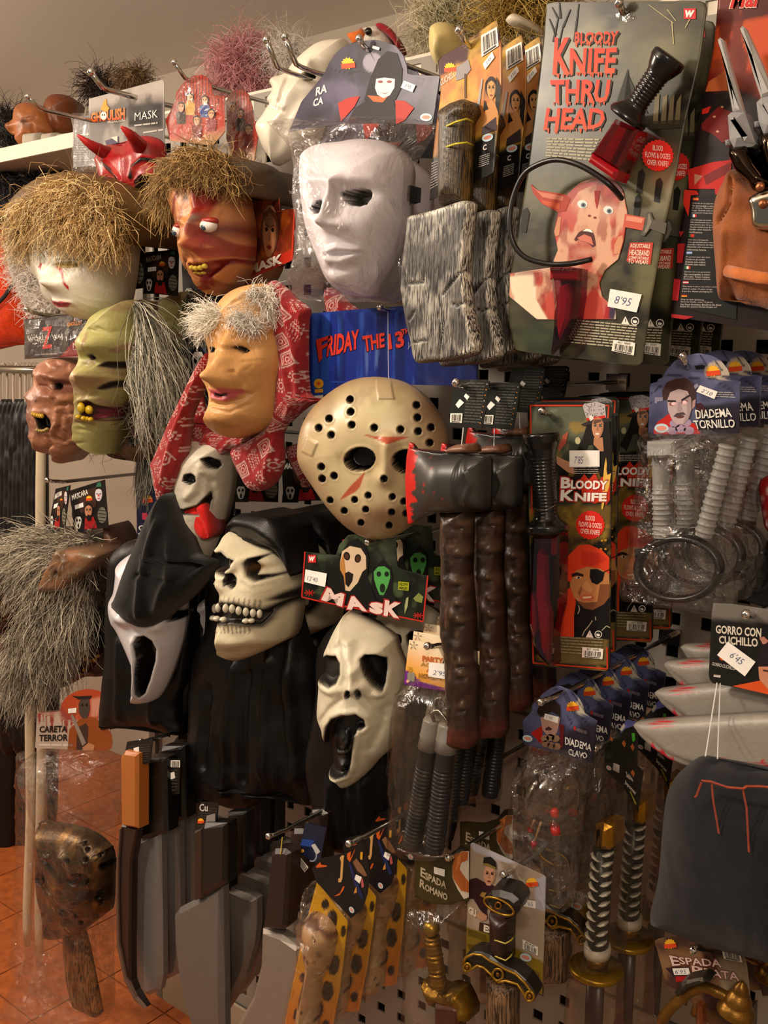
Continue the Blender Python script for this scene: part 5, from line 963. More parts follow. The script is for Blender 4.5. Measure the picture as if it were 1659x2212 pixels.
# gladius on card
pl = Pl(1090, 2020, .35, yaw=10); C = lambda p: cv(p, 980, 1800, 5.368)
t = thing('toy_gladius', 'front toy short sword, black and gold hilt on a printed legionary card', 'toy sword', P(1090, 1880, .35))
r = flatart(pl, C([(195, 130), (205, 108), (230, 112), (1070, 500), (1060, 900), (1028, 1875), (500, 1640), (140, 1440), (160, 800)]), '#a08e7c', .002); r.mottle('#7d6a58', 26, .5, .62, .8, 2, (1, 1.5)); r.mottle('#b8b4b8', 18, .55, .7, .7, 8)
r.paint(C([(195, 108), (700, 340), (600, 330), (240, 200)]), 0, '#a9a9b4', 5); r.paint(C([(955, 540), (1070, 500), (1060, 900), (950, 870)]), 0, '#a6a6b4', 4); r.paint(C([(140, 1090), (420, 1170), (680, 1320), (1040, 1500), (1028, 1900), (140, 1450)]), 0, '#7c661a', 4); r.paint(C([(545, 480), (670, 490), (670, 640), (550, 600)]), 0, '#a8a8b6', 4)
r.build('backing_card', 'card', t, back=.001)
mb = MB(); n = .0008
ink(mb, pl, C([(175, 540), (260, 515), (340, 560), (470, 610), (540, 680), (440, 760), (380, 900), (400, 1000), (300, 880), (230, 760), (165, 760)]), n, srgb('#2e1218')); ink(mb, pl, C([(300, 720), (330, 680), (380, 690), (350, 750)]), n+.0002, srgb('#9a7a3c'))
pface(mb, pl, *C([(415, 490)])[0], 30, 44, n+.0002, '#bc8a6c', None, 8); ink(mb, pl, C([(340, 340), (350, 280), (430, 270), (490, 330), (500, 420), (440, 390), (350, 360)]), n+.0006, srgb('#191312')); ink(mb, pl, C([(335, 345), (400, 350), (490, 400), (480, 420), (400, 385), (340, 365)]), n+.0007, srgb('#7a6a30'))
ink(mb, pl, C([(250, 960), (310, 900), (390, 960), (380, 1000), (320, 1020)]), n+.0003, srgb('#b08466')); sun_logo(mb, pl, *C([(905, 570)])[0], 26, n)
text(mb, pl, 'GU', C([(170, 840), (260, 890), (260, 980), (172, 930)]), n+.0004, srgb('#d8ccb8'), .05); text(mb, pl, 'ES', C([(350, 1055), (450, 1090), (445, 1170), (345, 1140)]), n+.0004, srgb('#e0d4c0'), .05); ink(mb, pl, C([(300, 1030), (430, 1060), (430, 1170), (290, 1130)]), n+.0002, srgb('#3c2418'))
microtext(mb, pl, C([(160, 1110), (380, 1180), (380, 1260), (160, 1190)]), 5, n, srgb('#4a3c10'), .4, 5); microtext(mb, pl, C([(160, 1280), (400, 1340), (400, 1400), (160, 1340)]), 4, n, srgb('#4a3c10'), .4, 5); oval_logo(mb, pl, *C([(835, 1440)])[0], 26, n, 20); text(mb, pl, 'CE', C([(790, 1470), (850, 1490), (848, 1520), (788, 1500)]), n, srgb('#2a2210'), .01); microtext(mb, pl, C([(880, 1560), (1000, 1620), (995, 1680), (875, 1620)]), 4, n, srgb('#3a3010'), .4, 4)
mb.build('card_print', 'ink', t); barcode(pl, C([(800, 1230), (975, 1320), (975, 1420), (800, 1340)]), .0012, t, 'REF'); sticker(pl, C([(800, 762), (950, 790), (950, 872), (805, 845)]), .0016, t, "7'65", (.1, .2, .8, .8))
def ring(name, cx, cy, rx, ry, rot, n, rad, col, parent, mt='gold', a0=0, a1=360):
    mb = MB(); A = np.array([pl.pw([q], n)[0] for q in arc(cx, cy, rx, ry, a0, a1, 28, rot)]); A = np.concatenate([A, A[:2]]) if (a1-a0) % 360 == 0 else A; tube(mb, A, rad, srgb(col), 6); return mb.build(name, mt, parent, True)
mb = MB(); slab(mb, pl, C([(355, 780), (370, 745), (420, 690), (520, 680), (660, 720), (740, 790), (760, 860), (740, 930), (690, 955), (600, 945), (420, 880), (365, 820)]), .006, .040, srgb('#171411'), .005); pm = mb.build('pommel', 'satin', t, label='black oval pommel with gold openwork')
ring('gold_rim', *C([(525, 847)])[0], 35, 14, 26, .041, .0014, '#9a7420', pm); ring('gold_stud', *C([(517, 840)])[0], 6, 7, 0, .042, .0012, '#8a5a20', pm)
HG = [(425, 885), (560, 930), (680, 955), (672, 1200), (672, 1470), (600, 1500), (430, 1420), (428, 1200)]
r = Re(pl, C(HG), .016, .014, '#2b1711', .002, n0=.012); r.ridge(C([(545, 930), (545, 1470)]), .02, 10, .003); gr = r.build('grip', 'rubber', t, back=.006, label='dark brown grip')
for pts in ([(415, 1195, .008), (480, 1240, .03), (600, 1280, .032), (670, 1240, .026), (705, 1180, .006)], [(415, 1385, .008), (490, 1430, .03), (600, 1475, .032), (660, 1430, .026), (690, 1370, .006)]): ptube('tie', C(pts), [1.6]*5, '#a8963a', 'plastic', gr, .02, 6)
GO = [(105, 1530), (130, 1430), (230, 1380), (330, 1390), (420, 1430), (500, 1500), (580, 1550), (700, 1600), (830, 1715), (915, 1830), (950, 1900), (930, 1945), (880, 1950), (830, 1890), (790, 1810), (740, 1755), (600, 1715), (520, 1740), (470, 1700), (420, 1630), (350, 1565), (270, 1540), (210, 1580), (150, 1608)]
mb = MB(); slab(mb, pl, C(GO), .010, .034, srgb('#191512'), .003); hg = mb.build('hand_guard', 'satin', t, label='black curved hand guard with gold edging')
ptube('gold_edge', C([(110, 1520, .036), (140, 1440, .036), (230, 1400, .036), (330, 1415, .036), (420, 1480, .036), (520, 1530, .036), (600, 1580, .036), (720, 1630, .036), (830, 1740, .036), (930, 1880, .036), (925, 1935, .036)]), [2.6]*11, '#a07a24', 'gold', hg, .036, 8); ptube('gold_edge', C([(150, 1600, .036), (215, 1575, .036), (275, 1535, .036), (350, 1560, .036), (420, 1625, .036), (480, 1690, .036), (520, 1730, .036), (600, 1710, .036), (740, 1750, .036), (800, 1840, .036), (850, 1930, .036)]), [2.6]*11, '#a07a24', 'gold', hg, .036, 8)
for (x, y), rr_ in (((157, 1555), 7.5), ((512, 1640), 11), ((882, 1890), 9)): ring('gold_boss', *C([(x, y)])[0], rr_, rr_*1.15, 0, .036, .0016, '#a07a24', hg); ring('gold_stud', *C([(x, y)])[0], 2, 2.4, 0, .037, .0013, '#8a5a20', hg)
r = Re(pl, C([(375, 1640), (480, 1700), (560, 1740), (720, 1760), (715, 2400), (370, 2400)]), .012, .02, '#8a6a4c', .0025, n0=.008); r.build('blade', 'streaked_wood', t, back=.006, label='streaked brown and black blade')
dup(t, (-.004, .13, .002), 'second toy short sword behind, gold ring of its guard and dark blade in shadow', 'toy short swords')
hook(1104, 1884, .352, 'flat chrome hook through the legionary card', .004)
# gold roman sword in a bag
pl = Pl(930, 2000, .36); C = lambda p: cv(p, 840, 1780, 5.12)
t = thing('roman_sword', 'front bagged gold toy sword, olive header lettered ESPADA ROMANO', 'toy sword', P(960, 1850, .36))
r = flatart(pl, C([(285, 350), (560, 380), (700, 340), (790, 230), (885, 220), (885, 870), (790, 840), (700, 895), (500, 885), (285, 805)]), '#3c3416', .0025); r.mottle('#2a220e', 20, .45, .62, .8); r.build('header_card', 'card', t, back=.001)
mb = MB(); n = .0008
for s_, q in (('E', [(352, 475), (405, 500), (402, 605), (348, 575)]), ('SPADA', [(400, 530), (637, 640), (632, 720), (400, 612)]), ('R', [(345, 605), (405, 635), (402, 728), (338, 695)]), ('OMANO', [(400, 660), (650, 775), (645, 852), (400, 735)])): text(mb, pl, s_, C(q), n, srgb('#b8aa92'), .03)
ink(mb, pl, C([(700, 470), (740, 350), (810, 300), (885, 300), (885, 810), (830, 830), (760, 720), (705, 600)]), n, srgb('#cfc4b4')); ink(mb, pl, C([(700, 470), (740, 350), (820, 300), (880, 310), (870, 400), (800, 430), (780, 500), (850, 600), (885, 640), (885, 760), (800, 740), (710, 600)]), n+.0002, srgb('#b0602a')); ink(mb, pl, C([(760, 360), (800, 330), (790, 430), (740, 520)]), n+.0003, srgb('#c87c40'))
ink(mb, pl, C([(720, 330), (790, 240), (885, 290), (850, 300), (790, 290)]), n+.0002, srgb('#1a120c')); mb.build('header_print', 'ink', t); sticker(pl, C([(498, 475), (618, 505), (615, 582), (500, 548)]), .0016, t)
G0 = [C([(465, 1080)])[0], C([(470, 1150)])[0], C([(476, 1240)])[0]]
mb = MB(); a, b = pl.pw([C([(468, 1075)])[0]], .02)[0], pl.pw([C([(470, 1245)])[0]], .02)[0]; s = pl.sc(930, 2000)[1]; u = np.linspace(0, 1, 16); tube(mb, a+(b-a)*u[:, None], s*17*np.sqrt(np.clip(1-(2*u-.9)**2*.95, .02, 1)), srgb('#9a7a24'), 18); mb.build('pommel', 'gold', t, True)
mb = MB(); a, b = pl.pw([C([(476, 1240)])[0]], .02)[0], pl.pw([C([(555, 1790)])[0]], .02)[0]; u = np.linspace(0, 1, 70); tube(mb, a+(b-a)*u[:, None], s*(15+2*u+1.8*np.sin(u*2*np.pi*11)*(.5+.5*np.sin(u*20))), srgb('#8a6420'), 18); mb.build('grip', 'gold', t, True, label='ringed gold grip')
r = Re(pl, C([(370, 1730), (440, 1800), (560, 1850), (650, 1810), (720, 1815), (800, 1850), (860, 1960), (905, 2080), (900, 2170), (840, 2195), (780, 2130), (755, 2050), (700, 2015), (560, 1965), (480, 2000), (420, 1900)]), .014, .012, '#86641e', .002, n0=.012); r.noise(.004, 110, 4); r.build('hand_guard', 'gold', t, back=.008)
mb = MB(); slab(mb, pl, C([(490, 2005), (700, 2020), (760, 2060), (760, 2400), (490, 2400)]), .008, .026, srgb('#4a2414'), .004); mb.build('scabbard', 'satin', t)
bag(pl, C([(290, 790), (500, 880), (790, 850), (860, 900), (850, 1500), (900, 2000), (930, 2400), (240, 2400), (240, 1900), (260, 1200)]), 'clear_sleeve', t, .042, 'film_dull', 0, .008, 31)
dup(t, (-.002, .10, .006), 'second bagged roman sword, its black ESPADA ROMANO header faint in the dark', 'bagged roman swords'); hook(985, 1846, .362, 'hook holding the roman sword bags, mostly hidden', .003)
# nunchaku bags
pl = Pl(930, 1650, .375); C = lambda p: cv(p, 840, 1340, 4.253)
t = thing('nunchaku_bag', "front bag of black nunchaku, PARTY header with 2'95 sticker and purple band", 'toy pack', P(946, 1398, .375))
HP = C([(188, 180), (520, 240), (830, 285), (815, 690), (795, 695), (145, 592), (140, 560)])
r = flatart(pl, HP, '#e8d2a4', .002); v = (r.p[:, 1]-r.p[:, 1].min())/np.ptp(r.p[:, 1]); q = r.pl.sc(930, 1420)[0]
yy = r.p[:, 1]+ (r.p[:, 0]-r.p[:, 0].min())*.16; tt = (yy-yy.min())/np.ptp(yy); r.c = np.tile(srgb('#efe3c4'), (len(r.p), 1)); r.blend(1-sst(tt, .35, .85), '#e8b070'); r.blend(1-sst(tt, .15, .5), '#dc9a1c'); r.blend(1.0*(tt < .2+.03*np.sin(r.p[:, 0]*120)), '#6a2488'); r.build('header_card', 'card', t, back=.001)
mb = MB(); n = .0008
text(mb, pl, 'PARTY', C([(308, 322), (500, 348), (500, 398), (305, 376)]), n, srgb('#b8622c'), .05); text(mb, pl, 'D', C([(500, 345), (545, 340), (545, 395), (490, 395)]), n+.0001, srgb('#3a2410'), .06, .3); text(mb, pl, 'ACCESSORIES', C([(295, 382), (700, 440), (700, 480), (290, 420)]), n, srgb('#a07a3c'), .02); text(mb, pl, 'AND', C([(345, 440), (450, 452), (448, 486), (342, 474)]), n, srgb('#b04a2c'), .03); text(mb, pl, 'NOVELTY', C([(275, 482), (495, 512), (490, 556), (270, 528)]), n, srgb('#a0702c'), .05)
for i in range(5):
    a = math.radians(72*i-90); x, y = C([(225, 230)])[0]; ink(mb, pl, [(x, y), (x+8*math.cos(a)-2*math.sin(a), y+8*math.sin(a)+2*math.cos(a)), (x+10*math.cos(a), y+10*math.sin(a))], n, srgb('#7a766c'))
for x in (170, 205): ink(mb, pl, rrect(*C([(x, 480)])[0], *C([(x+33, 565)])[0], 3), n, srgb('#8a8678'))
ink(mb, pl, arc(*C([(172, 560)])[0], 3.4, 3.4, 0, 360, 10), n+.0002, srgb('#d8a090')); text(mb, pl, '25', C([(178, 425), (215, 430), (215, 475), (175, 470)]), n, srgb('#b08a2a'), .02)
mb.build('header_print', 'ink', t); sticker(pl, C([(370, 385), (552, 405), (556, 546), (360, 516)]), .0016, t, "2'95", (.2, .5, .85, .82))
def stick(a, b, cap):
    s = pl.sc(*a)[1]; A, B, K = pl.pw([a], .02)[0], pl.pw([b], .02)[0], pl.pw([cap], .02)[0]; u = np.linspace(0, 1, 110); mb = MB()
    tube(mb, K+(B-K)*u[:, None], s*(20+1.5*np.sin(u*2*np.pi*26)*(u > .16)*(u < .97)), srgb('#232225'), 18); o = mb.build('nunchaku_stick', 'satin', t, True)
    mb = MB(); tube(mb, [A, A+(K-A)*.08, A+(K-A)*.55, A+(K-A)*.6, A+(K-A)*.66, K], s*np.array([17, 20, 21.5, 23, 21.5, 23]), srgb('#7c7a76'), 20); mb.build('end_cap', 'satin', o, True)
stick((936, 1552), (890, 1828), (926, 1616)); stick((968, 1562), (938, 1838), (962, 1622))
mb = MB(); A = smooth_path(np.array([pl.pw([q], h)[0] for q, h in (((936, 1554), .026), ((934, 1542), .03), ((946, 1536), .03), ((958, 1548), .03), ((968, 1562), .026))]), 5)
for i in range(len(A)-1): ball(mb, A[i], .0026, srgb('#a8a6a2'), 6)
mb.build('chain', 'chrome', t, True)
bag(pl, C([(145, 590), (80, 2000), (60, 2060), (110, 2130), (340, 2175), (480, 2170), (540, 2100), (610, 1190), (795, 695)]), 'clear_pouch', t, .044, 'film_dull', 0, .006, 41)
for k, (dx, dy, lb) in enumerate(((-.03, .048, 'second nunchaku bag, cream top edge of its header peeping above the front one'), (-.05, .097, 'third nunchaku bag, its cream header with star stepped behind the second'), (-.065, .146, 'fourth nunchaku bag, pale header glimpsed between the axe handles'), (-.05, .195, 'rearmost nunchaku bag, black ridged sticks in deep shadow'))): dup(t, (dx, dy, -.006-.004*k), lb, 'nunchaku bags')
hook(946, 1398, .378, 'chrome hook holding the nunchaku bags', .006, out=.02)
# bone clubs on spotted card
pl = Pl(700, 2030, .42, yaw=12); C = lambda p: cv(p, 600, 1780, 5.121)
t = thing('bone_club_pack', 'front bone club on yellow spotted card under a black folded header', 'toy pack', P(772, 1816, .42))
r = flatart(pl, C([(435, 635), (775, 1080), (740, 1400), (690, 1800), (580, 2400), (30, 2400), (80, 2212), (150, 1850), (250, 1370), (340, 1000)]), '#cf9a1c', .003); v = (r.p[:, 1]-r.p[:, 1].min())/np.ptp(r.p[:, 1]); r.blend(1-sst(v, .1, .7), '#c8701a')
for x, y, rx, ry in ((525, 890, 42, 55), (600, 1060, 60, 110), (725, 1185, 26, 68), (620, 1555, 62, 115), (550, 1850, 64, 115), (470, 2050, 36, 72), (285, 1700, 40, 62), (215, 2110, 44, 70), (330, 1380, 30, 70), (530, 2230, 40, 60), (270, 1890, 20, 60)): r.paint(arc(*C([(x, y)])[0], rx/5.121, ry/5.121, 0, 360, 18, 6), 0, '#2e1f18', 1.5)
r.build('backing_card', 'card', t, back=.001)
hp = Pl(735, 1900, .425, yaw=4)
mb = MB(); slab(mb, hp, C([(380, 500), (450, 385), (770, 320), (960, 170), (1022, 530), (988, 780), (935, 940), (812, 1045), (430, 645)]), -.0004, .0008, srgb('#131013')); mb.build('header_card', 'card', t)
mb = MB(); n = .0014
ink(mb, hp, C([(685, 375), (710, 345), (735, 350), (728, 400), (715, 600), (700, 645), (670, 645), (668, 610), (690, 590), (700, 420)]), n, srgb('#c89a5c'))
for q in ([(765, 330), (810, 300), (800, 380), (830, 330), (860, 260), (850, 300), (800, 420), (770, 390)], [(620, 800), (690, 760), (720, 690), (740, 690), (720, 740), (680, 790)], [(420, 470), (470, 420), (480, 450), (550, 460), (530, 475), (430, 485)]): ink(mb, hp, C(q), n, srgb('#c85a1c'))
ink(mb, hp, C([(780, 430), (800, 420), (950, 810), (920, 830), (850, 680)]), n, srgb('#1c2450')); ink(mb, hp, C([(850, 730), (870, 690), (875, 760), (840, 770)]), n+.0002, srgb('#c8883c')); oval_logo(mb, hp, *C([(817, 950)])[0], 15, n+.0002, 60); ink(mb, hp, C([(915, 610), (940, 600), (955, 690), (930, 710)]), n, srgb('#b85a5c')); ink(mb, hp, C([(915, 310), (940, 310), (935, 395), (912, 390)]), n, srgb('#d8a01c'))
ink(mb, hp, C([(830, 420), (870, 380), (940, 470), (990, 570), (960, 580), (880, 520)]), n, srgb('#7a5638')); mb.build('header_print', 'ink', t); sticker(hp, C([(865, 560), (928, 590), (905, 660), (848, 610)]), .0022, t)
CL = C([(310, 1100), (335, 1010), (390, 980), (470, 1000), (560, 1060), (640, 1190), (645, 1300), (610, 1450), (555, 1600), (500, 1680), (470, 1850), (430, 2400), (215, 2400), (255, 2000), (310, 1720), (340, 1620), (350, 1480), (320, 1300)])
r = Re(pl, CL, .034, .03, '#a8845c', .0022, n0=.004); r.noise(.004, 40, 6); r.mottle('#4a2a1c', 34, .5, .56, .95, 11, (1.6, .6)); r.paint(C([(330, 1000), (470, 1000), (640, 1190), (600, 1300), (480, 1180), (380, 1160)]), .02, '#5a3424', 4, .9); r.mottle('#3a2016', 130, .62, .68, .9, 3, (1.5, .7)); r.mottle('#c8aa80', 50, .58, .7, .7, 15)
cl = r.build('bone_club', 'rubber', t, back=.01)
ptube('tie', C([(330, 1600, .006), (370, 1630, .03), (440, 1655, .042), (510, 1640, .034), (560, 1570, .008)]), [2.4]*5, '#b09484', 'clear', t, .02, 6)
bag(pl, C([(420, 620), (790, 1050), (760, 1400), (700, 1800), (600, 2400), (100, 2400), (180, 1850), (280, 1370), (330, 800)]), 'clear_sleeve', t, .05, 'film', .001, .007, 51)
b2 = dup(t, (-.012, .07, -.004), 'second bone club pack, narrow strip of spotted card between its neighbours', 'bone club packs'); b3 = dup(t, (-.024, .14, .004), 'third bone club pack, wide yellow card with large dark spots', 'bone club packs'); b3.rotation_euler = (0, math.radians(-4), 0); b4 = dup(t, (-.014, .20, .004), 'rearmost bone club pack, its card edge in shadow beside the gold roman sword', 'bone club packs'); b4.rotation_euler = (0, math.radians(-4), 0)
hook(773, 1816, .43, 'chrome hook with round tip holding the bone club packs', .003)
# masks in the middle of the wall
def face_root(name, label, pl, px, py, group=None): return thing(name, label, 'mask', pl.pw([(px, py)], 0)[0], group)
def teeth(parent, r, pl, pts, n, w, h, col, d=.006, out=.0):
    for p_ in pts:
        q, h_ = r.proj([p_[:2]]); q = q[0]; h_ = h_[0]; mb = MB(); s = pl.sc(p_[0], p_[1], h_)
        ww, hh = (p_[2], p_[3]) if len(p_) > 3 else (w, h)
        ball(mb, pl.w(q, np.array(h_+out)), (ww*s[0], hh*s[1], d), srgb(col), 8, (pl.R, pl.U, pl.N)); mb.build('tooth', 'plastic', parent, True)
def cloth(pl, outline, depth, R, folds, name, parent, col='#080708', mt='sheen_cloth', res=.005, n0=0, back=.01, seed=1, noise=.006):
    r = Re(pl, outline, depth, R, col, res, n0=n0)
    for f in folds: r.ridge(f[0], n0+depth*.7, f[1], f[2])
    r.noise(noise, 16, seed, 4); return r.build(name, mt, parent, back=back)
# plain white mask in a clear bag
pl = Pl(760, 470, .30, yaw=6); C = lambda p: cv(p, 600, 270, 2.8)
t = thing('white_mask_bag', 'plain white face mask in a clear bag under a dark arched header with hooded figure', 'mask', P(790, 110, .31))
OUT = C([(770, 180, .0), (800, 260, 0), (800, 350, 0), (790, 480, 0), (785, 600, 0), (745, 720, 0), (700, 820, 0), (640, 920, 0), (580, 1000, 0), (530, 1030, .01), (450, 1034, .03), (370, 1018, .022), (310, 960, .022), (270, 870, .022), (240, 790, .022), (200, 690, .022), (175, 590, .022), (165, 500, .022), (155, 430, .022), (150, 330, .022), (155, 220, .022), (185, 140, .022), (250, 100, .022), (350, 78, .03), (450, 68, .025), (550, 75, .02), (650, 100, .01), (730, 145, .0)])
r = Re(pl, OUT, .075, .075, '#d6d0d6', .0016, power=2.4)
r.ridge(C([(320, 330), (300, 390), (282, 460), (268, 540), (262, 585)]), .10, 13, .020); r.bump(*C([(285, 590)])[0], .105, 19, 14, .013); r.bump(*C([(345, 610)])[0], .09, 14, 11, .006)
r.ridge(C([(180, 330), (240, 325), (310, 335)]), .08, 12, .004); r.ridge(C([(370, 335), (450, 310), (560, 325), (640, 360)]), .07, 16, .005)
r.bump(*C([(470, 410)])[0], .07, 36, 20, -.010); r.bump(*C([(235, 470)])[0], .08, 18, 22, -.010); r.bump(*C([(560, 600)])[0], .07, 44, 36, .006)
r.ridge(C([(290, 762), (350, 742), (400, 748), (480, 758)]), .085, 8, .006); r.ridge(C([(290, 815), (370, 825), (450, 800)]), .085, 9, .007); r.ridge(C([(275, 785), (360, 782), (490, 770)]), .085, 3, -.006); r.bump(*C([(390, 935)])[0], .08, 34, 22, .008); r.ridge(C([(300, 870), (380, 880), (450, 860)]), .08, 10, -.004)
EY = C([(393, 412), (420, 397), (500, 387), (562, 398), (562, 440), (542, 478), (500, 491), (440, 482), (403, 452)]), C([(232, 462), (262, 455), (264, 490), (247, 530), (215, 532), (195, 503)])
for e in EY: r.pit(e, .068, .03, 2.2); r.paint(e, .068, '#0c0a0b', 2.5)
r.build('mask_face', 'satin', t, back=.012, label='plain white plastic face')
mb = MB(); slab(mb, pl, C([(778, 370), (800, 362), (842, 375), (838, 462), (800, 472), (778, 455)]), -.006, .004, srgb('#0f0e0e'), .001); mb.build('elastic_strap', 'cloth', t)
ph = Pl(800, 190, .31); C2 = lambda p: cv(p, 550, 0, 2.9625)
HD_ = C2([(215, 850), (300, 650), (440, 480), (480, 400), (510, 350), (560, 300), (650, 265), (780, 253), (900, 290), (950, 350), (975, 420), (980, 478), (1190, 485), (1160, 680), (1135, 800), (700, 775), (330, 780)])
r = flatart(ph, HD_, '#3a3548', .002); r.mottle('#201d2a', 22, .45, .6, .9, 2); r.mottle('#625c74', 18, .52, .66, .7, 6); r.paint(arc(*C2([(755, 400)])[0], 20, 20), 0, '#8a8494', 4); r.dab(680, 250, 0, 30, 20, '#17151c', .8); r.dab(900, 240, 0, 40, 25, '#1c1a24', .7)
for ln in ([(470, 440), (600, 470), (680, 450)], [(620, 480), (640, 540)], [(1060, 500), (1120, 520), (1170, 490)], [(1080, 520), (1060, 580)], [(730, 270), (735, 330), (770, 390)]): r.stroke(C2(ln), 0, 1.4, '#141219', .9)
r.build('header_card', 'card', t, back=.001)
mb = MB(); n = .0008; sun_logo(mb, ph, *C2([(597, 405)])[0], 30, n); oval_logo(mb, ph, *C2([(1097, 750)])[0], 26, n)
ink(mb, ph, C2([(700, 640), (740, 500), (790, 380), (850, 325), (910, 340), (945, 440), (940, 560), (900, 640)]), n, srgb('#120f12')); ink(mb, ph, C2([(590, 790), (640, 690), (740, 630), (890, 640), (920, 790)]), n+.0001, srgb('#161215'))
ink(mb, ph, C2([(533, 660), (600, 625), (672, 615), (640, 680), (570, 760), (552, 780)]), n+.0002, srgb('#a8281c')); ink(mb, ph, C2([(900, 640), (960, 645), (1020, 690), (960, 770), (905, 795)]), n+.0002, srgb('#a8281c'))
ink(mb, ph, C2([(720, 610), (760, 650), (820, 655), (850, 620)]), n+.0002, srgb('#b85c28')); ink(mb, ph, C2([(778, 505), (830, 496), (898, 505), (895, 560), (865, 610), (825, 628), (785, 605), (770, 560)]), n+.0003, srgb('#d8d2d0'))
for x in (805, 862): ink(mb, ph, arc(*C2([(x, 523)])[0], 6, 3, 0, 360, 8), n+.0004, srgb('#8a4a4c'))
ink(mb, ph, C2([(800, 590), (835, 596), (865, 586), (835, 604)]), n+.0004, srgb('#8a7c7c'))
for s_, q in (('RA', [(395, 560), (465, 535), (462, 590), (390, 615)]), ('CA', [(378, 635), (440, 615), (438, 665), (372, 685)])): text(mb, ph, s_, C2(q), n, srgb('#cfc8c8'), .03)
mb.build('header_print', 'ink', t); sticker(ph, C2([(955, 515), (1030, 545), (1010, 590), (935, 560)]), .0018, t, "3'95"); sticker(ph, C2([(755, 290), (800, 305), (795, 322), (750, 308)]), .0018, t)
bag(ph, cv([(45, 60, .03), (130, 20), (250, -20), (930, -20), (915, 100), (800, 320), (795, 700), (782, 1052), (400, 1045, .02), (150, 1065, .05), (55, 1052, .06), (68, 950, .06), (128, 800, .06), (138, 600, .06), (122, 400, .06), (128, 250, .06)], 600, 270, 2.8), 'clear_pouch', t, .115, 'film', -.004, .005, 61, .006, .05)
def hdr_copy(src, dy, dx, label, group):
    c_ = thing('white_mask_bag', label, 'mask', (src.location.x+dx, src.location.y+dy, src.location.z)); c_['group'] = group
    for ch in src.children:
        if ch.name.startswith(('header', 'mask_face')): k = ch.copy(); COL.objects.link(k); k.parent = c_
    return c_
t['group'] = 'white masks in bags'; hdr_copy(t, .10, -.045, 'second white mask bag, arched edge of its dark header behind the front header', 'white masks in bags'); hdr_copy(t, .20, -.085, 'rearmost white mask bag, last arch of dark header at the cleaver cards', 'white masks in bags')
hook(790, 108, .315, 'chrome hook holding the bagged white masks', .01, out=.012)
# white mask in profile, hung on a double prong
pl = Pl(650, 230, .22, yaw=18)
t = face_root('profile_mask', 'bare off-white face mask turned sideways, looking left, hung through its eye hole', pl, 660, 160)
PF = [(752, 91), (735, 87), (715, 88), (690, 96), (662, 117), (640, 139), (628, 157), (614, 164), (602, 166), (592, 174), (588, 182), (593, 192), (594, 201), (590, 208), (584, 216), (583, 223), (589, 229), (584, 234), (581, 240), (572, 254), (562, 267), (559, 280), (563, 296), (575, 325), (588, 345), (600, 358), (645, 333), (690, 300), (720, 220), (760, 150)]
r = Re(pl, PF, .05, .07, '#cfc6b4', .002, power=2.2); r.ridge([(612, 170), (600, 200), (596, 215)], .02, 7, .006); r.bump(668, 163, .03, 24, 16, -.008); r.ridge([(640, 215), (610, 262), (600, 330)], .03, 14, -.004); r.bump(690, 130, .03, 30, 24, .006)
e = [(652, 160), (662, 154), (676, 157), (682, 166), (672, 172), (658, 172)]; r.pit(e, .03, .02, 2); r.paint(e, .03, '#3a342c', 2.5); r.ridge([(586, 231), (598, 236), (612, 240)], .015, 3, -.003); r.ridge([(582, 223), (598, 228), (610, 232)], .015, 4, .003)
r.build('mask_face', 'satin', t, back=.004)
hook(600, 148, .30, 'left prong of the chrome pair under the ceiling, passing the profile mask', .03, .0035, .02); hook(640, 142, .295, 'right prong of the chrome pair, passing through the profile mask\'s eye', .03, .0035, .02)
# blue film card and goalie mask
pl = Pl(780, 760, .27); C = lambda p: cv(p, 550, 550, 2.9625)
t = thing('blue_mask_card', 'royal blue card lettered FRIDAY THE 13TH above the goalie mask', 'card', P(830, 668, .27))
r = flatart(pl, [(663, 678), (760, 669), (890, 660), (1035, 650), (1032, 838), (956, 835), (930, 812), (900, 798), (850, 791), (800, 795), (768, 818), (735, 838), (700, 853), (666, 856)], '#14287c', .002)
r.mottle('#2c56b4', 60, .48, .62, .8, 2, (1.4, .12)); r.mottle('#0c164a', 50, .5, .64, .8, 8, (1.2, .16)); r.mottle('#6a86b8', 70, .62, .74, .4, 12, (1.4, .15)); r.paint([(905, 640), (1040, 640), (1040, 845), (905, 845)], 0, '#0e1a52', 20, .8)
r.build('card', 'card', t, back=.001)
mb = MB(); n = .0008
for s_, q, sh in (('F', [(392, 545), (485, 515), (470, 620), (412, 690)], 0), ('RIDAY', [(470, 520), (668, 478), (672, 600), (460, 655)], .05), ('THE', [(688, 522), (830, 500), (835, 590), (705, 622)], .05), ('13', [(850, 510), (948, 482), (962, 590), (860, 608)], 0), ('TH', [(935, 480), (990, 468), (990, 500), (945, 512)], 0)):
    q = C(q); text(mb, pl, s_, [(x-1.5, y+2) for x, y in q], n, srgb('#3a0d2a'), .04, sh); text(mb, pl, s_, q, n+.0003, srgb('#c8301e'), .03, sh)
text(mb, pl, 'JASON', C([(980, 560), (1080, 545), (1082, 590), (980, 607)]), n+.0003, srgb('#9a96a0'), 0)
x, y = C([(410, 825)])[0]; ink(mb, pl, arc(x, y, 10.5, 10.5, 0, 360, 20), n, srgb('#e0a41c')); st = [(x+(6 if k % 2 == 0 else 2.6)*math.sin(math.pi*k/5), y-(6 if k % 2 == 0 else 2.6)*math.cos(math.pi*k/5)) for k in range(10)]; ink(mb, pl, st, n+.0002, srgb('#c8501c')); ink(mb, pl, C([(385, 862), (438, 858), (438, 882), (386, 885)]), n, srgb('#d89a1c'))
mb.build('lettering', 'ink', t); hook(838, 672, .272, 'dark bent hook through the top of the blue card', .004)
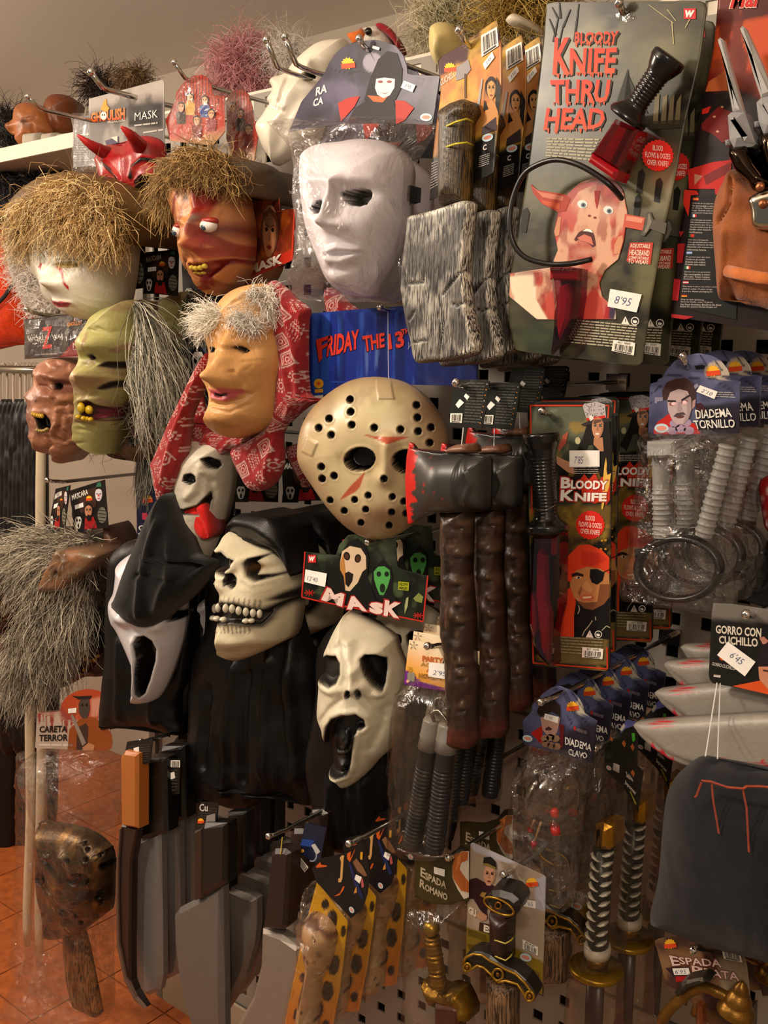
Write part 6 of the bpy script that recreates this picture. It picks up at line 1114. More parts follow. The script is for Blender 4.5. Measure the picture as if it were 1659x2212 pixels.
pl = Pl(810, 980, .31, yaw=26); C = lambda p: cv(p, 640, 780, 2.72)
t = face_root('goalie_mask', 'cream goalie mask with round holes and red stripes, one eye hidden by the axe', pl, 810, 815)
GM = C([(10, 560), (22, 430), (60, 330), (130, 240), (230, 160), (330, 110), (430, 92), (540, 98), (640, 125), (730, 180), (800, 250), (860, 350), (890, 440), (897, 560), (870, 700), (815, 820), (740, 920), (650, 990), (560, 1035), (450, 1045), (370, 1020), (280, 960), (180, 850), (90, 720), (38, 640)])
r = Re(pl, GM, .055, .11, '#bfae86', .0014, power=2.0)
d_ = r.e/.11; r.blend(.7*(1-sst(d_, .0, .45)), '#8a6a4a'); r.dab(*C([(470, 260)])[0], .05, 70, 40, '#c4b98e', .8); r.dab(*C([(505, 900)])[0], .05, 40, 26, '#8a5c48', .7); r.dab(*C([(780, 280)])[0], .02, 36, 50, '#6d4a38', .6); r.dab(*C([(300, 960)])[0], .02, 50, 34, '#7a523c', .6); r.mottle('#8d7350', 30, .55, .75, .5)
r.ridge(C([(525, 500), (520, 600), (512, 690)]), .055, 17, .012); r.bump(*C([(500, 880)])[0], .055, 60, 36, .006); r.bump(*C([(373, 578)])[0], .05, 48, 38, -.006); r.bump(*C([(650, 590)])[0], .05, 46, 38, -.006)
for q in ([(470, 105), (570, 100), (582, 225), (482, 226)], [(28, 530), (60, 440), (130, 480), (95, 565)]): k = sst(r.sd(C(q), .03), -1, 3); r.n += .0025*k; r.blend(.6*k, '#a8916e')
for q in ([(400, 432), (470, 445), (655, 447), (540, 486)], [(402, 655), (372, 740), (345, 768), (258, 814), (318, 738)], [(640, 680), (655, 720), (700, 800), (660, 770)]): r.paint(C(q), .055, '#a83a22', 2.5, .9)
for q in (arc(373, 578, 91, 70, 0, 360, 30, -8), arc(650, 592, 88, 70, 0, 360, 30, 8)): q = C(q); r.pit(q, .052, .035, 2.4, .0012, 3); r.paint(q, .052, '#080707', 2.5)
for x, y in ((317, 225), (320, 298), (326, 375), (193, 338), (132, 393), (205, 435), (458, 392), (613, 402), (708, 258), (713, 332), (717, 413), (793, 390), (784, 480), (147, 622), (152, 692), (222, 675), (199, 818), (282, 880), (343, 815), (422, 790), (408, 872), (380, 950), (515, 693), (565, 798), (560, 888), (545, 965), (632, 825), (645, 895)):
    f = 21 if y < 740 else 19; q = C(arc(x, y, f, f*1.02, 0, 360, 16)); r.pit(q, .05, .014, 3.2, .0006, 3); r.paint(q, .05, '#0d0a08', 3)
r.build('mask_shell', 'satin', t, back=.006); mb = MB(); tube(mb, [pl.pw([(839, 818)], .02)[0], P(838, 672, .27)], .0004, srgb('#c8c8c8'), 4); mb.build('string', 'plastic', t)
# ghost faces header card
pl = Pl(790, 1260, .30, yaw=4); C = lambda p: cv(p, 550, 1100, 2.9625)
t = thing('ghost_mask_card', "front card lettered MASK with two printed screaming faces and 12'40 sticker", 'card', P(770, 1170, .30))
r = flatart(pl, C([(300, 565), (320, 270), (520, 300), (540, 230), (600, 165), (660, 160), (720, 200), (900, 185), (915, 380), (1110, 425), (1075, 720), (600, 640)]), '#1d2419', .002); r.mottle('#0c0f0b', 35, .45, .6, .9, 3); r.mottle('#4a5a3a', 40, .55, .68, .7, 5); r.dab(705, 1180, 0, 25, 20, '#5c6658', .8); r.dab(835, 1185, 0, 20, 25, '#66705c', .6); r.build('card', 'card', t, back=.0012)
mb = MB(); n = .0009
for a, b in (((322, 272), (302, 562)), ((302, 562), (420, 590)), ((420, 590), (1078, 718)), ((1108, 424), (1078, 718))): bar(mb, pl, *C([a, b]), 3, n, srgb('#b8281c'))
ink(mb, pl, C([(430, 560), (470, 480), (530, 420), (545, 290), (600, 210), (660, 185), (710, 230), (735, 320), (720, 430), (760, 520), (790, 590), (700, 640)]), n, srgb('#0c0a0b')); ink(mb, pl, C([(545, 350), (560, 270), (610, 235), (680, 250), (712, 300), (715, 380), (690, 400), (660, 470), (610, 525), (580, 520), (570, 430), (548, 390)]), n+.0002, srgb('#cdb598')); ink(mb, pl, C([(545, 350), (570, 280), (585, 420), (580, 520), (570, 430), (548, 390)]), n+.0003, srgb('#b07a3c'))
for x, y, a in ((590, 300, -12), (660, 315, 10)): ink(mb, pl, arc(*C([(x, y)])[0], 7, 9.5, 0, 360, 12, a), n+.0004, srgb('#1a100c')); ink(mb, pl, arc(*C([(x, y+2)])[0], 4, 6, 0, 360, 10, a), n+.0005, srgb('#4a2a18'))
ink(mb, pl, C([(578, 410), (600, 398), (632, 415), (625, 460), (600, 500), (582, 480)]), n+.0004, srgb('#1a0f0d'))
ink(mb, pl, C([(745, 500), (755, 390), (820, 318), (870, 370), (885, 450), (880, 540), (920, 600), (770, 580)]), n, srgb('#0d0b0d')); ink(mb, pl, C([(762, 400), (790, 368), (830, 365), (865, 390), (868, 440), (850, 500), (825, 550), (800, 548), (780, 500), (765, 450)]), n+.0002, srgb('#4a9a4c'))
for x in (795, 845): ink(mb, pl, arc(*C([(x, 415)])[0], 5, 6, 0, 360, 10), n+.0004, srgb('#122014'))
ink(mb, pl, arc(*C([(818, 505)])[0], 6, 10, 0, 360, 12), n+.0004, srgb('#122014'))
ink(mb, pl, C([(920, 462), (988, 468), (985, 522), (920, 515)]), n, srgb('#a0a81c')); text(mb, pl, 'GLOW', C([(926, 468), (982, 473), (982, 492), (925, 488)]), n+.0002, srgb('#3a4010'), .03); text(mb, pl, 'MASK', C([(926, 494), (982, 498), (980, 516), (925, 512)]), n+.0002, srgb('#3a4010'), .03)
w_logo(mb, pl, *C([(342, 292)])[0], *C([(392, 342)])[0], n)
for x, y in ((350, 535), (1045, 680)):
    for a in range(0, 360, 45): bar(mb, pl, C([(x, y)])[0], (C([(x, y)])[0][0]+11*math.cos(math.radians(a)), C([(x, y)])[0][1]+7*math.sin(math.radians(a))), 2, n, srgb('#a8241c'))
ink(mb, pl, C([(1015, 570), (1050, 535), (1080, 560), (1070, 600), (1030, 590)]), n, srgb('#7a8440')); ink(mb, pl, C([(960, 620), (970, 570), (985, 560), (980, 620), (960, 670)]), n, srgb('#9aa070'))
mb.build('card_print', 'ink', t)
mb = MB()
for s_, q in (('M', [(465, 500), (575, 545), (560, 625), (425, 580)]), ('A', [(570, 560), (690, 555), (720, 655), (590, 640)]), ('s', [(735, 592), (825, 600), (820, 680), (735, 660)]), ('K', [(835, 580), (945, 605), (925, 700), (825, 680)])):
    q = np.array(C(q)); c_ = q.mean(0); text(mb, pl, s_, [tuple(c_+(p_-c_)*1.16) for p_ in q], n+.0006, srgb('#a02020'), .05); text(mb, pl, s_, [tuple(p_) for p_ in q], n+.0009, srgb('#dcc4bc'), .05)
mb.build('lettering', 'ink', t)
sticker(pl, C([(325, 385), (462, 412), (450, 498), (318, 465)]), .0022, t, "12'40", (.12, .45, .62, .8))
dup(t, (-.006, .085, .004), 'second ghost MASK card, dimmer faces and the letter K showing past the front card', 'ghost mask cards'); hook(812, 1172, .302, 'chrome hook hidden behind the goalie mask, holding the ghost mask cards', .003)
# large pale rubber ghost mask
pl = Pl(780, 1500, .31, yaw=22); C = lambda p: cv(p, 640, 1300, 3.023)
t = face_root('wailing_mask', 'large cream rubber wailing mask with black eyes and long black open mouth', pl, 770, 1345)
WO = C([(640, 255), (662, 330), (700, 430), (722, 560), (728, 660), (718, 740), (703, 830), (635, 940), (560, 1010), (490, 1090), (420, 1150), (360, 1185), (310, 1195, .01), (258, 1183, .02), (210, 1130, .02), (196, 1050, .025), (182, 960, .025), (152, 860, .025), (117, 770, .025), (113, 700, .025), (121, 600, .025), (131, 480, .025), (152, 380, .025), (182, 300, .02), (222, 210, .02), (262, 140, .02), (310, 86, .01), (340, 88), (420, 120), (500, 160), (580, 200), (628, 238)])
r = Re(pl, WO, .075, .085, '#cfc8b0', .0016, power=2.2)
r.ridge(C([(355, 470), (358, 540), (362, 580)]), .085, 10, .012); r.bump(*C([(365, 590)])[0], .095, 19, 12, .010); r.ridge(C([(225, 290), (290, 235), (345, 262), (420, 220), (480, 250)]), .07, 7, .004); r.ridge(C([(345, 262), (350, 400)]), .08, 9, .004); r.ridge(C([(190, 255), (215, 310)]), .06, 4, -.004)
r.ridge(C([(150, 560), (220, 600), (280, 580)]), .07, 8, .004); r.ridge(C([(410, 560), (480, 610), (560, 600)]), .07, 8, .004); r.ridge(C([(290, 640), (220, 700), (150, 790)]), .07, 6, -.004); r.ridge(C([(430, 630), (500, 700), (560, 760)]), .07, 7, -.004); r.ridge(C([(600, 300), (610, 430), (640, 560), (700, 640)]), .05, 10, .006); r.ridge(C([(560, 640), (620, 690), (700, 700)]), .05, 8, -.005); r.ridge(C([(480, 960), (560, 800), (580, 700)]), .05, 10, -.006); r.bump(*C([(620, 620)])[0], .05, 30, 26, .008); r.noise(.0022, 34, 4)
M_ = C([(185, 880), (195, 820), (230, 768), (300, 740), (390, 735), (440, 768), (452, 810), (430, 830), (398, 832), (382, 900), (362, 1000), (352, 1090), (322, 1140), (270, 1156), (220, 1130), (203, 1060), (190, 960)])
E1 = C([(160, 370), (200, 350), (260, 355), (285, 400), (286, 470), (260, 530), (215, 555), (170, 530), (148, 480), (148, 420)]); E2 = C([(420, 375), (450, 345), (520, 345), (590, 365), (597, 430), (585, 520), (560, 585), (510, 550), (450, 480)])
for q, dp in ((E1, .02), (E2, .024)): r.pit(q, .066, dp, 5, .003, 6); r.paint(q, .066, '#0b0a0a', 5)
r.pit(M_, .07, .016, 5, .004, 6); r.paint(M_, .07, '#0b0a0a', 4)
for x, y in ((333, 608), (402, 602)): q = C(arc(x, y, 17, 30, 0, 360, 12, 12 if x < 350 else -12)); r.pit(q, .09, .008, 3); r.paint(q, .09, '#15110e', 4)
r.ridge(C([(225, 900), (230, 990), (240, 1020), (320, 1010), (345, 960), (375, 880)]), .055, 4, .006); r.ridge(C([(300, 880), (318, 930), (295, 980), (262, 985)]), .055, 4, .006); r.bump(*C([(270, 940)])[0], .055, 16, 20, .010); r.bump(*C([(275, 1110)])[0], .055, 18, 10, .008)
face = r.build('mask_face', 'latex', t, back=.02)
cloth(pl, C([(300, 95), (345, 75), (470, 110), (600, 170), (700, 220), (735, 330), (725, 470), (760, 700), (720, 860), (690, 1100), (680, 1330), (640, 1560), (480, 1640), (330, 1640), (170, 1560), (100, 1300), (60, 1050), (90, 850), (130, 600), (140, 300)]), .03, .05, [(C([(200, 1200), (180, 1500)]), 6, .008), (C([(420, 1200), (430, 1560)]), 8, .008), (C([(560, 1000), (600, 1500)]), 8, .01), (C([(300, 1220), (320, 1560)]), 6, -.008)], 'hood', t, n0=-.05, seed=3)
dup(t, (-.012, .11, .004), 'second cream wailing mask, grey in shadow, only a strip of cheek beside the party headers', 'wailing rubber masks')
# skull mask with black hood
pl = Pl(545, 1270, .30, yaw=6); C = lambda p: cv(p, 430, 1060, 3.023)
t = face_root('skull_mask', 'front cream skull mask with black satin hood, bared teeth, amber showing in sockets', pl, 540, 1120)
SO = C([(500, 380), (560, 470), (602, 570), (612, 700), (602, 830), (567, 960), (480, 1012), (380, 1062), (300, 1097), (230, 1112, .02), (150, 1095, .03), (100, 1060, .04), (90, 1020, .045), (100, 950, .045), (94, 890, .045), (97, 830, .045), (102, 770, .045), (120, 720, .045), (118, 680, .045), (82, 640, .04), (74, 600, .04), (85, 560, .04), (108, 510, .04), (108, 440, .04), (122, 370, .04), (150, 320, .03), (200, 253, .02), (260, 278, .02), (350, 318, .01), (430, 350, 0)])
r = Re(pl, SO, .085, .085, '#d2c9ac', .0015, power=2.4)
r.ridge(C([(130, 380), (190, 430), (245, 460), (300, 435), (400, 410), (490, 425)]), .09, 10, .008); r.ridge(C([(245, 460), (220, 500), (190, 530)]), .10, 9, .010); r.bump(*C([(500, 640)])[0], .07, 38, 28, .014); r.bump(*C([(110, 615)])[0], .08, 14, 22, .010); r.bump(*C([(200, 1010)])[0], .09, 50, 22, .012); r.bump(*C([(400, 1000)])[0], .06, 30, 16, .006); r.ridge(C([(110, 720), (220, 730), (330, 745), (420, 770)]), .095, 14, .006); r.ridge(C([(440, 800), (520, 740), (600, 650)]), .06, 10, -.014); r.noise(.002, 40, 5)
EY2 = C([(305, 470), (330, 442), (400, 430), (470, 435), (496, 470), (490, 520), (450, 570), (380, 586), (322, 556)]), C([(112, 405), (150, 400), (190, 440), (226, 465), (210, 500), (182, 520), (176, 556), (132, 530), (108, 480)])
for q in EY2: r.pit(q, .08, .024, 5, .004, 6); r.paint(q, .08, '#17130f', 6)
for x, y in ((395, 495), (160, 478)): r.dab(*C([(x, y)])[0], .06, 10, 6, '#6a4612', .9)
NO = C([(180, 540), (215, 538), (245, 575), (240, 620), (215, 642), (182, 615), (160, 625), (166, 590)]); r.pit(NO, .095, .016, 4); r.paint(NO, .095, '#14100c', 4)
MO = C([(98, 760), (150, 730), (230, 738), (330, 765), (425, 780), (480, 740), (560, 680), (600, 645), (585, 700), (500, 780), (450, 840), (410, 880), (300, 880), (200, 870), (120, 865), (92, 850)]); r.pit(MO, .092, .010, 8); r.paint(MO, .092, '#14100d', 12)  # mouth black runs on as painted shade under the cheekbone
for x in range(130, 420, 34): r.stroke(C([(x, 690+(x-130)*.1), (x+3, 760+(x-130)*.1)]), .09, 1.6, '#4a3e30', .7)
for x in range(110, 340, 26): r.stroke(C([(x, 865), (x+6, 930)]), .09, 1.8, '#4a3c2c', .7)
r.paint(C([(90, 1080), (200, 1100), (300, 1090), (300, 1120), (80, 1120)]), .05, '#9a7c58', 8, .6); face = r.build('mask_face', 'latex', t, back=.03)
teeth(face, r, pl, [(*C([q])[0],) for q in ((108, 768), (132, 762), (180, 766), (222, 769), (265, 781), (312, 789), (358, 796), (400, 801))], .095, 4.7, 10.5, '#c9c3ae', .005, .002); teeth(face, r, pl, [(*C([q])[0],) for q in ((100, 828), (125, 832), (168, 837), (315, 846), (350, 844))], .095, 6, 6, '#c9c3ae', .006, .003)
cloth(pl, C([(175, 225), (230, 160), (340, 148), (470, 178), (560, 260), (610, 380), (640, 560), (660, 800), (720, 1000), (790, 1200), (800, 1600), (760, 2050), (560, 1960), (330, 2080), (100, 2020), (-40, 1940), (-50, 1500), (-20, 1100), (60, 900), (60, 600), (90, 400)]), .035, .06, [(C([(200, 1150), (150, 1600), (140, 2000)]), 9, .012), (C([(420, 1120), (400, 1500), (430, 1950)]), 10, .014), (C([(600, 1000), (560, 1400), (600, 1900)]), 12, .012), (C([(40, 1300), (20, 1800)]), 9, -.012), (C([(300, 1200), (280, 1900)]), 9, -.012)], 'shroud', t, n0=-.055, seed=7, noise=.01)
cloth(pl, C([(160, 300), (190, 210), (240, 160), (340, 148), (470, 178), (530, 260), (570, 400), (600, 560), (560, 470), (500, 385), (430, 352), (350, 320), (260, 280), (200, 255)]), .012, .02, [(C([(230, 200), (350, 240), (480, 330)]), 10, .006)], 'hood', t, n0=.022, seed=9, back=.05, noise=.003)
k2 = dup(t, (-.03, .125, -.012), 'second skull mask, jaw and teeth in shadow between the front skull and MASK card', 'skull masks'); k2['group'] = 'skull masks'
# white plastic wailing mask under black cloth, and its double behind
pl = Pl(330, 1380, .32, yaw=18); C = lambda p: cv(p, 210, 1080, 2.267)
t = face_root('plastic_wailing_mask', 'front glossy white plastic mask with tall oval mouth, brow under black cloth', pl, 330, 1180)
PO_ = C([(440, 400), (433, 510), (430, 580), (416, 680), (381, 800), (341, 900), (300, 968), (258, 986), (215, 986), (180, 966, .01), (171, 900, .02), (175, 830, .02), (150, 760, .02), (112, 650, .015), (82, 605, .015), (66, 545, .015), (75, 480, .01), (98, 430, .01), (108, 350, .01), (130, 300), (180, 258), (250, 235), (340, 270), (410, 330)])
r = Re(pl, PO_, .06, .06, '#c9c7cc', .0018, power=2.2)
r.bump(*C([(115, 590)])[0], .05, 26, 16, .014); r.bump(*C([(365, 615)])[0], .05, 28, 18, .014); r.ridge(C([(200, 620), (240, 640), (310, 620)]), .06, 10, .004); r.ridge(C([(165, 700), (180, 850), (185, 950)]), .06, 8, .005)
MP = C([(185, 700), (200, 672), (235, 666), (270, 690), (291, 730), (286, 790), (262, 880), (236, 945), (210, 965), (192, 950), (187, 860), (197, 780), (188, 735)]); r.pit(MP, .06, .035, 3, .005, 5); r.paint(MP, .06, '#17120f', 3)
for q in ([(85, 505), (130, 500), (150, 540), (140, 558), (95, 545)], [(330, 560), (380, 540), (388, 580), (360, 605), (335, 600)]): r.pit(C(q), .055, .02, 4); r.paint(C(q), .055, '#0d0b0b', 4)
r.build('mask_face', 'plastic', t, back=.01)
cloth(pl, C([(70, 300), (110, 230), (200, 190), (430, 200), (490, 400), (500, 600), (490, 800), (420, 1000), (440, 1150), (250, 1110), (130, 1110), (22, 1100), (45, 800), (55, 500)]), .03, .04, [(C([(100, 700), (90, 1080)]), 8, .008), (C([(450, 600), (400, 1060)]), 10, .01), (C([(250, 1000), (260, 1100)]), 8, .008)], 'hood', t, n0=-.05, seed=12)
dup(t, (-.014, .105, .006), 'second white plastic wailing mask, a curved sliver of its jaw between black cloths', 'white plastic wailing masks')
# rubber ghost with red tongue
pl = Pl(440, 1090, .285, yaw=16)
t = face_root('tongue_mask', 'grey white rubber mask with crooked mouth and long red tongue, black hood hanging down', pl, 440, 960)
TO = [(499, 985), (495, 1050), (486, 1100), (471, 1160), (456, 1200), (437, 1215), (420, 1197, .01), (401, 1150, .015), (386, 1112, .02), (373, 1085, .02), (370, 1040, .02), (375, 1000, .02), (384, 960, .01), (440, 945), (492, 955)]
r = Re(pl, TO, .055, .055, '#c4bcaa', .0017, power=2.2); r.ridge([(430, 1010), (415, 1060), (400, 1075)], .06, 8, .006); r.ridge([(440, 1020), (470, 1032), (486, 1010)], .045, 6, .005); r.ridge([(470, 1060), (480, 1100), (462, 1150)], .04, 6, -.006); r.ridge([(455, 1040), (462, 1080)], .05, 5, -.004); r.noise(.002, 40, 2)
for q in ([(432, 992), (450, 987), (472, 995), (476, 1006), (468, 1014), (450, 1011)], [(393, 1040), (397, 1026), (410, 1023), (421, 1030), (421, 1042), (408, 1047)]): r.pit(q, .05, .014, 3); r.paint(q, .05, '#0d0b0b', 3.5)
q = [(372, 1095), (395, 1101), (425, 1092), (447, 1070), (453, 1062), (458, 1075), (452, 1100), (430, 1112), (405, 1112), (385, 1108)]; r.pit(q, .055, .012, 3); r.paint(q, .055, '#1a100d', 4); face = r.build('mask_face', 'latex', t, back=.02)
r2 = Re(pl, [(399, 1099), (415, 1093), (440, 1086), (448, 1100), (453, 1125), (457, 1150), (451, 1163), (438, 1165), (425, 1150), (413, 1127), (402, 1110)], .010, .010, '#c8201a', .0016, n0=.034, sm=True); r2.ridge([(420, 1100), (435, 1130), (444, 1158)], .055, 4, -.004); r2.build('tongue', 'cloth', t, back=.006, label='bright red tongue')
C = lambda p: cv(p, 210, 1080, 2.267)
cloth(Pl(360, 1240, .36, yaw=14), C([(330, -30), (250, 100), (200, 220), (150, 340), (110, 460), (90, 505), (140, 562), (190, 602), (240, 622), (290, 606), (350, 550), (430, 485), (500, 400), (560, 300), (500, 330), (455, 270), (400, 130), (370, 60)]), .035, .04, [(C([(300, 100), (200, 400), (190, 580)]), 8, .010), (C([(380, 150), (340, 380), (280, 560)]), 9, .010), (C([(200, 360), (320, 400), (420, 380)]), 5, -.006), (C([(230, 280), (330, 290), (430, 240)]), 5, -.006)], 'hood', t, n0=-.005, seed=15, mt='cloth', back=.03)
cloth(pl, C([(310, -60), (430, -80), (640, -60), (650, 100), (600, 250), (560, 420), (520, 700), (500, 1000), (430, 1040), (430, 600), (380, 300), (330, 120)]), .03, .04, [(C([(540, 100), (500, 500)]), 8, .008)], 'shroud', t, n0=-.06, seed=16)
# masks on the left of the wall
def rnd_in(poly, k, seed):
    rg = np.random.default_rng(seed); P_ = np.array(poly, float)[:, :2]; lo, hi = P_.min(0), P_.max(0); out = np.zeros((0, 2))
    while len(out) < k: q = lo+(hi-lo)*rg.random((k*2, 2)); out = np.concatenate([out, q[inside(q, P_)]])
    return out[:k]
def fur(name, parent, rel, pl, poly, k, dirf, length, cols, seed=1, **kw):  # strands rooted on a modelled surface inside a pixel region
    px = rnd_in(poly, k, seed); q, h = rel.proj(px); roots = pl.w(q, h-.002); dirs = []
    for p_ in px:
        a, b, c = dirf(p_[0], p_[1]); dirs.append(a*pl.R+b*pl.U+c*pl.N)
    mb = MB(); strands(mb, roots, dirs, length, cols, seed=seed, **kw); o = mb.build(name, 'hair', parent, True); return o
# old woman with red headscarf
pl = Pl(540, 780, .32, yaw=4); C = lambda p: cv(p, 320, 580, 2.38)
t = face_root('old_woman_mask', 'tan old woman mask, hooked nose, pink lips, white brows, red patterned headscarf', pl, 560, 620)
WM = C([(645, 150), (655, 280), (690, 420), (692, 500), (680, 560), (670, 650), (655, 770), (600, 830), (540, 852), (480, 872), (420, 870, .01), (350, 850, .02), (308, 800, .03), (303, 740, .03), (318, 690, .03), (312, 640, .03), (288, 600, .03), (280, 560, .03), (292, 510, .03), (318, 450, .03), (310, 410, .03), (306, 340, .025), (340, 250, .02), (370, 200, .02), (420, 150, .01), (500, 100), (570, 80), (625, 85)])
r = Re(pl, WM, .075, .08, '#c8955a', .0015, power=2.3)
r.ridge(C([(385, 400), (360, 470), (335, 540)]), .1, 20, .020); r.bump(*C([(322, 565)])[0], .12, 26, 22, .022); r.bump(*C([(505, 545)])[0], .07, 44, 30, .015); r.bump(*C([(285, 625)])[0], .06, 8, 22, .004); r.bump(*C([(350, 780)])[0], .085, 34, 26, .016); r.bump(*C([(480, 420)])[0], .07, 32, 13, -.009); r.ridge(C([(420, 330), (480, 300), (590, 330)]), .075, 14, .008); r.bump(*C([(395, 600)])[0], .09, 15, 13, .006)
r.ridge(C([(425, 530), (430, 580), (455, 620), (480, 640)]), .08, 4, -.008); r.ridge(C([(320, 690), (380, 700), (470, 670), (520, 640)]), .085, 5, -.005); r.ridge(C([(310, 620), (360, 640), (430, 628), (465, 620)]), .09, 6, .004); r.ridge(C([(320, 662), (380, 678), (445, 655)]), .09, 6, .005)
for ln in ([(500, 480), (600, 470), (680, 490)], [(520, 500), (610, 520)], [(440, 360), (520, 350), (580, 390)], [(430, 180), (500, 150), (590, 180)], [(410, 210), (500, 185), (600, 215)], [(560, 600), (610, 560), (660, 520)], [(560, 700), (610, 640), (650, 580)], [(470, 720), (540, 690), (600, 640)], [(330, 720), (420, 740), (500, 700)], [(540, 250), (600, 300), (630, 370)]): r.ridge(C(ln), .07, 3, -.0022)
r.noise(.0015, 60, 3); r.mottle('#a8702e', 25, .5, .75, .5, 4)
for q in ([(432, 405), (460, 398), (500, 405), (524, 425), (500, 435), (450, 428)], [(316, 408), (330, 404), (346, 412), (340, 428), (320, 432)]): r.pit(C(q), .07, .012, 3); r.paint(C(q), .07, '#140d0a', 3)
r.paint(C([(312, 618), (345, 628), (375, 618), (420, 622), (470, 625), (445, 660), (390, 680), (340, 668), (318, 650)]), .09, '#b8405a', 6, .85); q = C([(335, 640), (370, 648), (400, 640), (395, 652), (362, 660), (340, 654)]); r.pit(q, .09, .008, 3); r.paint(q, .09, '#2a1210', 3)
r.dab(*C([(505, 160)])[0], .06, 60, 40, '#d8ae7c', .6); face = r.build('mask_face', 'latex', t, back=.03)
fur('eyebrow', t, r, pl, C([(400, 300), (410, 250), (470, 225), (560, 270), (592, 320), (540, 320), (450, 290)]), 520, lambda x, y: (.5, .1, .5), .022, ['#efe8dc', '#f6f0e6', '#dcd2c2'], 3, droop=.4, jit=.6, r=.0006)
fur('eyebrow', t, r, pl, C([(285, 300), (290, 240), (330, 205), (385, 220), (380, 270), (340, 310)]), 520, lambda x, y: (-.8, .2, .6), .034, ['#efe8dc', '#e6e0cc', '#dcd2c2'], 5, droop=.4, jit=.45, r=.0007)
fur('white_hair', t, r, pl, C([(500, 110), (570, 82), (635, 85), (640, 230), (600, 200), (560, 130)]), 700, lambda x, y: (.25, -.4, .4), .026, ['#efe8de', '#f2ece2', '#dccfb8'], 7, droop=.5, jit=.4, r=.0007)
def bandana(r):  # white paisley-like motifs on red, laid out in tilted cells
    cs, sn = math.cos(.6), math.sin(.6); q = np.stack([r.p[:, 0]*cs+r.p[:, 1]*sn, -r.p[:, 0]*sn+r.p[:, 1]*cs], 1)/.026; q = q+.12*np.stack([np.sin(q[:, 1]*2), np.cos(q[:, 0]*2)], 1)
    i = np.floor(q); f = q-i-.5; hsh = np.floor(vnoise(i*7.31+.5, 5)*3.999); ax = np.abs(f); d1 = ax[:, 0]+ax[:, 1]; rr_ = np.hypot(*f.T); an = np.arctan2(f[:, 1], f[:, 0])
    m0 = (np.abs(np.max(ax, 1)-.36) < .035) | (np.abs(np.max(ax, 1)-.24) < .025) | (np.abs(rr_-.12) < .03)
    m1 = (np.abs(rr_-.3) < .05)*(np.cos(an*9) > 0) > 0; m1 = m1 | (np.abs(rr_-.15) < .03)
    m2 = np.abs(((f[:, 0]*6+np.abs(((f[:, 1]*7) % 1)-.5)*1.2) % 1)-.5) < .13; m2 = m2 & (np.max(ax, 1) < .42)
    m3 = (np.abs(rr_-.28-.1*np.sin(an*2)) < .035) | (np.abs(d1-.14) < .03) | ((np.abs(f[:, 0]-.3) < .03) & (ax[:, 1] < .3))
    m = np.select([hsh == 0, hsh == 1, hsh == 2], [m0, m1, m2], m3); r.blend(m*.75, '#d0b4ac'); return r
BN = ([(640, 70), (700, 90), (760, 150), (832, 210), (822, 300), (832, 640), (920, 668), (840, 700), (760, 765), (695, 845), (700, 1000), (650, 1110), (560, 1145), (500, 1080), (440, 940), (500, 900), (600, 835), (660, 770), (672, 640), (690, 520), (694, 470), (672, 350), (655, 250)], [(310, 432), (270, 480), (220, 570), (130, 760), (32, 985), (28, 1030), (58, 1190), (82, 1197), (170, 970), (200, 760), (260, 620), (300, 520)], [(270, 600), (310, 780), (400, 860), (500, 870), (600, 820), (560, 890), (440, 935), (330, 968), (168, 972), (190, 800), (235, 690)])
for k, (o_, n0, dp) in enumerate(((BN[0], -.012, .022), (BN[1], .012, .014), (BN[2], -.035, .012))):
    r = Re(pl, C(o_), dp, .02, '#8e1f22', .0013, n0=n0, sm=True)
    for ln in ([(720, 120), (740, 400), (760, 640)], [(690, 500), (720, 700), (640, 900), (600, 1100)], [(800, 250), (780, 500), (830, 660)], [(250, 560), (150, 780), (60, 1100)], [(300, 850), (250, 940)], [(420, 880), (380, 940)]): r.ridge(C(ln), 0, 7, .006)
    r.noise(.004, 26, 5+k); bandana(r); r.build('headscarf', 'cloth', t, back=.003)
ow = thing('old_woman_mask', 'second red headscarf behind the old woman mask, only its back fold visible in shadow', 'mask', np.array(t.location)+np.array([.01, .10, -.004]))
for ch in t.children:
    if ch.name.startswith('headscarf') and not ch.name.endswith(('001', '002')): k = ch.copy(); COL.objects.link(k); k.parent = ow
# bloodied man mask with shaggy hair
pl = Pl(450, 480, .30, yaw=4); C = lambda p: cv(p, 320, 300, 2.975)
t = face_root('bloody_man_mask', 'tan rubber man mask with bulging eyes, yellow teeth, blood streaks, shaggy brown hair', pl, 450, 350)
BM = C([(560, 330), (580, 420), (602, 560), (602, 700), (582, 830), (520, 930), (450, 980), (400, 1005, .01), (350, 990, .02), (292, 940, .03), (242, 880, .03), (205, 780, .03), (190, 690, .03), (194, 640, .03), (168, 540, .03), (138, 470, .03), (127, 400, .03), (122, 300, .02), (150, 230, .02), (220, 180, .01), (320, 160), (430, 170), (520, 230)])
r = Re(pl, BM, .07, .075, '#b87a4a', .0015, power=2.3)
r.ridge(C([(285, 540), (265, 610), (248, 660)]), .09, 14, .014); r.bump(*C([(250, 690)])[0], .1, 17, 15, .014); r.bump(*C([(385, 560)])[0], .07, 30, 24, .005); r.ridge(C([(300, 480), (380, 470), (470, 540)]), .075, 8, .006); r.ridge(C([(190, 520), (240, 540)]), .08, 7, .004); r.bump(*C([(510, 720)])[0], .06, 30, 60, .010); r.ridge(C([(440, 640), (450, 780), (460, 900)]), .065, 5, -.010); r.bump(*C([(390, 950)])[0], .07, 24, 14, .010); r.ridge(C([(250, 760), (230, 820), (290, 920)]), .08, 6, -.006); r.ridge(C([(300, 240), (295, 400), (285, 520)]), .075, 8, .004); r.noise(.002, 40, 3)
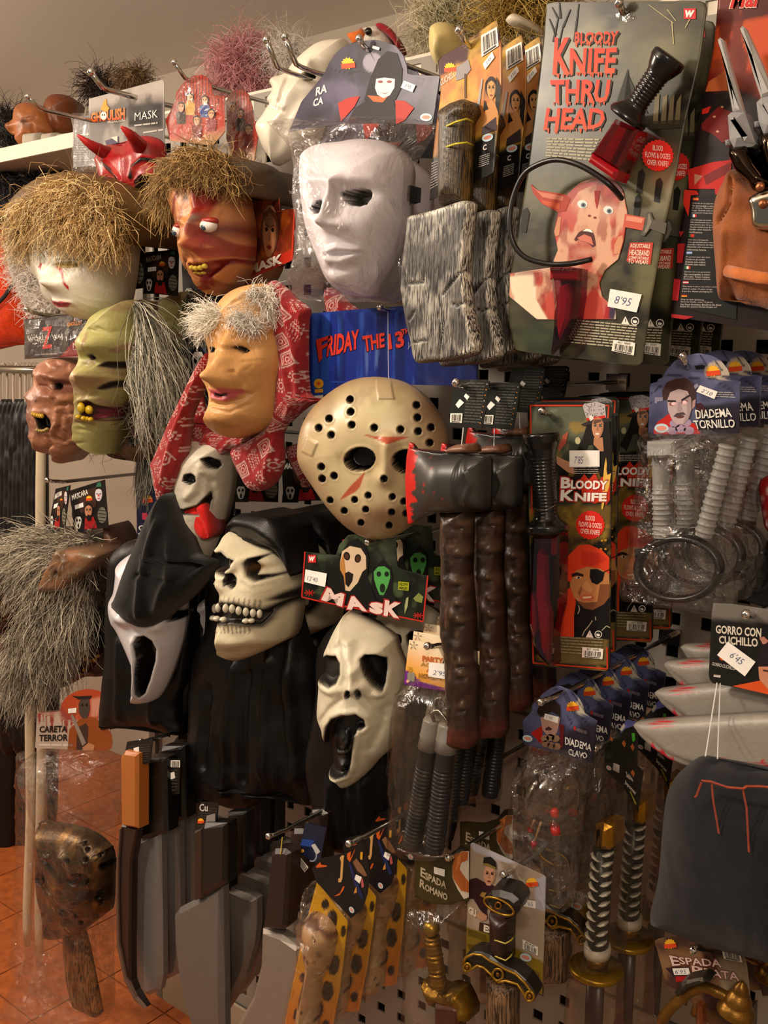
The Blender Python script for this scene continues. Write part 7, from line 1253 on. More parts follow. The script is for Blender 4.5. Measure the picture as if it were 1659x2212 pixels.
MO = C([(262, 800), (300, 812), (360, 800), (440, 745), (458, 840), (446, 930), (410, 925), (350, 895), (300, 865)]); r.pit(MO, .075, .012, 4, .003, 5); r.paint(MO, .075, '#6a1512', 4); r.paint(C([(275, 800), (330, 805), (400, 790), (395, 815), (330, 828), (290, 825)]), .075, '#8a4038', 4)
for ln, w_ in (([(350, 230), (360, 300), (350, 400), (320, 480)], 22), ([(400, 240), (410, 310), (385, 400)], 18), ([(320, 300), (318, 420), (305, 520)], 9), ([(200, 260), (190, 350), (165, 440), (165, 540)], 7), ([(300, 580), (330, 640), (290, 690)], 16), ([(350, 620), (400, 700), (350, 740)], 14), ([(370, 880), (365, 950), (370, 1000)], 5), ([(380, 900), (430, 930)], 8)): r.stroke(C(ln), .07, w_*.9, '#7a1512', .85)
r.mottle('#5a0f0d', 60, .55, .68, .55, 9, (1.5, .5)); r.dab(*C([(310, 515)])[0], .07, 5, 10, '#6d6658', .9); r.stroke(C([(555, 450), (566, 540)]), .04, 1.4, '#17100d'); r.dab(*C([(238, 380)])[0], .07, 5, 10, '#2a1210', .8)
for x, y, rx, ry in ((390, 560, 17, 15), (192, 590, 8, 14)): r.dab(*C([(x, y)])[0], .07, rx*1.35, ry*1.3, '#5a1a14', .9)
face = r.build('mask_face', 'latex', t, back=.03)
for x, y, rx in ((382, 556, 15), (193, 590, 9)):
    q, h = r.proj([C([(x, y)])[0]]); s = pl.sc(*C([(x, y)])[0], h[0]); c_ = pl.w(q[0], h[0]-.002); mb = MB(); ball(mb, c_, (rx*s[0], .011, 15*s[1]), srgb('#d4ccc2'), 16, (pl.R, -pl.N, pl.U)); e = mb.build('eyeball', 'plastic', t, True)
    mb = MB(); ball(mb, c_+pl.N*.0085-pl.U*.003-pl.R*.001, (.0046, .003, .0046), srgb('#2a3a44'), 10, (pl.R, -pl.N, pl.U)); mb.build('pupil', 'plastic', e, True)
    mb = MB(); ball(mb, c_+pl.U*.0055+pl.R*.002-pl.N*.0005, (rx*s[0]*1.05, .0105, 9*s[1]), srgb('#8c2418'), 14, (pl.R, -pl.N, pl.U)); mb.build('eyelid', 'latex', e, True)
teeth(face, r, pl, [(*C([q])[0],) for q in ((302, 830), (326, 834), (356, 830), (384, 820))], .075, 4.2, 6, '#b8a03a', .005, .006); teeth(face, r, pl, [(*C([q])[0],) for q in ((322, 860), (345, 865), (370, 862))], .075, 3.4, 3.6, '#a8922e', .005, .004)
HAIR = C([(130, 380), (100, 260), (140, 170), (230, 130), (340, 130), (450, 140), (530, 210), (565, 330), (540, 240), (440, 235), (320, 225), (200, 245), (150, 300)])
rc = Re(pl, C([(120, 360), (90, 250), (130, 140), (230, 80), (340, 70), (450, 90), (540, 170), (580, 320), (560, 350), (520, 230), (420, 200), (300, 205), (190, 230), (140, 330)]), .04, .04, '#4a3418', .004, n0=.035); rc.build('hair_cap', 'hair', t, back=.07)
fur('shaggy_hair', t, rc, pl, C([(125, 350), (95, 250), (135, 150), (230, 90), (340, 80), (450, 100), (535, 180), (575, 310), (520, 225), (420, 195), (300, 200), (190, 225), (140, 320)]), 2000, lambda x, y: ((x-455)/140, .0-abs(x-455)/300, .6), .040, ['#80602e', '#a07c48', '#bc9a62', '#6d5026'], 11, droop=1.0, jit=.5, r=.0008, wave=.010)
fur('shaggy_hair', t, rc, pl, C([(130, 340), (110, 250), (150, 180), (200, 230), (150, 320)]), 260, lambda x, y: (-.3, -.7, .5), .065, ['#8a6a38', '#b8965c', '#6d5026'], 12, droop=.9, jit=.35, r=.0008)
dup(t, (-.062, .12, .008), 'second bloodied man mask behind, dark cheek and hair beside the old face card', 'bloodied man masks')
# green ghoul
pl = Pl(250, 800, .31, yaw=4); C = lambda p: cv(p, 150, 630, 3.4)
t = face_root('ghoul_mask', 'pale green ghoul mask with heavy brow lumps, crooked yellow teeth, long grey hair', pl, 290, 660)
GG = C([(498, 62), (497, 200), (492, 300), (482, 430), (442, 520), (432, 640), (382, 780), (332, 870), (312, 960), (270, 1080), (240, 1180), (200, 1200, .01), (120, 1170, .02), (62, 1140, .025), (44, 1060, .03), (50, 950, .03), (64, 820, .03), (60, 700, .03), (56, 650, .03), (36, 610, .025), (54, 560, .025), (95, 520, .025), (108, 450, .025), (96, 360, .02), (125, 290, .02), (205, 230, .01), (300, 135), (400, 92)])
r = Re(pl, GG, .075, .08, '#a8a468', .0015, power=2.2)
r.bump(*C([(195, 395)])[0], .08, 24, 22, .018); r.bump(*C([(375, 420)])[0], .07, 28, 24, .018); r.ridge(C([(272, 370), (262, 440), (270, 480)]), .085, 5, -.012); r.ridge(C([(215, 500), (190, 560), (170, 610)]), .09, 15, .014); r.bump(*C([(175, 645)])[0], .1, 26, 20, .020); r.bump(*C([(245, 640)])[0], .09, 13, 13, .010); r.bump(*C([(60, 600)])[0], .07, 10, 14, .010); r.bump(*C([(400, 540)])[0], .06, 24, 12, -.010); r.bump(*C([(140, 490)])[0], .075, 16, 10, -.010)
for ln in ([(150, 280), (230, 330), (300, 325), (380, 270), (440, 290)], [(210, 270), (280, 310), (370, 250)], [(110, 540), (150, 555), (190, 530)], [(350, 590), (390, 610), (425, 600)], [(310, 570), (340, 660), (300, 760)], [(330, 660), (380, 700), (360, 790)], [(60, 960), (150, 985), (280, 960)], [(70, 1010), (160, 1050), (270, 1010)], [(60, 1100), (150, 1110), (240, 1090)], [(90, 720), (120, 780), (180, 760)]): r.ridge(C(ln), .07, 4, -.005)
r.ridge(C([(90, 940), (150, 965), (240, 965), (310, 910)]), .08, 6, .008); r.ridge(C([(85, 800), (160, 790), (240, 840), (300, 880)]), .08, 6, .005); r.noise(.0035, 45, 5)
r.dab(*C([(150, 650)])[0], .09, 26, 16, '#a06a5a', .7); r.dab(*C([(60, 760)])[0], .06, 14, 40, '#a88078', .5); r.mottle('#96705a', 40, .52, .68, .55, 8); r.mottle('#8a8040', 22, .55, .7, .4, 3); r.stroke(C([(262, 440), (275, 385), (330, 350)]), .07, 4, '#8a5a4a', .6); r.stroke(C([(130, 310), (110, 380), (120, 450)]), .07, 4, '#8a6058', .6)
for q in ([(345, 545), (375, 515), (425, 520), (430, 550), (400, 565)], [(118, 470), (150, 455), (185, 490), (160, 500)], [(205, 665), (240, 650), (255, 680), (235, 720), (208, 715)]): r.pit(C(q), .075, .010, 3); r.paint(C(q), .075, '#1e110d', 4)
for q in ([(350, 560), (400, 570), (432, 600), (400, 640), (355, 610)], [(105, 520), (150, 500), (190, 520), (150, 560)]): r.paint(C(q), .07, '#7a5848', 6, .55)
MO = C([(85, 830), (130, 798), (180, 830), (240, 850), (300, 900), (270, 940), (200, 955), (110, 930)]); r.pit(MO, .08, .012, 4, .003, 5); r.paint(MO, .08, '#3e1418', 4); r.paint(C([(215, 870), (260, 870), (300, 905), (260, 930), (220, 920)]), .07, '#7a2c34', 5, .8)
face = r.build('mask_face', 'latex', t, back=.04)
teeth(face, r, pl, [(*C([(133, 850)])[0], 5.5, 12), (*C([(190, 866)])[0], 7, 10)], .08, 5, 10, '#b8981c', .006, .012); teeth(face, r, pl, [(*C([q])[0],) for q in ((112, 918), (130, 924), (152, 928), (175, 932), (203, 936))], .08, 3.4, 5.5, '#b8981c', .005, .012)
fur('grey_hair', t, r, pl, C([(440, 80), (496, 62), (496, 200), (490, 330), (470, 300), (480, 150)]), 260, lambda x, y: (.9, -.2, .1), .20, ['#6d6856', '#989280', '#504c3e', '#bcb6a4'], 21, droop=1.4, jit=.25, r=.0009, seg=8, wave=.012)
fur('grey_hair', t, r, pl, C([(470, 330), (494, 330), (482, 430), (445, 520), (436, 640), (400, 720), (420, 560)]), 340, lambda x, y: (1.0, -.3, -.1), .16, ['#625c4c', '#8a8472', '#4a453a', '#aea896'], 22, droop=1.2, jit=.3, r=.0009, seg=8, wave=.014)
g2 = dup(t, (-.035, .13, .02), 'second pale green ghoul mask, only the dome of its bald head visible behind', 'green ghoul masks')
# brown zombie, mouth wide open
pl = Pl(140, 880, .30, yaw=24); C = lambda p: cv(p, 0, 700, 4.425)
t = face_root('zombie_mask', 'brown wrinkled rubber mask in profile, mouth wide open, yellow teeth, hollow eye', pl, 150, 790)
ZM = C([(395, 540), (388, 440), (420, 380), (480, 335), (570, 318), (690, 330), (800, 400), (850, 560), (870, 800), (820, 1120), (740, 1230), (700, 1265), (640, 1322), (590, 1328), (556, 1292), (552, 1245), (480, 1238), (402, 1212), (372, 1140), (338, 1060), (352, 990), (330, 900), (325, 830), (312, 800), (333, 770), (303, 700), (293, 660), (342, 610), (388, 565)])
r = Re(pl, ZM, .06, .05, '#9c6a50', .0015, power=2.1, sm=True)
r.ridge(C([(400, 470), (520, 520), (640, 540), (730, 580)]), .04, 9, .008); r.bump(*C([(560, 590)])[0], .04, 30, 16, -.014); r.bump(*C([(610, 700)])[0], .05, 30, 18, .010); r.bump(*C([(400, 690)])[0], .04, 18, 14, .006); r.ridge(C([(460, 700), (530, 800), (530, 950), (490, 1060)]), .05, 5, .008); r.ridge(C([(500, 720), (570, 830), (560, 980)]), .05, 4, -.006)
for ln in ([(560, 780), (640, 760), (720, 800)], [(580, 850), (650, 900), (690, 990)], [(540, 1000), (620, 1040), (650, 1100)], [(520, 1080), (600, 1120)], [(600, 760), (640, 860), (720, 860)], [(420, 360), (450, 420), (500, 430)], [(520, 350), (560, 400), (640, 390)], [(660, 360), (640, 430)], [(450, 1080), (480, 1160), (430, 1200)], [(380, 590), (430, 600), (470, 640)]): r.ridge(C(ln), .045, 4, -.006)
r.noise(.0045, 50, 9); r.mottle('#6d4232', 30, .48, .66, .7, 3); r.mottle('#b88468', 45, .58, .7, .6, 12)
r.paint(C([(490, 540), (620, 540), (720, 600), (690, 650), (560, 660), (500, 610)]), .03, '#5a3026', 10, .8); q = C([(520, 575), (570, 562), (605, 590), (590, 625), (535, 620)]); r.pit(q, .04, .014, 4); r.paint(q, .04, '#0d0908', 4); r.dab(*C([(345, 735)])[0], .03, 6, 6, '#3a1c16', .8)
MO = C([(338, 860), (440, 868), (482, 920), (488, 990), (440, 1012), (372, 1002), (350, 930)]); r.pit(MO, .03, .022, 5, .004, 6); r.paint(MO, .03, '#14100f', 4); face = r.build('mask_face', 'latex', t, back=.05)
teeth(face, r, pl, [(*C([q])[0],) for q in ((338, 858), (358, 866), (382, 872), (404, 876), (424, 878))], .03, 3, 5.5, '#b8942e', .005, .006); teeth(face, r, pl, [(*C([q])[0],) for q in ((378, 1010), (402, 1018), (426, 1020), (450, 1014), (470, 1002))], .03, 2.6, 4, '#a89058', .005, .006)
# white doll mask with blond fur hair and red tears
pl = Pl(170, 590, .31, yaw=-4); C = lambda p: cv(p, 0, 340, 2.8)
t = face_root('doll_mask', 'white mask with red tear marks and red lips under shaggy blond fur hair', pl, 170, 440)
DM = C([(700, 380), (710, 560), (690, 760), (650, 920), (560, 985), (450, 960, .01), (390, 930, .015), (345, 900, .02), (325, 870, .025), (315, 820, .025), (280, 790, .025), (262, 760, .025), (262, 700, .025), (248, 640, .025), (232, 560, .02), (215, 480, .02), (230, 380, .01), (320, 280), (460, 240), (600, 270)])
r = Re(pl, DM, .075, .08, '#cbc4b2', .0016, power=2.3)
r.ridge(C([(300, 640), (290, 700), (280, 745)]), .09, 14, .010); r.bump(*C([(285, 765)])[0], .1, 18, 14, .012); r.bump(*C([(415, 655)])[0], .075, 28, 13, -.007); r.bump(*C([(245, 640)])[0], .06, 10, 14, -.006); r.ridge(C([(320, 870), (370, 880), (430, 882)]), .08, 6, .005); r.bump(*C([(390, 945)])[0], .07, 22, 12, .008); r.bump(*C([(480, 780)])[0], .07, 40, 34, .005)
r.dab(*C([(250, 590)])[0], .07, 14, 16, '#a8b0a8', .8); r.dab(*C([(330, 630)])[0], .08, 12, 12, '#a8b0a8', .6)
q = C([(355, 645), (410, 638), (470, 645), (475, 660), (410, 668), (370, 665)]); r.pit(q, .075, .006, 3); r.paint(q, .075, '#a8935a', 3); r.dab(*C([(450, 652)])[0], .07, 4, 4, '#3a2c1c', .9); r.stroke(C([(345, 650), (375, 630), (470, 640)]), .075, 2, '#5a4a38', .7); r.stroke(C([(345, 615), (420, 612), (500, 625)]), .075, 2, '#4a3a2c', .8); r.stroke(C([(180, 525), (240, 560), (270, 600)]), .06, 3, '#5a4430', .9)
r.paint(C([(358, 660), (375, 668), (405, 780), (411, 802), (385, 745)]), .075, '#a01c28', 2); r.paint(C([(240, 645), (250, 640), (246, 680), (240, 684), (230, 665)]), .06, '#a01c28', 2); r.paint(C([(308, 862), (345, 876), (370, 872), (438, 882), (400, 902), (355, 905), (325, 890)]), .08, '#a83244', 2.5); r.stroke(C([(320, 880), (370, 888), (430, 884)]), .08, 1.2, '#4a1018', .8)
face = r.build('mask_face', 'latex', t, back=.04)
rc = Re(pl, C([(120, 420), (150, 250), (270, 130), (430, 90), (600, 120), (720, 250), (740, 420), (690, 520), (560, 500), (430, 470), (300, 470), (200, 520)]), .05, .06, '#5a4220', .004, n0=.035); rc.build('hair_cap', 'hair', t, back=.09)
FC = ['#8d6a38', '#b08c50', '#c9a870', '#dcc290', '#745428']
fur('fur_hair', t, rc, pl, C([(130, 420), (160, 250), (280, 140), (430, 100), (600, 130), (710, 260), (730, 410), (680, 500), (560, 480), (430, 450), (300, 450), (210, 500)]), 2600, lambda x, y: ((x-165)/130, (440-y)/260-.5, .5), .055, FC, 31, droop=1.0, jit=.5, r=.0008, wave=.012)
fur('fur_hair', t, rc, pl, C([(130, 420), (160, 260), (220, 220), (260, 400), (200, 500)]), 420, lambda x, y: (-1, -.1, .3), .075, FC, 32, droop=.7, jit=.4, r=.0008, wave=.012)
rw = Re(pl, C([(240, 470), (230, 640), (255, 760), (310, 860), (330, 960), (220, 960), (190, 850), (130, 760), (100, 640), (80, 540), (130, 460)]), .03, .03, '#b8aca0', .004, n0=-.06); rw.build('wig_cap', 'hair', t, back=.01)
fur('white_curls', t, rw, pl, C([(240, 470), (230, 640), (255, 760), (310, 860), (300, 950), (230, 940), (190, 840), (130, 740), (100, 600), (120, 480)]), 1300, lambda x, y: (-.5, .0, .6), .035, ['#e6dcd2', '#f0e8e0', '#d2c4b8'], 33, droop=.2, jit=.7, r=.0008, wave=.016)
# devil half mask
pl = Pl(285, 370, .28, yaw=2); C = lambda p: cv(p, 140, 140, 2.07)
t = face_root('devil_mask', 'red horned half mask with black brows, black elastic hanging, before the grey header card', pl, 290, 330)
DV = C([(200, 362), (240, 360), (285, 362), (330, 330), (380, 318), (425, 345), (438, 400), (440, 540), (415, 615), (350, 612), (300, 580), (278, 578), (268, 612), (252, 634), (236, 620), (215, 585), (195, 530), (178, 470), (168, 430), (180, 400)])
r = Re(pl, DV, .035, .04, '#8e1618', .0014, power=2.2, sm=True); r.ridge(C([(255, 420), (262, 520), (255, 600)]), .04, 12, .008); r.mottle('#a83028', 40, .55, .7, .5)
for e in ([(195, 505), (230, 515), (262, 545), (262, 578), (235, 582), (208, 560)], [(312, 520), (335, 495), (385, 490), (400, 520), (390, 560), (350, 575), (318, 560)]): q = C(e); r.pit(q, .035, .02, 2.5); r.paint(q, .035, '#100b0b', 2.5); r.ridge(C(e+[e[0]]), .035, 3, .002); r.stroke(C(e+[e[0]]), .035, 3, '#120c0c', .9)
for ln in ([(165, 430), (195, 470), (240, 520)], [(285, 500), (300, 455), (340, 420), (385, 425)]): r.ridge(C(ln), .035, 5, .006); r.stroke(C(ln), .035, 5.5, '#100c0c')
r.build('mask_face', 'rubber', t, back=.008)
for a, b, c_, r0 in (((55, 312), (120, 360), (210, 408), 17), ((250, 275), (300, 320), (350, 385), 19)):
    mb = MB(); A = smooth_path(np.array([pl.pw([C([a])[0]], .075)[0], pl.pw([C([b])[0]], .055)[0], pl.pw([C([c_])[0]], .012)[0]]), 8); s = pl.sc(285, 350)[1]; u = np.linspace(0, 1, len(A)); tube(mb, A, s*(1.5+r0*u**.9+.5*np.sin(u*40)), np.array([srgb('#a81c1a')*(1-x)+srgb('#7a1214')*x for x in u]), 16); mb.build('horn', 'rubber', t, True)
mb = MB(); tube(mb, smooth_path(np.array([pl.pw([q], .0)[0] for q in C([(225, 600), (300, 640), (300, 700), (330, 760), (400, 740), (425, 640)])]), 5), .0016, srgb('#0f0e0e'), 6); mb.build('elastic', 'cloth', t, True)
# wolf masks
pl = Pl(120, 1300, .30, yaw=20); C = lambda p: cv(p, 0, 1080, 2.646)
t = face_root('wolf_mask', 'front wolf mask with long grey fur, brown ear pointing right, red mouth at its left', pl, 130, 1150)
WH = C([(60, 250), (150, 200), (280, 165), (450, 175), (580, 230), (610, 400), (560, 600), (480, 720), (400, 900), (300, 1000), (200, 1030), (80, 1000), (0, 980), (-60, 900), (-90, 700), (-90, 520), (-40, 400), (10, 310)])
r = Re(pl, WH, .07, .09, '#3a352e', .004, power=2.2, n0=-.02); r.noise(.01, 12, 4); r.mottle('#5a5346', 20, .5, .7, .7); r.paint(C([(-80, 500), (40, 470), (120, 560), (60, 700), (90, 850), (20, 960), (-80, 900)]), .04, '#4a2416', 12)
r.build('head', 'hair', t, back=.03)
GC = ['#8a8172', '#a89e8c', '#c2b8a2', '#6a6254', '#d8ceb8']
def flow(x, y):
    if y < 1215: return (-.9+(x-60)/200, -.15+(1190-y)/250, .45)
    return (-.35+(x-120)/300, -.85, .35)
fur('grey_fur', t, r, pl, C([(60, 260), (150, 210), (290, 175), (450, 185), (560, 240), (560, 330), (300, 420), (200, 470), (60, 440), (20, 340)]), 2300, flow, .085, GC, 41, droop=.5, jit=.32, r=.001, wave=.008)
fur('grey_fur', t, r, pl, C([(200, 520), (330, 540), (480, 480), (540, 560), (470, 700), (400, 860), (300, 960), (180, 1000), (60, 970), (80, 820), (150, 640)]), 3000, flow, .10, GC, 42, droop=.6, jit=.3, r=.001, wave=.010)
fur('brown_fur', t, r, pl, C([(-30, 470), (60, 480), (130, 560), (100, 680), (0, 700), (-50, 600)]), 600, lambda x, y: (-.7, -.3, .4), .05, ['#5a3418', '#7a4a22', '#3a2010'], 43, droop=.4, jit=.3, r=.001)
e = Re(pl, C([(330, 285), (400, 282), (520, 290), (572, 312), (560, 350), (500, 400), (420, 460), (360, 510), (300, 525), (228, 518), (250, 440), (300, 340)]), .016, .014, '#6d5038', .0018, n0=.065, sm=True); e.noise(.004, 60, 3); e.mottle('#8a5c3c', 50, .5, .65, .8, 2, (.6, 2)); e.mottle('#7d7464', 60, .55, .7, .7, 6, (.6, 2)); e.pit(C([(310, 400), (335, 420), (325, 445), (300, 435)]), .07, .006, 4); e.dab(*C([(318, 420)])[0], .07, 7, 9, '#2a1c14', .9); e.ridge(C([(340, 300), (350, 360), (330, 420)]), .07, 5, .006); e.build('ear', 'rubber', t, back=.012)
m_ = Re(pl, C([(-60, 620), (20, 700), (60, 760), (90, 830), (60, 900), (10, 960), (-60, 940)]), .02, .02, '#4a1418', .003, n0=.04, sm=True); mo = m_.build('mouth', 'latex', t, back=.01); br = Re(pl, C([(-10, 560), (60, 540), (150, 505), (212, 495), (190, 520), (110, 550), (40, 580)]), .012, .01, '#8a1a18', .002, n0=.05, sm=True); br.build('red_eyelid', 'latex', t, back=.01)
teeth(mo, m_, pl, [(*C([(5, 778)])[0], 3.4, 3), (*C([(33, 760)])[0], 4, 3), (*C([(-15, 790)])[0], 3, 3)], .05, 3, 3, '#c08a1c', .005, .004)
pl2 = Pl(200, 1340, .22, yaw=16)
t2 = thing('wolf_mask', 'second wolf mask behind, dark snout with red open mouth and orange teeth', 'mask', pl2.pw([(200, 1160)], 0)[0], 'wolf masks'); t['group'] = 'wolf masks'
r = Re(pl2, C([(440, 180), (560, 170), (640, 180), (670, 300), (650, 600), (640, 900), (610, 1000), (500, 1000), (420, 1040), (330, 1080), (280, 1040), (300, 900), (380, 700), (420, 500), (400, 300)]), .05, .06, '#33291f', .003, n0=0, sm=True); r.noise(.006, 25, 8); r.mottle('#6a4a34', 25, .5, .68, .6)
q = C([(445, 760), (480, 750), (570, 880), (560, 930), (500, 990), (430, 980), (400, 880)]); r.pit(q, .04, .012, 4); r.paint(q, .04, '#4a1418', 6); r.paint(C([(470, 740), (560, 700), (600, 860), (560, 880), (510, 830)]), .04, '#120f0d', 6); hd = r.build('head', 'latex', t2, back=.03)
teeth(hd, r, pl2, [(*C([q])[0], w_, h_) for q, w_, h_ in (((450, 775), 3, 4), ((448, 800), 3.4, 4), ((455, 825), 4.4, 6), ((468, 848), 3, 4), ((470, 880), 6, 10), ((500, 905), 3.4, 5), ((525, 915), 3.4, 4), ((550, 912), 3.4, 5), ((568, 890), 3, 4), ((425, 968), 5, 4), ((450, 985), 3, 3), ((470, 990), 3, 3), ((492, 965), 3, 5))], .04, 3, 4, '#b8801c', .006, .004)
fur('grey_fur', t2, r, pl2, C([(450, 190), (560, 180), (640, 190), (660, 400), (640, 700), (580, 560), (540, 300)]), 900, lambda x, y: (.2, -.6, .5), .06, ['#4a443a', '#6d6558', '#2c2822', '#8a8070'], 44, droop=.5, jit=.5, r=.0009)
e2 = Re(pl2, C([(600, 150), (640, 180), (670, 260), (660, 330), (620, 400), (610, 280)]), .012, .01, '#5a3a2c', .002, n0=.05, sm=True); e2.build('ear', 'rubber', t2, back=.01)
mb = MB(); tube(mb, np.array([pl2.pw([q], .06)[0] for q in C([(540, 440), (530, 560), (522, 680), (515, 770)])]), [.009, .010, .010, .004], srgb('#6d6a62'), 10); mb.build('lower_ear_edge', 'rubber', t2, True)
# grizzled brown ape-like mask, low behind the ghoul
pl = Pl(300, 920, .22, yaw=2)
t = face_root('grizzled_mask', 'dim brown wrinkled mask with wild brown hair behind the green ghoul chin', pl, 300, 860)
r = Re(pl, [(245, 900), (290, 870), (340, 890), (352, 940), (345, 985), (300, 998), (285, 985), (262, 992), (244, 960)], .05, .05, '#6a4e3a', .002, power=2.2); r.noise(.005, 45, 3); r.mottle('#3e2a1e', 30, .5, .65, .8); q = [(275, 945), (290, 938), (300, 948), (292, 965), (278, 962)]; r.pit(q, .04, .012, 3); r.paint(q, .04, '#0d0908', 3); r.build('mask_face', 'latex', t, back=.03)
rc = Re(pl, [(240, 930), (250, 870), (290, 840), (340, 850), (380, 900), (375, 950), (340, 900), (280, 890), (255, 940)], .04, .03, '#2c2018', .003, n0=.02); rc.build('hair_cap', 'hair', t, back=.04)
fur('wild_hair', t, rc, pl, [(240, 930), (250, 870), (290, 840), (340, 850), (380, 900), (375, 950), (340, 900), (280, 890), (255, 940)], 1100, lambda x, y: ((x-300)/60, .1, .5), .06, ['#4a3a2a', '#6a5844', '#33281e', '#8a7a64'], 51, droop=.7, jit=.6, r=.0009, wave=.014)
t3 = face_root('grey_beard', 'long straight grey hair hanging in a tuft left of the red headscarf tail', Pl(330, 1000, .20), 330, 940); t3['category'] = 'wig'
pl = Pl(330, 1000, .20); rr = Re(pl, [(312, 930), (345, 930), (350, 970), (330, 1060), (300, 1060), (305, 980)], .02, .02, '#5a564a', .004); rr.build('hair_core', 'hair', t3, back=.01); fur('grey_hair', t3, rr, pl, [(312, 935), (345, 935), (348, 990), (312, 990)], 420, lambda x, y: (-.15, -1, .2), .09, ['#6d695c', '#8d8878', '#4a463c', '#a8a290'], 52, droop=.5, jit=.12, r=.0008)
# cards among the left masks
def quad_at(q):
    q = np.array(q, float); return lambda u, v: tuple((1-v)*((1-u)*q[0]+u*q[1])+v*((1-u)*q[3]+u*q[2]))
def mascara_card(name, label, q, D, px, py, group=None, stick=True, yaw=4):
    pl = Pl(px, py, D, yaw=yaw); at = quad_at(q); t = thing(name, label, 'card', pl.pw([at(.5, .08)], 0)[0], group); mb = MB(); slab(mb, pl, [tuple(p_) for p_ in q], -.0008, .0004, srgb('#1a1413')); mb.build('card', 'card', t)
    w = abs(q[1][0]-q[0][0]); h = abs(q[3][1]-q[0][1]); mb = MB(); n = .0009; Q = lambda pts: [at(*p_) for p_ in pts]
    ink(mb, pl, Q([(.2, .1), (.75, .1), (.7, .5), (.25, .6)]), n, srgb('#3a2318')); text(mb, pl, 'MASCARA', Q([(.05, .12), (.5, .08), (.5, .2), (.05, .26)]), n+.0002, srgb('#e0dcd2'), .03, 0, None, .4)
    sun_logo(mb, pl, *at(.52, .3), w*.18, n+.0002)
    x, y = at(.8, .28); pface(mb, pl, x, y, w*.24, h*.3, n+.0002, '#d2c8cc', None, 0, '#2a2a4a', '#b01c1c', False); ink(mb, pl, arc(x, y+1, w*.03, w*.03, 0, 360, 8), n+.0008, srgb('#c02018')); ink(mb, pl, [at(.74, .1), at(.8, .02), at(.88, .02), at(.9, .12)], n+.0001, srgb('#2f6a50'))
    ink(mb, pl, Q([(.3, .98), (.36, .72), (.6, .72), (.68, .98)]), n, srgb('#a01c20')); x, y = at(.47, .58); pface(mb, pl, x, y, w*.24, h*.34, n+.0002, '#bc8060', '#17110f', 0, '#1a1210', '#5a1a14'); ink(mb, pl, Q([(.38, .68), (.56, .68), (.52, .8), (.42, .8)]), n+.0007, srgb('#17110f'))
    x, y = at(.15, .8); pghost(mb, pl, x, y, w*.22, h*.3, n+.0002, '#d0ccc4'); x, y = at(.85, .72); ink(mb, pl, arc(x, y, w*.13, h*.2, 0, 360, 14), n+.0002, srgb('#6d6a5c'))
    for k in range(4): bar(mb, pl, (x-w*.11, y-h*.13+k*h*.085), (x+w*.11, y-h*.1+k*h*.085), h*.02, n+.0004, srgb('#2a2822'))
    mb.build('card_print', 'ink', t)
    if stick: sticker(pl, Q([(.1, .38), (.34, .36), (.34, .46), (.1, .48)]), .0014, t)
    return t
def film_over(t, pl, pts, seed, d=.006): bag(pl, pts, 'clear_sleeve', t, d, 'film', .0005, .012, seed, .002, .01)
m1 = mascara_card('mascara_card', 'MASCARA card hanging above the ghoul, left of its near twin, on white tipped hook', [(238, 513), (313, 500), (311, 622), (238, 632)], .27, 275, 560, 'MASCARA cards')
mascara_card('mascara_card', 'MASCARA card right beside its twin, partly under the bloody man jaw', [(313, 545), (386, 538), (384, 640), (310, 632)], .235, 350, 580, 'MASCARA cards')
mascara_card('mascara_card', 'MASCARA card above the grey wolf fur, clown face and red collar showing', [(150, 1060), (226, 1036), (234, 1140), (160, 1148)], .27, 190, 1090, 'MASCARA cards')
mascara_card('mascara_card', 'narrow turned MASCARA card at the cream pole, above the grey wolf fur', [(120, 1056), (152, 1048), (140, 1140), (103, 1147)], .30, 125, 1095, 'MASCARA cards')
mascara_card('mascara_card', 'MASCARA card low behind the red headscarf, ghost and red collar showing', [(500, 990), (602, 990), (600, 1085), (508, 1082)], .16, 550, 1040, 'MASCARA cards', False)
mascara_card('mascara_card', 'dim MASCARA card in shadow between red headscarf and goalie mask', [(608, 990), (715, 990), (716, 1080), (612, 1084)], .10, 660, 1040, 'MASCARA cards', False)
mascara_card('mascara_card', 'dark MASCARA card half hidden behind the bloody man chin', [(392, 560), (480, 560), (480, 655), (396, 655)], .16, 440, 610, 'MASCARA cards', False)
hook(240, 500, .275, 'white tipped chrome hook holding the MASCARA cards by the doll hair', .006, out=.03); hook(125, 1042, .30, 'chrome hook holding the MASCARA cards above the wolf', .006, out=.02)
# grey header card
pl = Pl(270, 240, .24, yaw=4); C = lambda p: cv(p, 140, 140, 2.07)
t = thing('grey_mask_card', 'grey header card lettered GHOULISH and MASK behind the red horns', 'card', P(270, 200, .24))
r = flatart(pl, C([(107, 152), (435, 66), (444, 72), (446, 400), (107, 420)]), '#57504c', .0025); r.mottle('#8a827a', 22, .45, .62, .8, 2); r.paint(C([(107, 150), (440, 60), (440, 130), (107, 190)]), 0, '#a09890', 24, .8); r.paint(C([(290, 190), (430, 180), (430, 270), (290, 270)]), 0, '#181414', 12); r.mottle('#2c2826', 25, .55, .68, .7, 9); r.build('card', 'card', t, back=.001)
mb = MB(); n = .0008
q = C([(116, 215), (268, 190), (268, 245), (118, 258)]); text(mb, pl, 'GHOULISH', [(x-1.5, y+1) for x, y in q], n, srgb('#2a120c'), .06); text(mb, pl, 'GHOULISH', q, n+.0003, srgb('#cf7a24'), .04, 0, srgb('#c04a1c'))
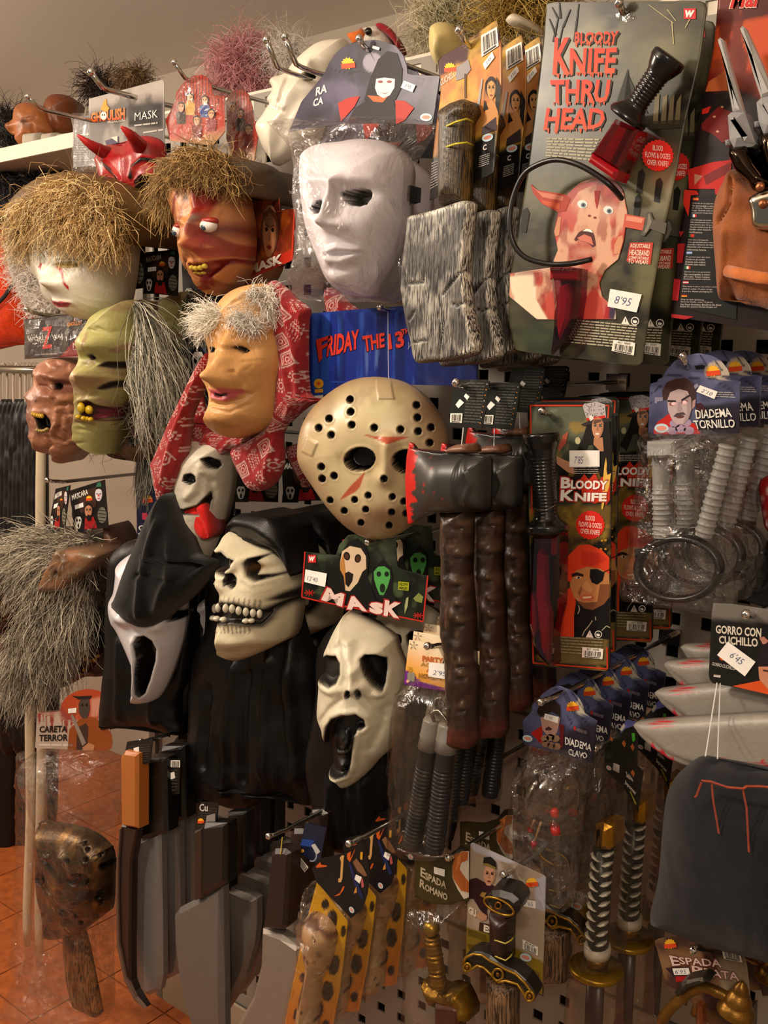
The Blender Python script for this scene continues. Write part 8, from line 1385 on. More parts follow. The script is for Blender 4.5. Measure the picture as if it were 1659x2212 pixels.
ink(mb, pl, arc(*C([(173, 228)])[0], 7, 9, 0, 360, 12), n+.0005, srgb('#d8d2c4')); ink(mb, pl, C([(160, 200), (175, 160), (185, 150), (188, 180), (200, 195), (185, 210)]), n+.0001, srgb('#d88a24'))
for x in (168, 178): ink(mb, pl, arc(*C([(x, 224)])[0], 1.6, 2.2, 0, 360, 8), n+.0006, srgb('#1a1412'))
text(mb, pl, 'PRODUCTIONS', C([(192, 250), (270, 238), (270, 252), (192, 263)]), n, srgb('#c8c0b8'), .02); text(mb, pl, 'MASK', C([(310, 215), (412, 200), (415, 235), (312, 250)]), n+.0002, srgb('#d8d4cc'), -.01, .1); microtext(mb, pl, C([(310, 268), (415, 256), (415, 268), (310, 280)]), 1, n, srgb('#a8a098'), .6, 4); microtext(mb, pl, C([(350, 300), (440, 286), (440, 298), (350, 312)]), 1, n, srgb('#a8a098'), .6, 2)
ink(mb, pl, C([(180, 340), (240, 320), (240, 360), (190, 370)]), n, srgb('#3a2c44')); ink(mb, pl, C([(205, 325), (235, 318), (235, 345)]), n+.0001, srgb('#c8b8a8')); mb.build('card_print', 'ink', t)
pl = Pl(180, 300, .20, yaw=-8)
t = thing('black_text_card', 'narrow black card of small text left of the red horn tip, in clear sleeve', 'card', P(180, 250, .20))
mb = MB(); slab(mb, pl, [(160, 252), (200, 248), (222, 252), (220, 355), (158, 362)], -.0008, .0004, srgb('#171615')); mb.build('card', 'card', t); mb = MB(); microtext(mb, pl, [(163, 290), (198, 290), (196, 350), (161, 352)], 12, .0009, srgb('#8d8a84'), .4, 3); microtext(mb, pl, [(203, 300), (220, 300), (218, 350), (202, 352)], 9, .0009, srgb('#7d7a74'), .4, 2); mb.build('card_print', 'ink', t); film_over(t, pl, [(158, 244), (225, 244), (224, 370), (156, 376)], 71)
# red stripe cards with printed party people
def party_card(pts, D, yaw, label, people, group, px, py):
    pl = Pl(px, py, D, yaw=yaw); C = lambda p: cv(p, 140, 140, 2.07); t = thing('red_party_card', label, 'card', pl.pw([C([pts[3]])[0]], 0)[0], group)
    r = flatart(pl, C(pts), '#a02c18', .0022); st = np.sin((r.p[:, 0])*900) > .2; r.blend(st*.8*sst(r.p[:, 1], np.percentile(r.p[:, 1], 40), np.percentile(r.p[:, 1], 55)), '#3a1210'); r.blend(1-sst(r.p[:, 1], np.percentile(r.p[:, 1], 8), np.percentile(r.p[:, 1], 30)), '#9c7448'); r.build('card', 'card', t, back=.001); mb = MB()
    for i, (x, y, sk, body) in enumerate(people):
        a = C([(x, y)])[0]; ink(mb, pl, [(a[0]-9, a[1]+36), (a[0]-11, a[1]+12), (a[0], a[1]+5), (a[0]+11, a[1]+12), (a[0]+9, a[1]+36)], .0008+.0002*i, srgb(body)); pface(mb, pl, *a, 15, 19, .0010+.0004*i, sk, '#17100d')
    mb.build('people_print', 'ink', t); film_over(t, pl, C(pts), 73+px); return t
party_card([(450, 250), (490, 170), (500, 120), (530, 80), (570, 50), (610, 42), (640, 60), (662, 110), (666, 140), (715, 138), (715, 300), (660, 362), (470, 340)], .23, 0, 'round topped red striped card printed with party people, left one on its hook', [(520, 190, '#b8845c', '#2a1c18'), (560, 150, '#c0905c', '#b89048'), (625, 160, '#c89870', '#24407a'), (590, 250, '#c09068', '#6a1c20'), (655, 220, '#b8845c', '#7a2024')], 'red party cards', 430, 230)
party_card([(722, 330), (722, 160), (742, 122), (790, 108), (820, 130), (838, 190), (846, 250), (872, 262), (846, 440), (768, 440), (745, 400)], .17, -6, 'round topped red striped card, right one, nearer the profile mask', [(750, 190, '#b8845c', '#7a2420'), (785, 220, '#c09068', '#2a1a1c'), (820, 290, '#b8845c', '#7a2428')], 'red party cards', 520, 270)
hook(400, 172, .24, 'long chrome hook rising left of the red striped cards', .02, out=.02); hook(86, 236, .34, 'leftmost chrome hook, reaching out under the brown rubber head', .015, out=.02); hook(222, 192, .30, 'thick chrome hook above the grey header card', .02, .0042, .02); hook(562, 405, .25, 'chrome hook above the old face card', .012, out=.015); hook(82, 680, .33, 'chrome hook above the WORLD WAR Z card', .008, out=.02)
# old face card
pl = Pl(575, 520, .24, yaw=-14)
t = thing('old_face_card', 'orange red card lettered MASK with a cut-out printed old face, white sticker', 'card', pl.pw([(575, 410)], 0)[0])
r = flatart(pl, [(517, 611), (526, 530), (545, 450), (560, 405), (590, 404), (603, 430), (605, 468), (612, 455), (640, 450), (633, 562)], '#7a2a14', .002); r.mottle('#c8641c', 40, .48, .62, .8, 2, (1, .6)); r.mottle('#2a1410', 30, .55, .68, .7, 6); r.paint([(520, 590), (632, 540), (632, 566), (517, 614)], 0, '#b02a18', 4); r.build('card', 'card', t, back=.001)
mb = MB(); n = .0008; pface(mb, pl, 582, 505, 34, 100, n, '#b0744c', '#5a3422', 4); ink(mb, pl, arc(583, 468, 13, 26, 0, 360, 14), n+.0001, srgb('#c09070'))
for k in range(3): bar(mb, pl, (574, 462+k*6), (592, 460+k*6), 1, n+.0007, srgb('#7a4630'))
bar(mb, pl, (636, 452), (630, 560), 2.5, n, srgb('#c8381c')); mb.build('face_print', 'ink', t)
mb = MB(); q = cv([(645, 815), (862, 735), (862, 800), (652, 872)], 320, 300, 2.975); text(mb, pl, 'MASK', [(x-1.5, y-1) for x, y in q], n+.0008, srgb('#8a2014'), .07); text(mb, pl, 'MASK', q, n+.0011, srgb('#e6dccc'), .05); mb.build('lettering', 'ink', t); sticker(pl, cv([(620, 718), (665, 642), (677, 690), (626, 786)], 320, 300, 2.975), .0022, t)
# film title card
pl = Pl(130, 725, .32, yaw=2); C = lambda p: cv(p, 0, 560, 2.885)
t = thing('black_mask_card', 'black and red card lettered WORLD WAR Z on a hook above the brown zombie', 'card', P(110, 685, .32))
mb = MB(); slab(mb, pl, C([(150, 375), (575, 325), (592, 330), (560, 600), (155, 622)]), -.0008, .0004, srgb('#1a1617')); mb.build('card', 'card', t); mb = MB(); n = .0009
ink(mb, pl, C([(372, 612), (575, 372), (588, 360), (560, 600)]), n, srgb('#7a161c')); text(mb, pl, 'WORLD', C([(172, 488), (305, 474), (305, 500), (174, 512)]), n+.0003, srgb('#cfc8c0'), -.01); text(mb, pl, 'WAR', C([(325, 472), (396, 464), (396, 490), (326, 498)]), n+.0003, srgb('#cfc8c0'), -.01); text(mb, pl, 'Z', C([(256, 426), (326, 416), (330, 552), (262, 560)]), n+.0005, srgb('#b82a20'), .02, .1)
text(mb, pl, 'MASK', C([(455, 522), (560, 510), (556, 546), (455, 552)]), n+.0002, srgb('#d0c4bc'), -.005); text(mb, pl, 'GHOULISH', C([(418, 396), (510, 382), (510, 408), (420, 420)]), n+.0003, srgb('#c87a24'), .04); ink(mb, pl, C([(458, 385), (466, 360), (472, 385)]), n, srgb('#c87a24')); microtext(mb, pl, C([(215, 592), (360, 584), (360, 598), (215, 606)]), 1, n, srgb('#8a8480'), .6, 6); microtext(mb, pl, C([(456, 560), (520, 554), (520, 566), (456, 572)]), 1, n, srgb('#c0a8a0'), .6, 2); mb.build('lettering', 'ink', t); film_over(t, pl, C([(150, 372), (592, 325), (600, 610), (150, 625)]), 75)
# ghost card cut off by the headscarf
pl = Pl(380, 810, .25, yaw=4); C = lambda p: cv(p, 150, 630, 3.4)
t = thing('ghost_mask_card', 'forest card with hooded pale faces and letter M, beside the grey ghoul hair', 'card', P(400, 745, .25))
r = flatart(pl, C([(578, 505), (590, 498), (770, 505), (830, 430), (860, 425), (900, 480), (950, 400), (1000, 420), (1000, 830), (700, 825), (576, 815)]), '#3e4a58', .0025); r.mottle('#1a2028', 35, .45, .62, .9, 2, (1.5, .6)); r.build('card', 'card', t, back=.001); mb = MB(); n = .0008
bar(mb, pl, *C([(596, 500), (582, 815)]), 3.4, n, srgb('#b83018')); bar(mb, pl, *C([(582, 815), (720, 822)]), 3, n, srgb('#b83018')); w_logo(mb, pl, *C([(612, 528)])[0], *C([(662, 562)])[0], n)
pghost(mb, pl, *C([(835, 590)])[0], 36, 62, n+.0002); ink(mb, pl, C([(680, 815), (690, 740), (770, 660), (900, 660), (960, 815)]), n, srgb('#0d0b0d')); pghost(mb, pl, *C([(945, 540)])[0], 32, 60, n+.0001, '#c8c2ba')
for a in range(0, 360, 45): x, y = C([(640, 775)])[0]; bar(mb, pl, (x, y), (x+9*math.cos(math.radians(a)), y+8*math.sin(math.radians(a))), 2, n+.0002, srgb('#b8301c'))
q = C([(765, 715), (850, 740), (850, 830), (700, 825)]); text(mb, pl, 'M', [(x+a, y+b_) for (x, y), (a, b_) in zip(q, ((-2, -2), (2, -2), (2, 2), (-2, 2)))], n+.0008, srgb('#a82018'), .06); text(mb, pl, 'M', q, n+.0011, srgb('#e0d4cc'), .05); mb.build('card_print', 'ink', t)
pl = Pl(312, 1110, .22)
t = thing('blue_header_card', 'narrow dark blue header card with orange sun and white letters beside grey hair', 'card', P(312, 1055, .22)); mb = MB(); slab(mb, pl, [(294, 1050), (338, 1056), (334, 1170), (296, 1165)], -.0008, .0004, srgb('#1c1e34')); mb.build('card', 'card', t); mb = MB(); sun_logo(mb, pl, 318, 1078, 22, .0008); ink(mb, pl, [(307, 1108), (318, 1108), (318, 1124), (307, 1122)], .0008, srgb('#a83040')); text(mb, pl, 'GA', [(299, 1134), (326, 1136), (326, 1148), (299, 1146)], .0008, srgb('#d8d4cc'), .03); text(mb, pl, 'SA', [(298, 1150), (326, 1152), (326, 1164), (298, 1162)], .0008, srgb('#d8d4cc'), .03); mb.build('card_print', 'ink', t)
# terror mask bag with machete, poles
pl = Pl(160, 1850, .34, yaw=10); C = lambda p: cv(p, 60, 1460, 3.735)
t = thing('terror_mask_bag', 'clear bag lettered CARETA TERROR holding a bronze goalie mask and toy machete', 'mask', P(180, 1495, .34))
r = flatart(pl, C([(60, 582), (72, 300), (255, 288), (275, 220), (320, 160), (400, 120), (480, 105), (560, 115), (615, 150), (600, 380), (662, 430), (685, 560), (650, 607)]), '#b8a494', .002)
rx = vnoise(np.stack([r.p[:, 0]*260, r.p[:, 0]*0], 1), 3); tz = (r.p[:, 1]-r.p[:, 1].min())/np.ptp(r.p[:, 1]); r.blend((tz > .25+.6*(1-rx)).astype(float)*.9, '#8e1c14'); r.paint(C([(270, 220), (400, 110), (620, 140), (600, 300), (420, 360), (330, 300)]), 0, '#b0441c', 14, .9); r.paint(C([(520, 200), (610, 180), (600, 300), (520, 320)]), 0, '#c8907c', 10, .8); r.build('header_card', 'card', t, back=.001)
mb = MB(); n = .0008; ink(mb, pl, C([(320, 600), (335, 430), (420, 350), (520, 330), (620, 390), (680, 480), (680, 580), (640, 604)]), n, srgb('#8a4418')); ink(mb, pl, C([(390, 600), (400, 420), (470, 380), (490, 420), (480, 600)]), n+.0001, srgb('#3e2820')); ink(mb, pl, C([(410, 230), (430, 180), (490, 180), (500, 260), (480, 340), (440, 345), (412, 300)]), n+.0002, srgb('#453a34')); ink(mb, pl, C([(355, 160), (400, 165), (520, 160), (500, 185), (410, 190)]), n+.0003, srgb('#201816'))
for x in (440, 475): ink(mb, pl, arc(*C([(x, 235)])[0], 2.6, 3.2, 0, 360, 8), n+.0004, srgb('#120d0b'))
ink(mb, pl, C([(345, 320), (365, 310), (470, 540), (440, 565)]), n+.0003, srgb('#8a7c74')); ink(mb, pl, C([(440, 580), (490, 540), (540, 560), (530, 600), (450, 605)]), n+.0004, srgb('#b07a54'))
for s_, q in (('CARETA', [(95, 405), (318, 402), (316, 455), (92, 458)]), ('TERROR', [(92, 475), (325, 470), (322, 525), (90, 528)])): text(mb, pl, s_, C(q), n+.0003, srgb('#1c1412'), .03)
microtext(mb, pl, C([(90, 548), (360, 550), (360, 575), (90, 572)]), 1, n, srgb('#cfc4ba'), .7, 4); mb.build('header_print', 'ink', t); sticker(pl, C([(325, 265), (392, 258), (390, 298), (325, 302)]), .0016, t)
B = lambda p: cv(p, 0, 1750, 4.74)
r = Re(pl, B([(345, 190, .02), (380, 155, .01), (560, 140), (700, 160), (900, 215), (1060, 320), (1145, 440), (1152, 650), (1140, 980), (1080, 1060), (900, 1200), (790, 1260), (640, 1300), (540, 1280), (470, 1220, .01), (420, 1050, .02), (370, 850, .02), (350, 600, .02)]), .05, .07, '#4a3a28', .0016, power=2.2); r.mottle('#7a5c34', 30, .5, .66, .7, 2, (2, .5)); r.mottle('#241c16', 28, .5, .64, .8, 7)
r.ridge(B([(590, 500), (560, 700), (545, 810)]), .05, 10, .010); r.dab(*B([(545, 800)])[0], .06, 4, 9, '#a89058', .8)  # nose ridge, with a highlight painted on as a pale dab
for x, y, rx_, ry_ in ((800, 720, 110, 70), (410, 715, 50, 70)): q = B(arc(x, y, rx_, ry_, 0, 360, 20)); r.pit(q, .05, .02, 3, .001, 3); r.paint(q, .05, '#100c0a', 3)
for x, y in ((465, 520), (690, 525), (880, 510), (900, 400), (910, 320), (1060, 440), (1050, 570), (1125, 540), (1010, 890), (1070, 910), (1085, 820), (640, 1050), (770, 1090), (650, 1160), (830, 1150), (980, 1080), (450, 1060)): q = B(arc(x, y, 26, 28, 0, 360, 12)); r.pit(q, .05, .010, 2.5, .0012, 2.5); r.paint(q, .05, '#120e0b', 2.5)
r.build('mask_shell', 'gold', t, back=.008, label='bronze painted goalie mask')
r = Re(pl, B([(650, 1240), (860, 1230), (905, 1400), (1040, 2075), (1000, 2120), (960, 2112), (760, 2010), (700, 1800), (660, 1500)]), .010, .012, '#8a6038', .002, n0=-.01); r.ridge(B([(720, 1260), (800, 1700), (900, 2060)]), 0, 6, .003); r.build('machete', 'streaked_wood', t, back=.006)
bag(pl, cv([(80, 1622), (258, 1628), (250, 1780), (247, 1900), (245, 2060), (246, 2175), (215, 2206), (120, 2196), (14, 2176, .01), (58, 2050, .02), (70, 1900, .03), (72, 1780, .03)], 0, 0, 1), 'clear_pouch', t, .075, 'film', -.012, .006, 81, .007, .05)
c_ = thing('terror_mask_bag', 'second terror mask bag, only the dim red edge of its header beside the first', 'mask', P(180, 1495, .26)); c_['group'] = t['group'] = 'terror mask bags'
for ch in t.children:
    if ch.name.startswith('header_card'): k = ch.copy(); COL.objects.link(k); k.parent = c_
for (a, b, lb) in (((91, 860), (86, 2086), 'cream plastic pole running down behind the zombie and wolf masks, the right one'), ((68, 1420), (60, 2042), 'cream plastic pole beside its taller twin, lower left, ending in crinkled film')):
    pa, pb = P(*a, .20), P(*b, .20); t = thing('cream_pole', lb, 'pole', pa, 'cream plastic poles'); mb = MB(); u = np.linspace(0, 1, 14); A = pa+(pb-pa)*u[:, None]; A[:, 0] -= .004*np.sin(u*9); tube(mb, A, np.r_[.004, .0098*np.ones(12), .007], srgb('#cbb99c'), 14); mb.build('shaft', 'satin', t, True)
    pk = Pl(b[0], b[1]-200, .202); bag(pk, [(b[0]-16, b[1]-420), (b[0]+14, b[1]-420), (b[0]+15, b[1]-60), (b[0]+16, b[1]+20), (b[0]+6, b[1]+60), (b[0]-22, b[1]+66), (b[0]-30, b[1]+30), (b[0]-18, b[1]-80)], 'clear_sleeve', t, .024, 'film', -.012, .006, 90+b[0], .004)
# big grey toy blades
pl = Pl(320, 1900, .33, yaw=2); H = lambda p: cv(p, 220, 1540, 2.164); G = lambda p: cv(p, 220, 1860, 2.164)
def tag_card(pl, q, t, bc=None, st=None, dots=False):
    mb = MB(); slab(mb, pl, q, -.0008, .0004, srgb('#121111')); o = mb.build('hang_tag', 'card', t)
    at = quad_at(q); mb = MB(); microtext(mb, pl, [at(.12, .2), at(.92, .2), at(.92, .95), at(.12, .95)], 8, .0008, srgb('#38342e'), .45, 3)
    if dots:
        for k in range(8): ink(mb, pl, arc(*at(.05, .1+k*.11), 1.4, 1.4, 0, 360, 6), .0009, srgb(('#b07028', '#a89c88')[k % 2]))
    mb.build('tag_print', 'ink', o)
    if bc: barcode(pl, bc, .0012, o)
    if st: sticker(pl, st, .0014, o)
def prism(pl, name, outline, n0, n1, col, mt, parent, bev=.004): mb = MB(); slab(mb, pl, outline, n0, n1, srgb(col), bev); return mb.build(name, mt, parent)
t = thing('toy_machete', 'toy machete with tan handle and dark brown blade, left of the grey knives', 'toy knife', P(276, 1640, .36)); pm = Pl(276, 1800, .36)
prism(pm, 'handle', H([(80, 210), (100, 180), (162, 195), (162, 545), (88, 530)]), -.012, .012, '#a8642c', 'satin', t, .005); prism(pm, 'blade', G([(88, -170), (163, -150), (135, 0), (130, 380), (132, 560), (150, 610), (198, 690), (150, 650), (105, 560), (72, 400), (66, 200), (70, 0), (80, -120)]), -.008, .006, '#1c1210', 'satin', t, .003); prism(pm, 'blade_edge', G([(80, -150), (86, -150), (76, 0), (74, 200), (80, 390), (112, 550), (156, 640), (198, 690), (150, 652), (103, 562), (68, 400), (62, 200), (66, 0)]), .004, .010, '#5a443a', 'satin', t, .001)
tag_card(pm, H([(118, 135), (240, 118), (225, 235), (95, 252)]), t, None, H([(148, 165), (172, 158), (175, 200), (152, 208)]))
t = thing('toy_knife', 'front grey toy kitchen knife with black handle, beside the dark machete', 'toy knife', P(325, 1650, .33))
KB = H([(150, 600), (178, 590), (266, 562), (272, 900)])+G([(275, 540), (262, 610), (210, 634), (165, 618), (135, 560), (128, 400), (130, 200), (138, 0)]); prism(pl, 'blade', KB, -.008, .008, '#7c7b79', 'silver_paint', t, .006)
prism(pl, 'handle', H([(165, 240), (185, 215), (290, 215), (300, 560), (190, 595), (166, 580)]), -.012, .014, '#0e0d0d', 'satin', t, .006); prism(pl, 'grip_side', H([(158, 250), (170, 245), (178, 590), (166, 590)]), -.004, .010, '#2a1a14', 'satin', t, .002)
k2 = dup(t, (-.004, .040, .006), 'second grey toy kitchen knife from the front, long pale edge showing', 'grey toy kitchen knives'); dup(t, (-.014, .082, .010), 'third grey toy kitchen knife, narrower strip of its edge', 'grey toy kitchen knives'); dup(t, (-.026, .124, .014), 'rearmost grey toy kitchen knife, sliver next to the brown grip of the large blade', 'grey toy kitchen knives')
tag_card(pl, H([(248, 212), (368, 218), (362, 380), (235, 384)]), t, H([(322, 222), (365, 222), (365, 255), (322, 253)]), H([(282, 292), (338, 275), (342, 305), (288, 322)]), True)
hook(323, 1600, .335, 'chrome hook with round tip among the black tags of the grey knives', .004)
pl = Pl(440, 2060, .37, yaw=2)
t = thing('toy_carver', 'large grey toy carving blade in front, brown edged black handle, pale left edge', 'toy knife', P(455, 1780, .37))
prism(pl, 'blade', G([(326, 262), (350, 226), (465, 166), (552, 126), (558, 500), (562, 800), (470, 1000), (420, 820), (372, 660), (342, 500), (330, 380)]), -.010, .008, '#6d6a67', 'silver_paint', t, .007); prism(pl, 'handle', H([(432, 560), (470, 520), (575, 520), (575, 800), (480, 862), (432, 880)]), -.012, .012, '#0d0c0c', 'satin', t, .006); prism(pl, 'grip_side', H([(428, 556), (468, 540), (470, 862), (432, 880)]), -.006, .0135, '#2c1a14', 'satin', t, .003)
tag_card(pl, H([(462, 415), (545, 420), (535, 545), (432, 545)]), t)
tg = MB(); sun_logo(tg, pl, *H([(462, 505)])[0], 14, .0015); ink(tg, pl, H([(490, 480), (530, 470), (530, 545), (482, 548)]), .0015, srgb('#8a8280')); text(tg, pl, 'Cu', H([(456, 425), (495, 425), (495, 460), (456, 460)]), .0015, srgb('#c8c4c0'), .02); tg.build('tag_logo', 'ink', t)
p2 = Pl(500, 2060, .33, yaw=2)
t = thing('toy_chopper', 'grey toy chopper with curved belly edge, right of the large carving blade', 'toy knife', P(490, 1800, .33))
prism(p2, 'blade', G([(470, 200), (565, 118), (690, 168), (712, 184), (712, 300), (700, 400), (660, 540), (600, 660), (560, 720), (480, 740)]), -.010, .008, '#6f6962', 'silver_paint', t, .006); prism(p2, 'handle', H([(500, 540), (590, 540), (590, 830), (500, 850)]), -.010, .010, '#0c0b0b', 'satin', t, .005)
for k, lb in enumerate(('second curved grey toy chopper, thin rim showing past the first', 'third curved grey toy chopper, thin rim showing', 'rearmost curved grey toy chopper, rim in shadow')): dup(t, (-.006*(k+1), .040*(k+1), .008*(k+1)), lb, 'curved grey choppers')
p3 = Pl(590, 2050, .40, yaw=2)
t = thing('broad_toy_cleaver', 'pale broad toy cleaver left of the spotted card, dark brown grip with rounded top', 'toy knife', P(605, 1835, .40))
prism(p3, 'blade', G([(742, 322), (832, 350), (915, 412), (930, 500), (880, 800), (860, 1000), (560, 1000), (632, 762), (700, 640), (735, 500)]), -.010, .008, '#8a8077', 'silver_paint', t, .005); prism(p3, 'grip', H([(785, 660), (800, 640), (850, 640), (875, 660), (858, 1000), (840, 1020), (750, 1010)]), -.012, .012, '#231714', 'rubber', t, .005)
for k, lb in enumerate(('second broad toy cleaver, black handle and grey shoulder behind the first', 'rearmost broad toy cleaver, grey shoulder beside the spotted card')): dup(t, (-.008*(k+1), .044*(k+1), .008*(k+1)), lb, 'broad toy cleavers')
mb = MB(); tube(mb, [P(606, 1846, .412), P(610, 1808, .40)], .0008, srgb('#a8902c'), 5); mb.build('string', 'plastic', t); hook(604, 1800, .40, 'chrome hook with long tip holding the broad toy cleavers', .004, out=.02)
pl = Pl(665, 1835, .385); t = thing('blue_hang_tag', 'dark blue folded tag with white ring and grey sticker left of the bone club headers', 'tag', P(668, 1785, .385)); tag_q = [(660, 1778), (705, 1788), (690, 1868), (644, 1842)]; mb = MB(); slab(mb, pl, tag_q, -.0008, .0004, srgb('#141a34')); mb.build('tag', 'card', t); mb = MB(); ink(mb, pl, [(654, 1812), (680, 1816), (672, 1830), (648, 1826)], .0008, srgb('#24408a')); ink(mb, pl, arc(674, 1848, 11, 14, -60, 120, 12)+arc(674, 1848, 8, 11, 120, -60, 12), .0008, srgb('#8a94a8')); ink(mb, pl, [(672, 1826), (680, 1822), (692, 1840), (684, 1846)], .001, srgb('#b8b4b4')); ink(mb, pl, arc(652, 1838, 5, 4, 0, 360, 10), .0008, srgb('#c89030')); mb.build('tag_print', 'ink', t); barcode(pl, [(642, 1862), (650, 1854), (666, 1874), (658, 1884)], .001, t)
# clothes rail beyond the wall end
p_ = P(0, 797, -.06); mb = MB(); tube(mb, [(p_[0]-.5, .06, p_[2]), (-1.66, .06, p_[2])], .010, srgb('#b8b4ae'), 12); rail = tag(mb.build('clothes_rail', 'chrome', None, True), 'chrome rail carrying black costumes left of the wall', 'rail')
for k in range(9):
    x = 8+k*10-.15*k*k; pg = Pl(x, 1150, -.06, yaw=34)
    t = thing('black_costume', ('first', 'second', 'third', 'fourth', 'fifth', 'sixth', 'seventh', 'eighth', 'ninth')[k]+' black costume from the left edge, on a pale hanger on the rail', 'costume', P(x, 797, -.06), 'black costumes on the left rail')
    mb = MB(); A = np.array([pg.pw([q], .002)[0] for q in ((x-7, 880), (x-8, 830), (x-6, 800), (x, 785), (x+6, 800), (x+8, 830), (x+7, 880))]); tube(mb, smooth_path(A, 3), .003, srgb('#b8a898'), 8); tube(mb, [A[0]-np.array([0, 0, .02]), A[-1]-np.array([0, 0, .02])], .004, srgb('#a89888'), 6); mb.build('hanger', 'clear' if k % 3 else 'satin', t, True)
    r = Re(pg, [(x-10, 872), (x+10, 872), (x+22, 960), (x+24, 1300), (x+26, 1560+20*(k % 2)), (x-26, 1570+24*(k % 3)), (x-22, 1300), (x-18, 960)], .012, .014, '#0c0b0c', .008, sm=True); r.noise(.008, 18, k); r.ridge([(x-4, 900), (x-8, 1560)], 0, 5, .006); r.build('garment', 'sheen_cloth', t, back=.012)
for k, (x, D) in enumerate(((10, -.14), (48, -.18), (85, -.22))):
    pg = Pl(x, 1700, D, yaw=30); r = Re(pg, [(x-40, 1400), (x+30, 1400), (x+34, 1700), (x+20, 1840-12*k), (x-40, 1858)], .03, .03, '#0e0d10', .01); r.noise(.008, 14, k+20)
    o = r.build('long_black_costume', 'sheen_cloth', None, back=.02); tag(o, ('long black costume hem at far lower left over the tiles', 'long black costume hem, second from the left edge over the tiles', 'long black costume hem nearest the cream poles')[k], 'costume', 'long black costumes')
# orange felt piece at the left edge
pl = Pl(35, 640, -.02, yaw=30); t = thing('orange_costume', 'bright orange felt costume piece at left edge with black strap across', 'costume', P(30, 560, -.02))
r = Re(pl, [(-60, 540), (20, 535), (45, 560), (62, 600), (75, 660), (70, 735), (40, 742), (-60, 745)], .04, .05, '#c8380c', .005); r.build('body', 'cloth', t, back=.02); r = Re(pl, [(-60, 470), (0, 490), (14, 530), (22, 572), (0, 580), (-60, 570)], .02, .03, '#b83410', .005, n0=-.03, sm=True); r.mottle('#5a8a30', 40, .6, .7, .7); r.build('crown', 'cloth', t, back=.01)
mb = MB(); tube(mb, np.array([pl.pw([q], .06)[0] for q in ((-40, 690), (10, 640), (72, 548))]), .006, srgb('#120f0f'), 8, flat=((0, -1, 0), .4)); mb.build('strap', 'cloth', t, True)
# on and under the high shelf
def bust(name, label, pts, D, yaw, col, depth, feats, paints, cat='mask', mt='latex', n0=0):
    pl = Pl(pts[0][0], pts[0][1], D, yaw=yaw); t = thing(name, label, cat, np.r_[pl.pw([pts[0]], 0)[0][:2], 1.893]); r = Re(pl, pts, depth, depth*1.1, col, .003, sm=True, n0=n0)
    for f in feats: r.ridge(*f)
    for p_ in paints: r.paint(*p_)
    r.noise(.002, 40, 3); r.mottle(tuple(np.array([.32, .16, .09])) if False else '#6a3a20', 30, .52, .7, .5); o = r.build('head', mt, t, back=depth); return t, r, pl
bust('old_man_mask', 'brown rubber old man head in profile with bulbous nose on the high shelf', [(13, 275), (20, 265), (30, 262), (32, 245), (40, 228), (60, 222), (80, 225), (100, 235), (110, 260), (120, 290), (100, 305), (80, 318), (60, 322), (42, 312), (34, 300), (36, 292), (24, 290)], -.10, 36, '#a8663a', .05, [([(50, 258), (75, 255)], 0, 4, -.004), ([(55, 290), (60, 310)], 0, 3, -.004), ([(70, 270), (75, 300)], 0, 3, -.004)], [([(44, 262), (50, 258), (60, 262), (50, 268)], 0, '#3a2014', 3)])
bust('old_man_mask', 'darker brown rubber head behind the bulbous nosed one on the high shelf', [(98, 225), (110, 208), (130, 204), (155, 210), (168, 225), (160, 250), (158, 285), (140, 295), (110, 292), (95, 260)], -.17, 36, '#7a4020', .05, [([(110, 240), (120, 270)], 0, 4, -.005)], [])
def wig(name, label, c, D, rx, ry, cols, n, length, wave=.012, r=.001, jit=.6, base='#2a2018', dirz=-.4, cat='wig', cap=True, seed=1, grav=(0, 0, -1), droop=.5):
    p_ = P(c[0], c[1], D); s = abs(P(c[0], c[1]-1, D)[2]-p_[2]); R_ = np.array([rx*s, max(rx, ry)*s*.8, ry*s]); t = thing(name, label, cat, p_-np.array([0, 0, R_[2]]))
    mb = MB(); ball(mb, p_, R_*.82, srgb(base), 16); mb.build('hair_cap', 'hair', t, True); rg = np.random.default_rng(seed); d = rg.normal(0, 1, (n, 3)); d /= np.linalg.norm(d, axis=1)[:, None]; d = d[d[:, 1] < .5]; roots = p_+d*R_*.8; dirs = d+np.array([0, 0, dirz])
    mb = MB(); strands(mb, roots, dirs, length, cols, seed=seed, r=r, wave=wave, jit=jit, seg=6, droop=droop, grav=grav); mb.build('hair', 'hair', t, True); return t
wig('black_wig', 'black wig at the far left end of the high shelf', (22, 275), -.14, 40, 46, ['#17120f', '#241a15', '#0d0a09'], 500, .06, base='#120e0c', seed=2)
wig('brown_wig', 'dark brown wig behind the grey header card on the high shelf', (215, 185), -.20, 34, 26, ['#2a1a12', '#3a241a', '#1a100c'], 500, .06, base='#20140e', seed=3)
wig('auburn_wig', 'auburn wig with tan crown on the high shelf, above the grey header card', (290, 172), -.16, 40, 24, ['#6a5034', '#8a6c48', '#4a3420'], 600, .04, base='#9a8058', seed=4)
wig('pink_wig', 'fluffy pink wig on the high shelf between hooks and profile mask', (525, 150), -.12, 62, 56, ['#c88a8c', '#d8a0a0', '#b87478'], 1900, .055, .02, .0009, .9, '#b87a7c', .1, seed=5)
wig('white_wig', 'thin frizzy white wig behind the profile mask forehead', (622, 112), -.08, 30, 22, ['#cfc6bc', '#e0d8ce'], 420, .05, .02, .0005, .9, '#b0a498', .1, seed=6)
t = wig('silver_wig', 'curly silver wig on a pale mannequin head behind the cleaver cards', (968, 50), -.06, 52, 48, ['#b8ac8c', '#d8cca8', '#98906c', '#e8dcbc'], 1500, .05, .024, .0008, .9, '#a89c78', .0, seed=7)
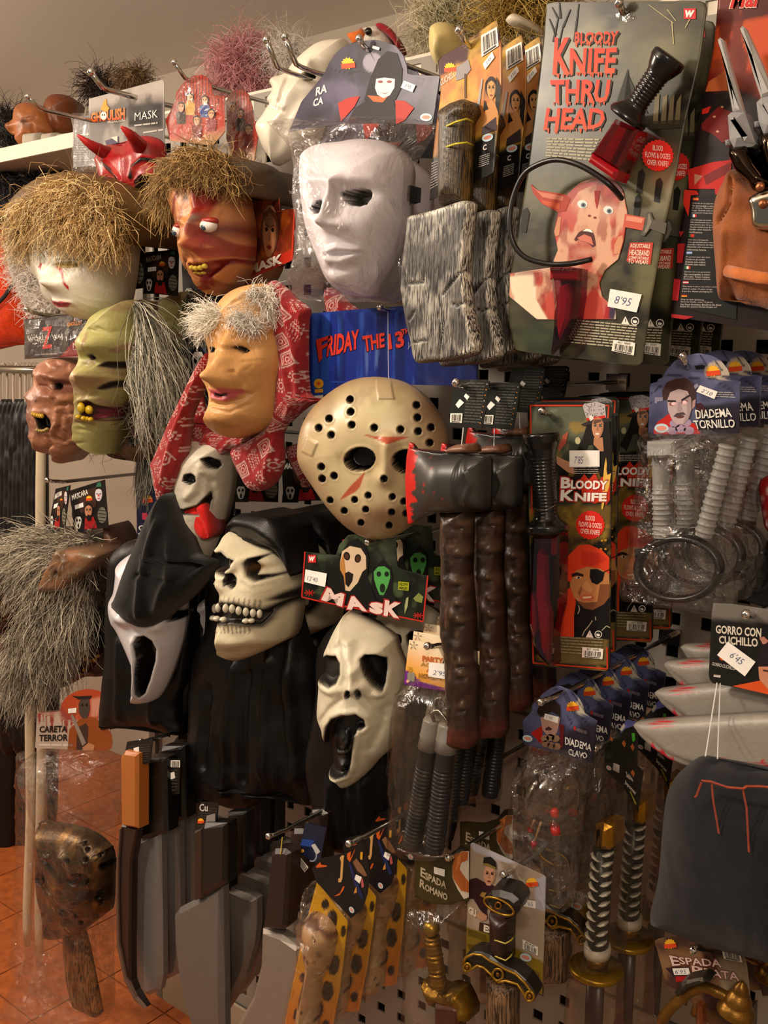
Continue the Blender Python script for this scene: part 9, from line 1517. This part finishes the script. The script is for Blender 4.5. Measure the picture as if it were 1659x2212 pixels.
pl = Pl(968, 90, -.04, yaw=10); r = Re(pl, [(940, 60), (968, 50), (990, 70), (992, 110), (975, 140), (950, 145), (936, 120), (934, 90)], .05, .05, '#e0cc8c', .003, n0=.06); r.ridge([(945, 80), (938, 110)], .1, 8, .010); r.build('mannequin_face', 'satin', t, back=.04)
t = wig('gold_wig', 'golden blond wig at the ceiling left of the knife through head card', (1135, 45), -.04, 56, 62, ['#9c7c34', '#b8984c', '#7a5c22', '#d0b468'], 1900, .075, .024, .0010, .6, '#7a5c22', -.3, seed=8); pl = Pl(1120, 40, -.02); r = Re(pl, [(1098, 50), (1115, 30), (1130, 40), (1132, 54), (1100, 56)], .03, .03, '#d8ccb4', .004, n0=.07); r.build('mannequin_brow', 'satin', t, back=.03)
# rooster hat
pl = Pl(815, 85, -.03, yaw=24); t = thing('rooster_hat', 'white felt bird hat with orange beak and red comb over the dark header', 'hat', np.r_[P(815, 85, -.03)[:2], 1.893])
r = Re(pl, [(780, 72), (795, 62), (820, 60), (840, 70), (850, 84), (858, 130), (780, 130), (774, 90)], .05, .05, '#d2cabc', .003); r.build('body', 'cloth', t, back=.05); mb = MB(); tube(mb, [pl.pw([(784, 80)], .03)[0], pl.pw([(770, 84)], .035)[0], pl.pw([(751, 74)], .035)[0]], [.014, .012, .002], srgb('#c8641c'), 12); mb.build('beak', 'cloth', t, True)
r = Re(pl, [(812, 54), (825, 50), (845, 62), (858, 80), (866, 100), (858, 104), (848, 88), (832, 72), (818, 64)], .014, .012, '#8e1420', .002, n0=.03, sm=True); r.build('comb', 'cloth', t, back=.01); mb = MB(); ball(mb, pl.pw([(796, 68)], .048)[0], .006, srgb('#120f0e'), 8); mb.build('eye', 'plastic', t, True)
for k, (x0, x1, lb) in enumerate(((55, 90, 'white foam block under the brown rubber head, left one'), (95, 125, 'white foam block under the brown rubber head, middle one'), (128, 165, 'white foam block under the brown rubber head, right one'))):
    pk = Pl((x0+x1)/2, 305, -.08, yaw=20); r = Re(pk, [(x0, 290), (x1, 286), (x1+4, 326-k*3), (x0-2, 334-k*3)], .02, .012, '#b0a898', .004); o = r.build('foam_stand', 'plaster', None, back=.03); tag(o, lb, 'stand', 'foam stands on the high shelf')
for k, (x, y, rx, ry) in enumerate(((20, 395, 40, 26), (75, 400, 36, 24), (125, 396, 34, 26), (15, 470, 40, 50))):
    wig('dark_wig', ('dark wig under the high shelf at the left edge', 'dark wig under the high shelf, second from the left edge', 'dark wig under the high shelf above the blond fur', 'dark wig low behind the white curls')[k], (x, y), -.10-.03*k, rx, ry, ['#1a1517', '#2c2428', '#0f0c0d'], 420, .06, base='#141012', seed=20+k)
# right edge bits
pl = Pl(1650, 1100, .22); r = Re(pl, [(1640, 1050), (1652, 1030), (1720, 1020), (1730, 1160), (1662, 1150), (1646, 1100)], .02, .02, '#8a1014', .003, sm=True)
for x, y in ((1647, 1078), (1652, 1110), (1658, 1060), (1656, 1132)): r.dab(x, y, 0, 3, 6, '#d8c8c4', .9)
tag(r.build('polka_dot_bow', 'sheen_cloth', None, back=.01), 'red cloth with white dots peeking in at the right edge', 'costume')
pl = Pl(1640, 1230, .16); r = Re(pl, [(1600, 1285), (1612, 1240), (1640, 1190), (1665, 1165), (1780, 1160), (1780, 1330), (1620, 1300)], .03, .04, '#0f0e12', .005); tag(r.build('black_hat_brim', 'cloth', None, back=.02), 'black cloth shape at right edge above the GORRO CON CUCHILLO header', 'costume')
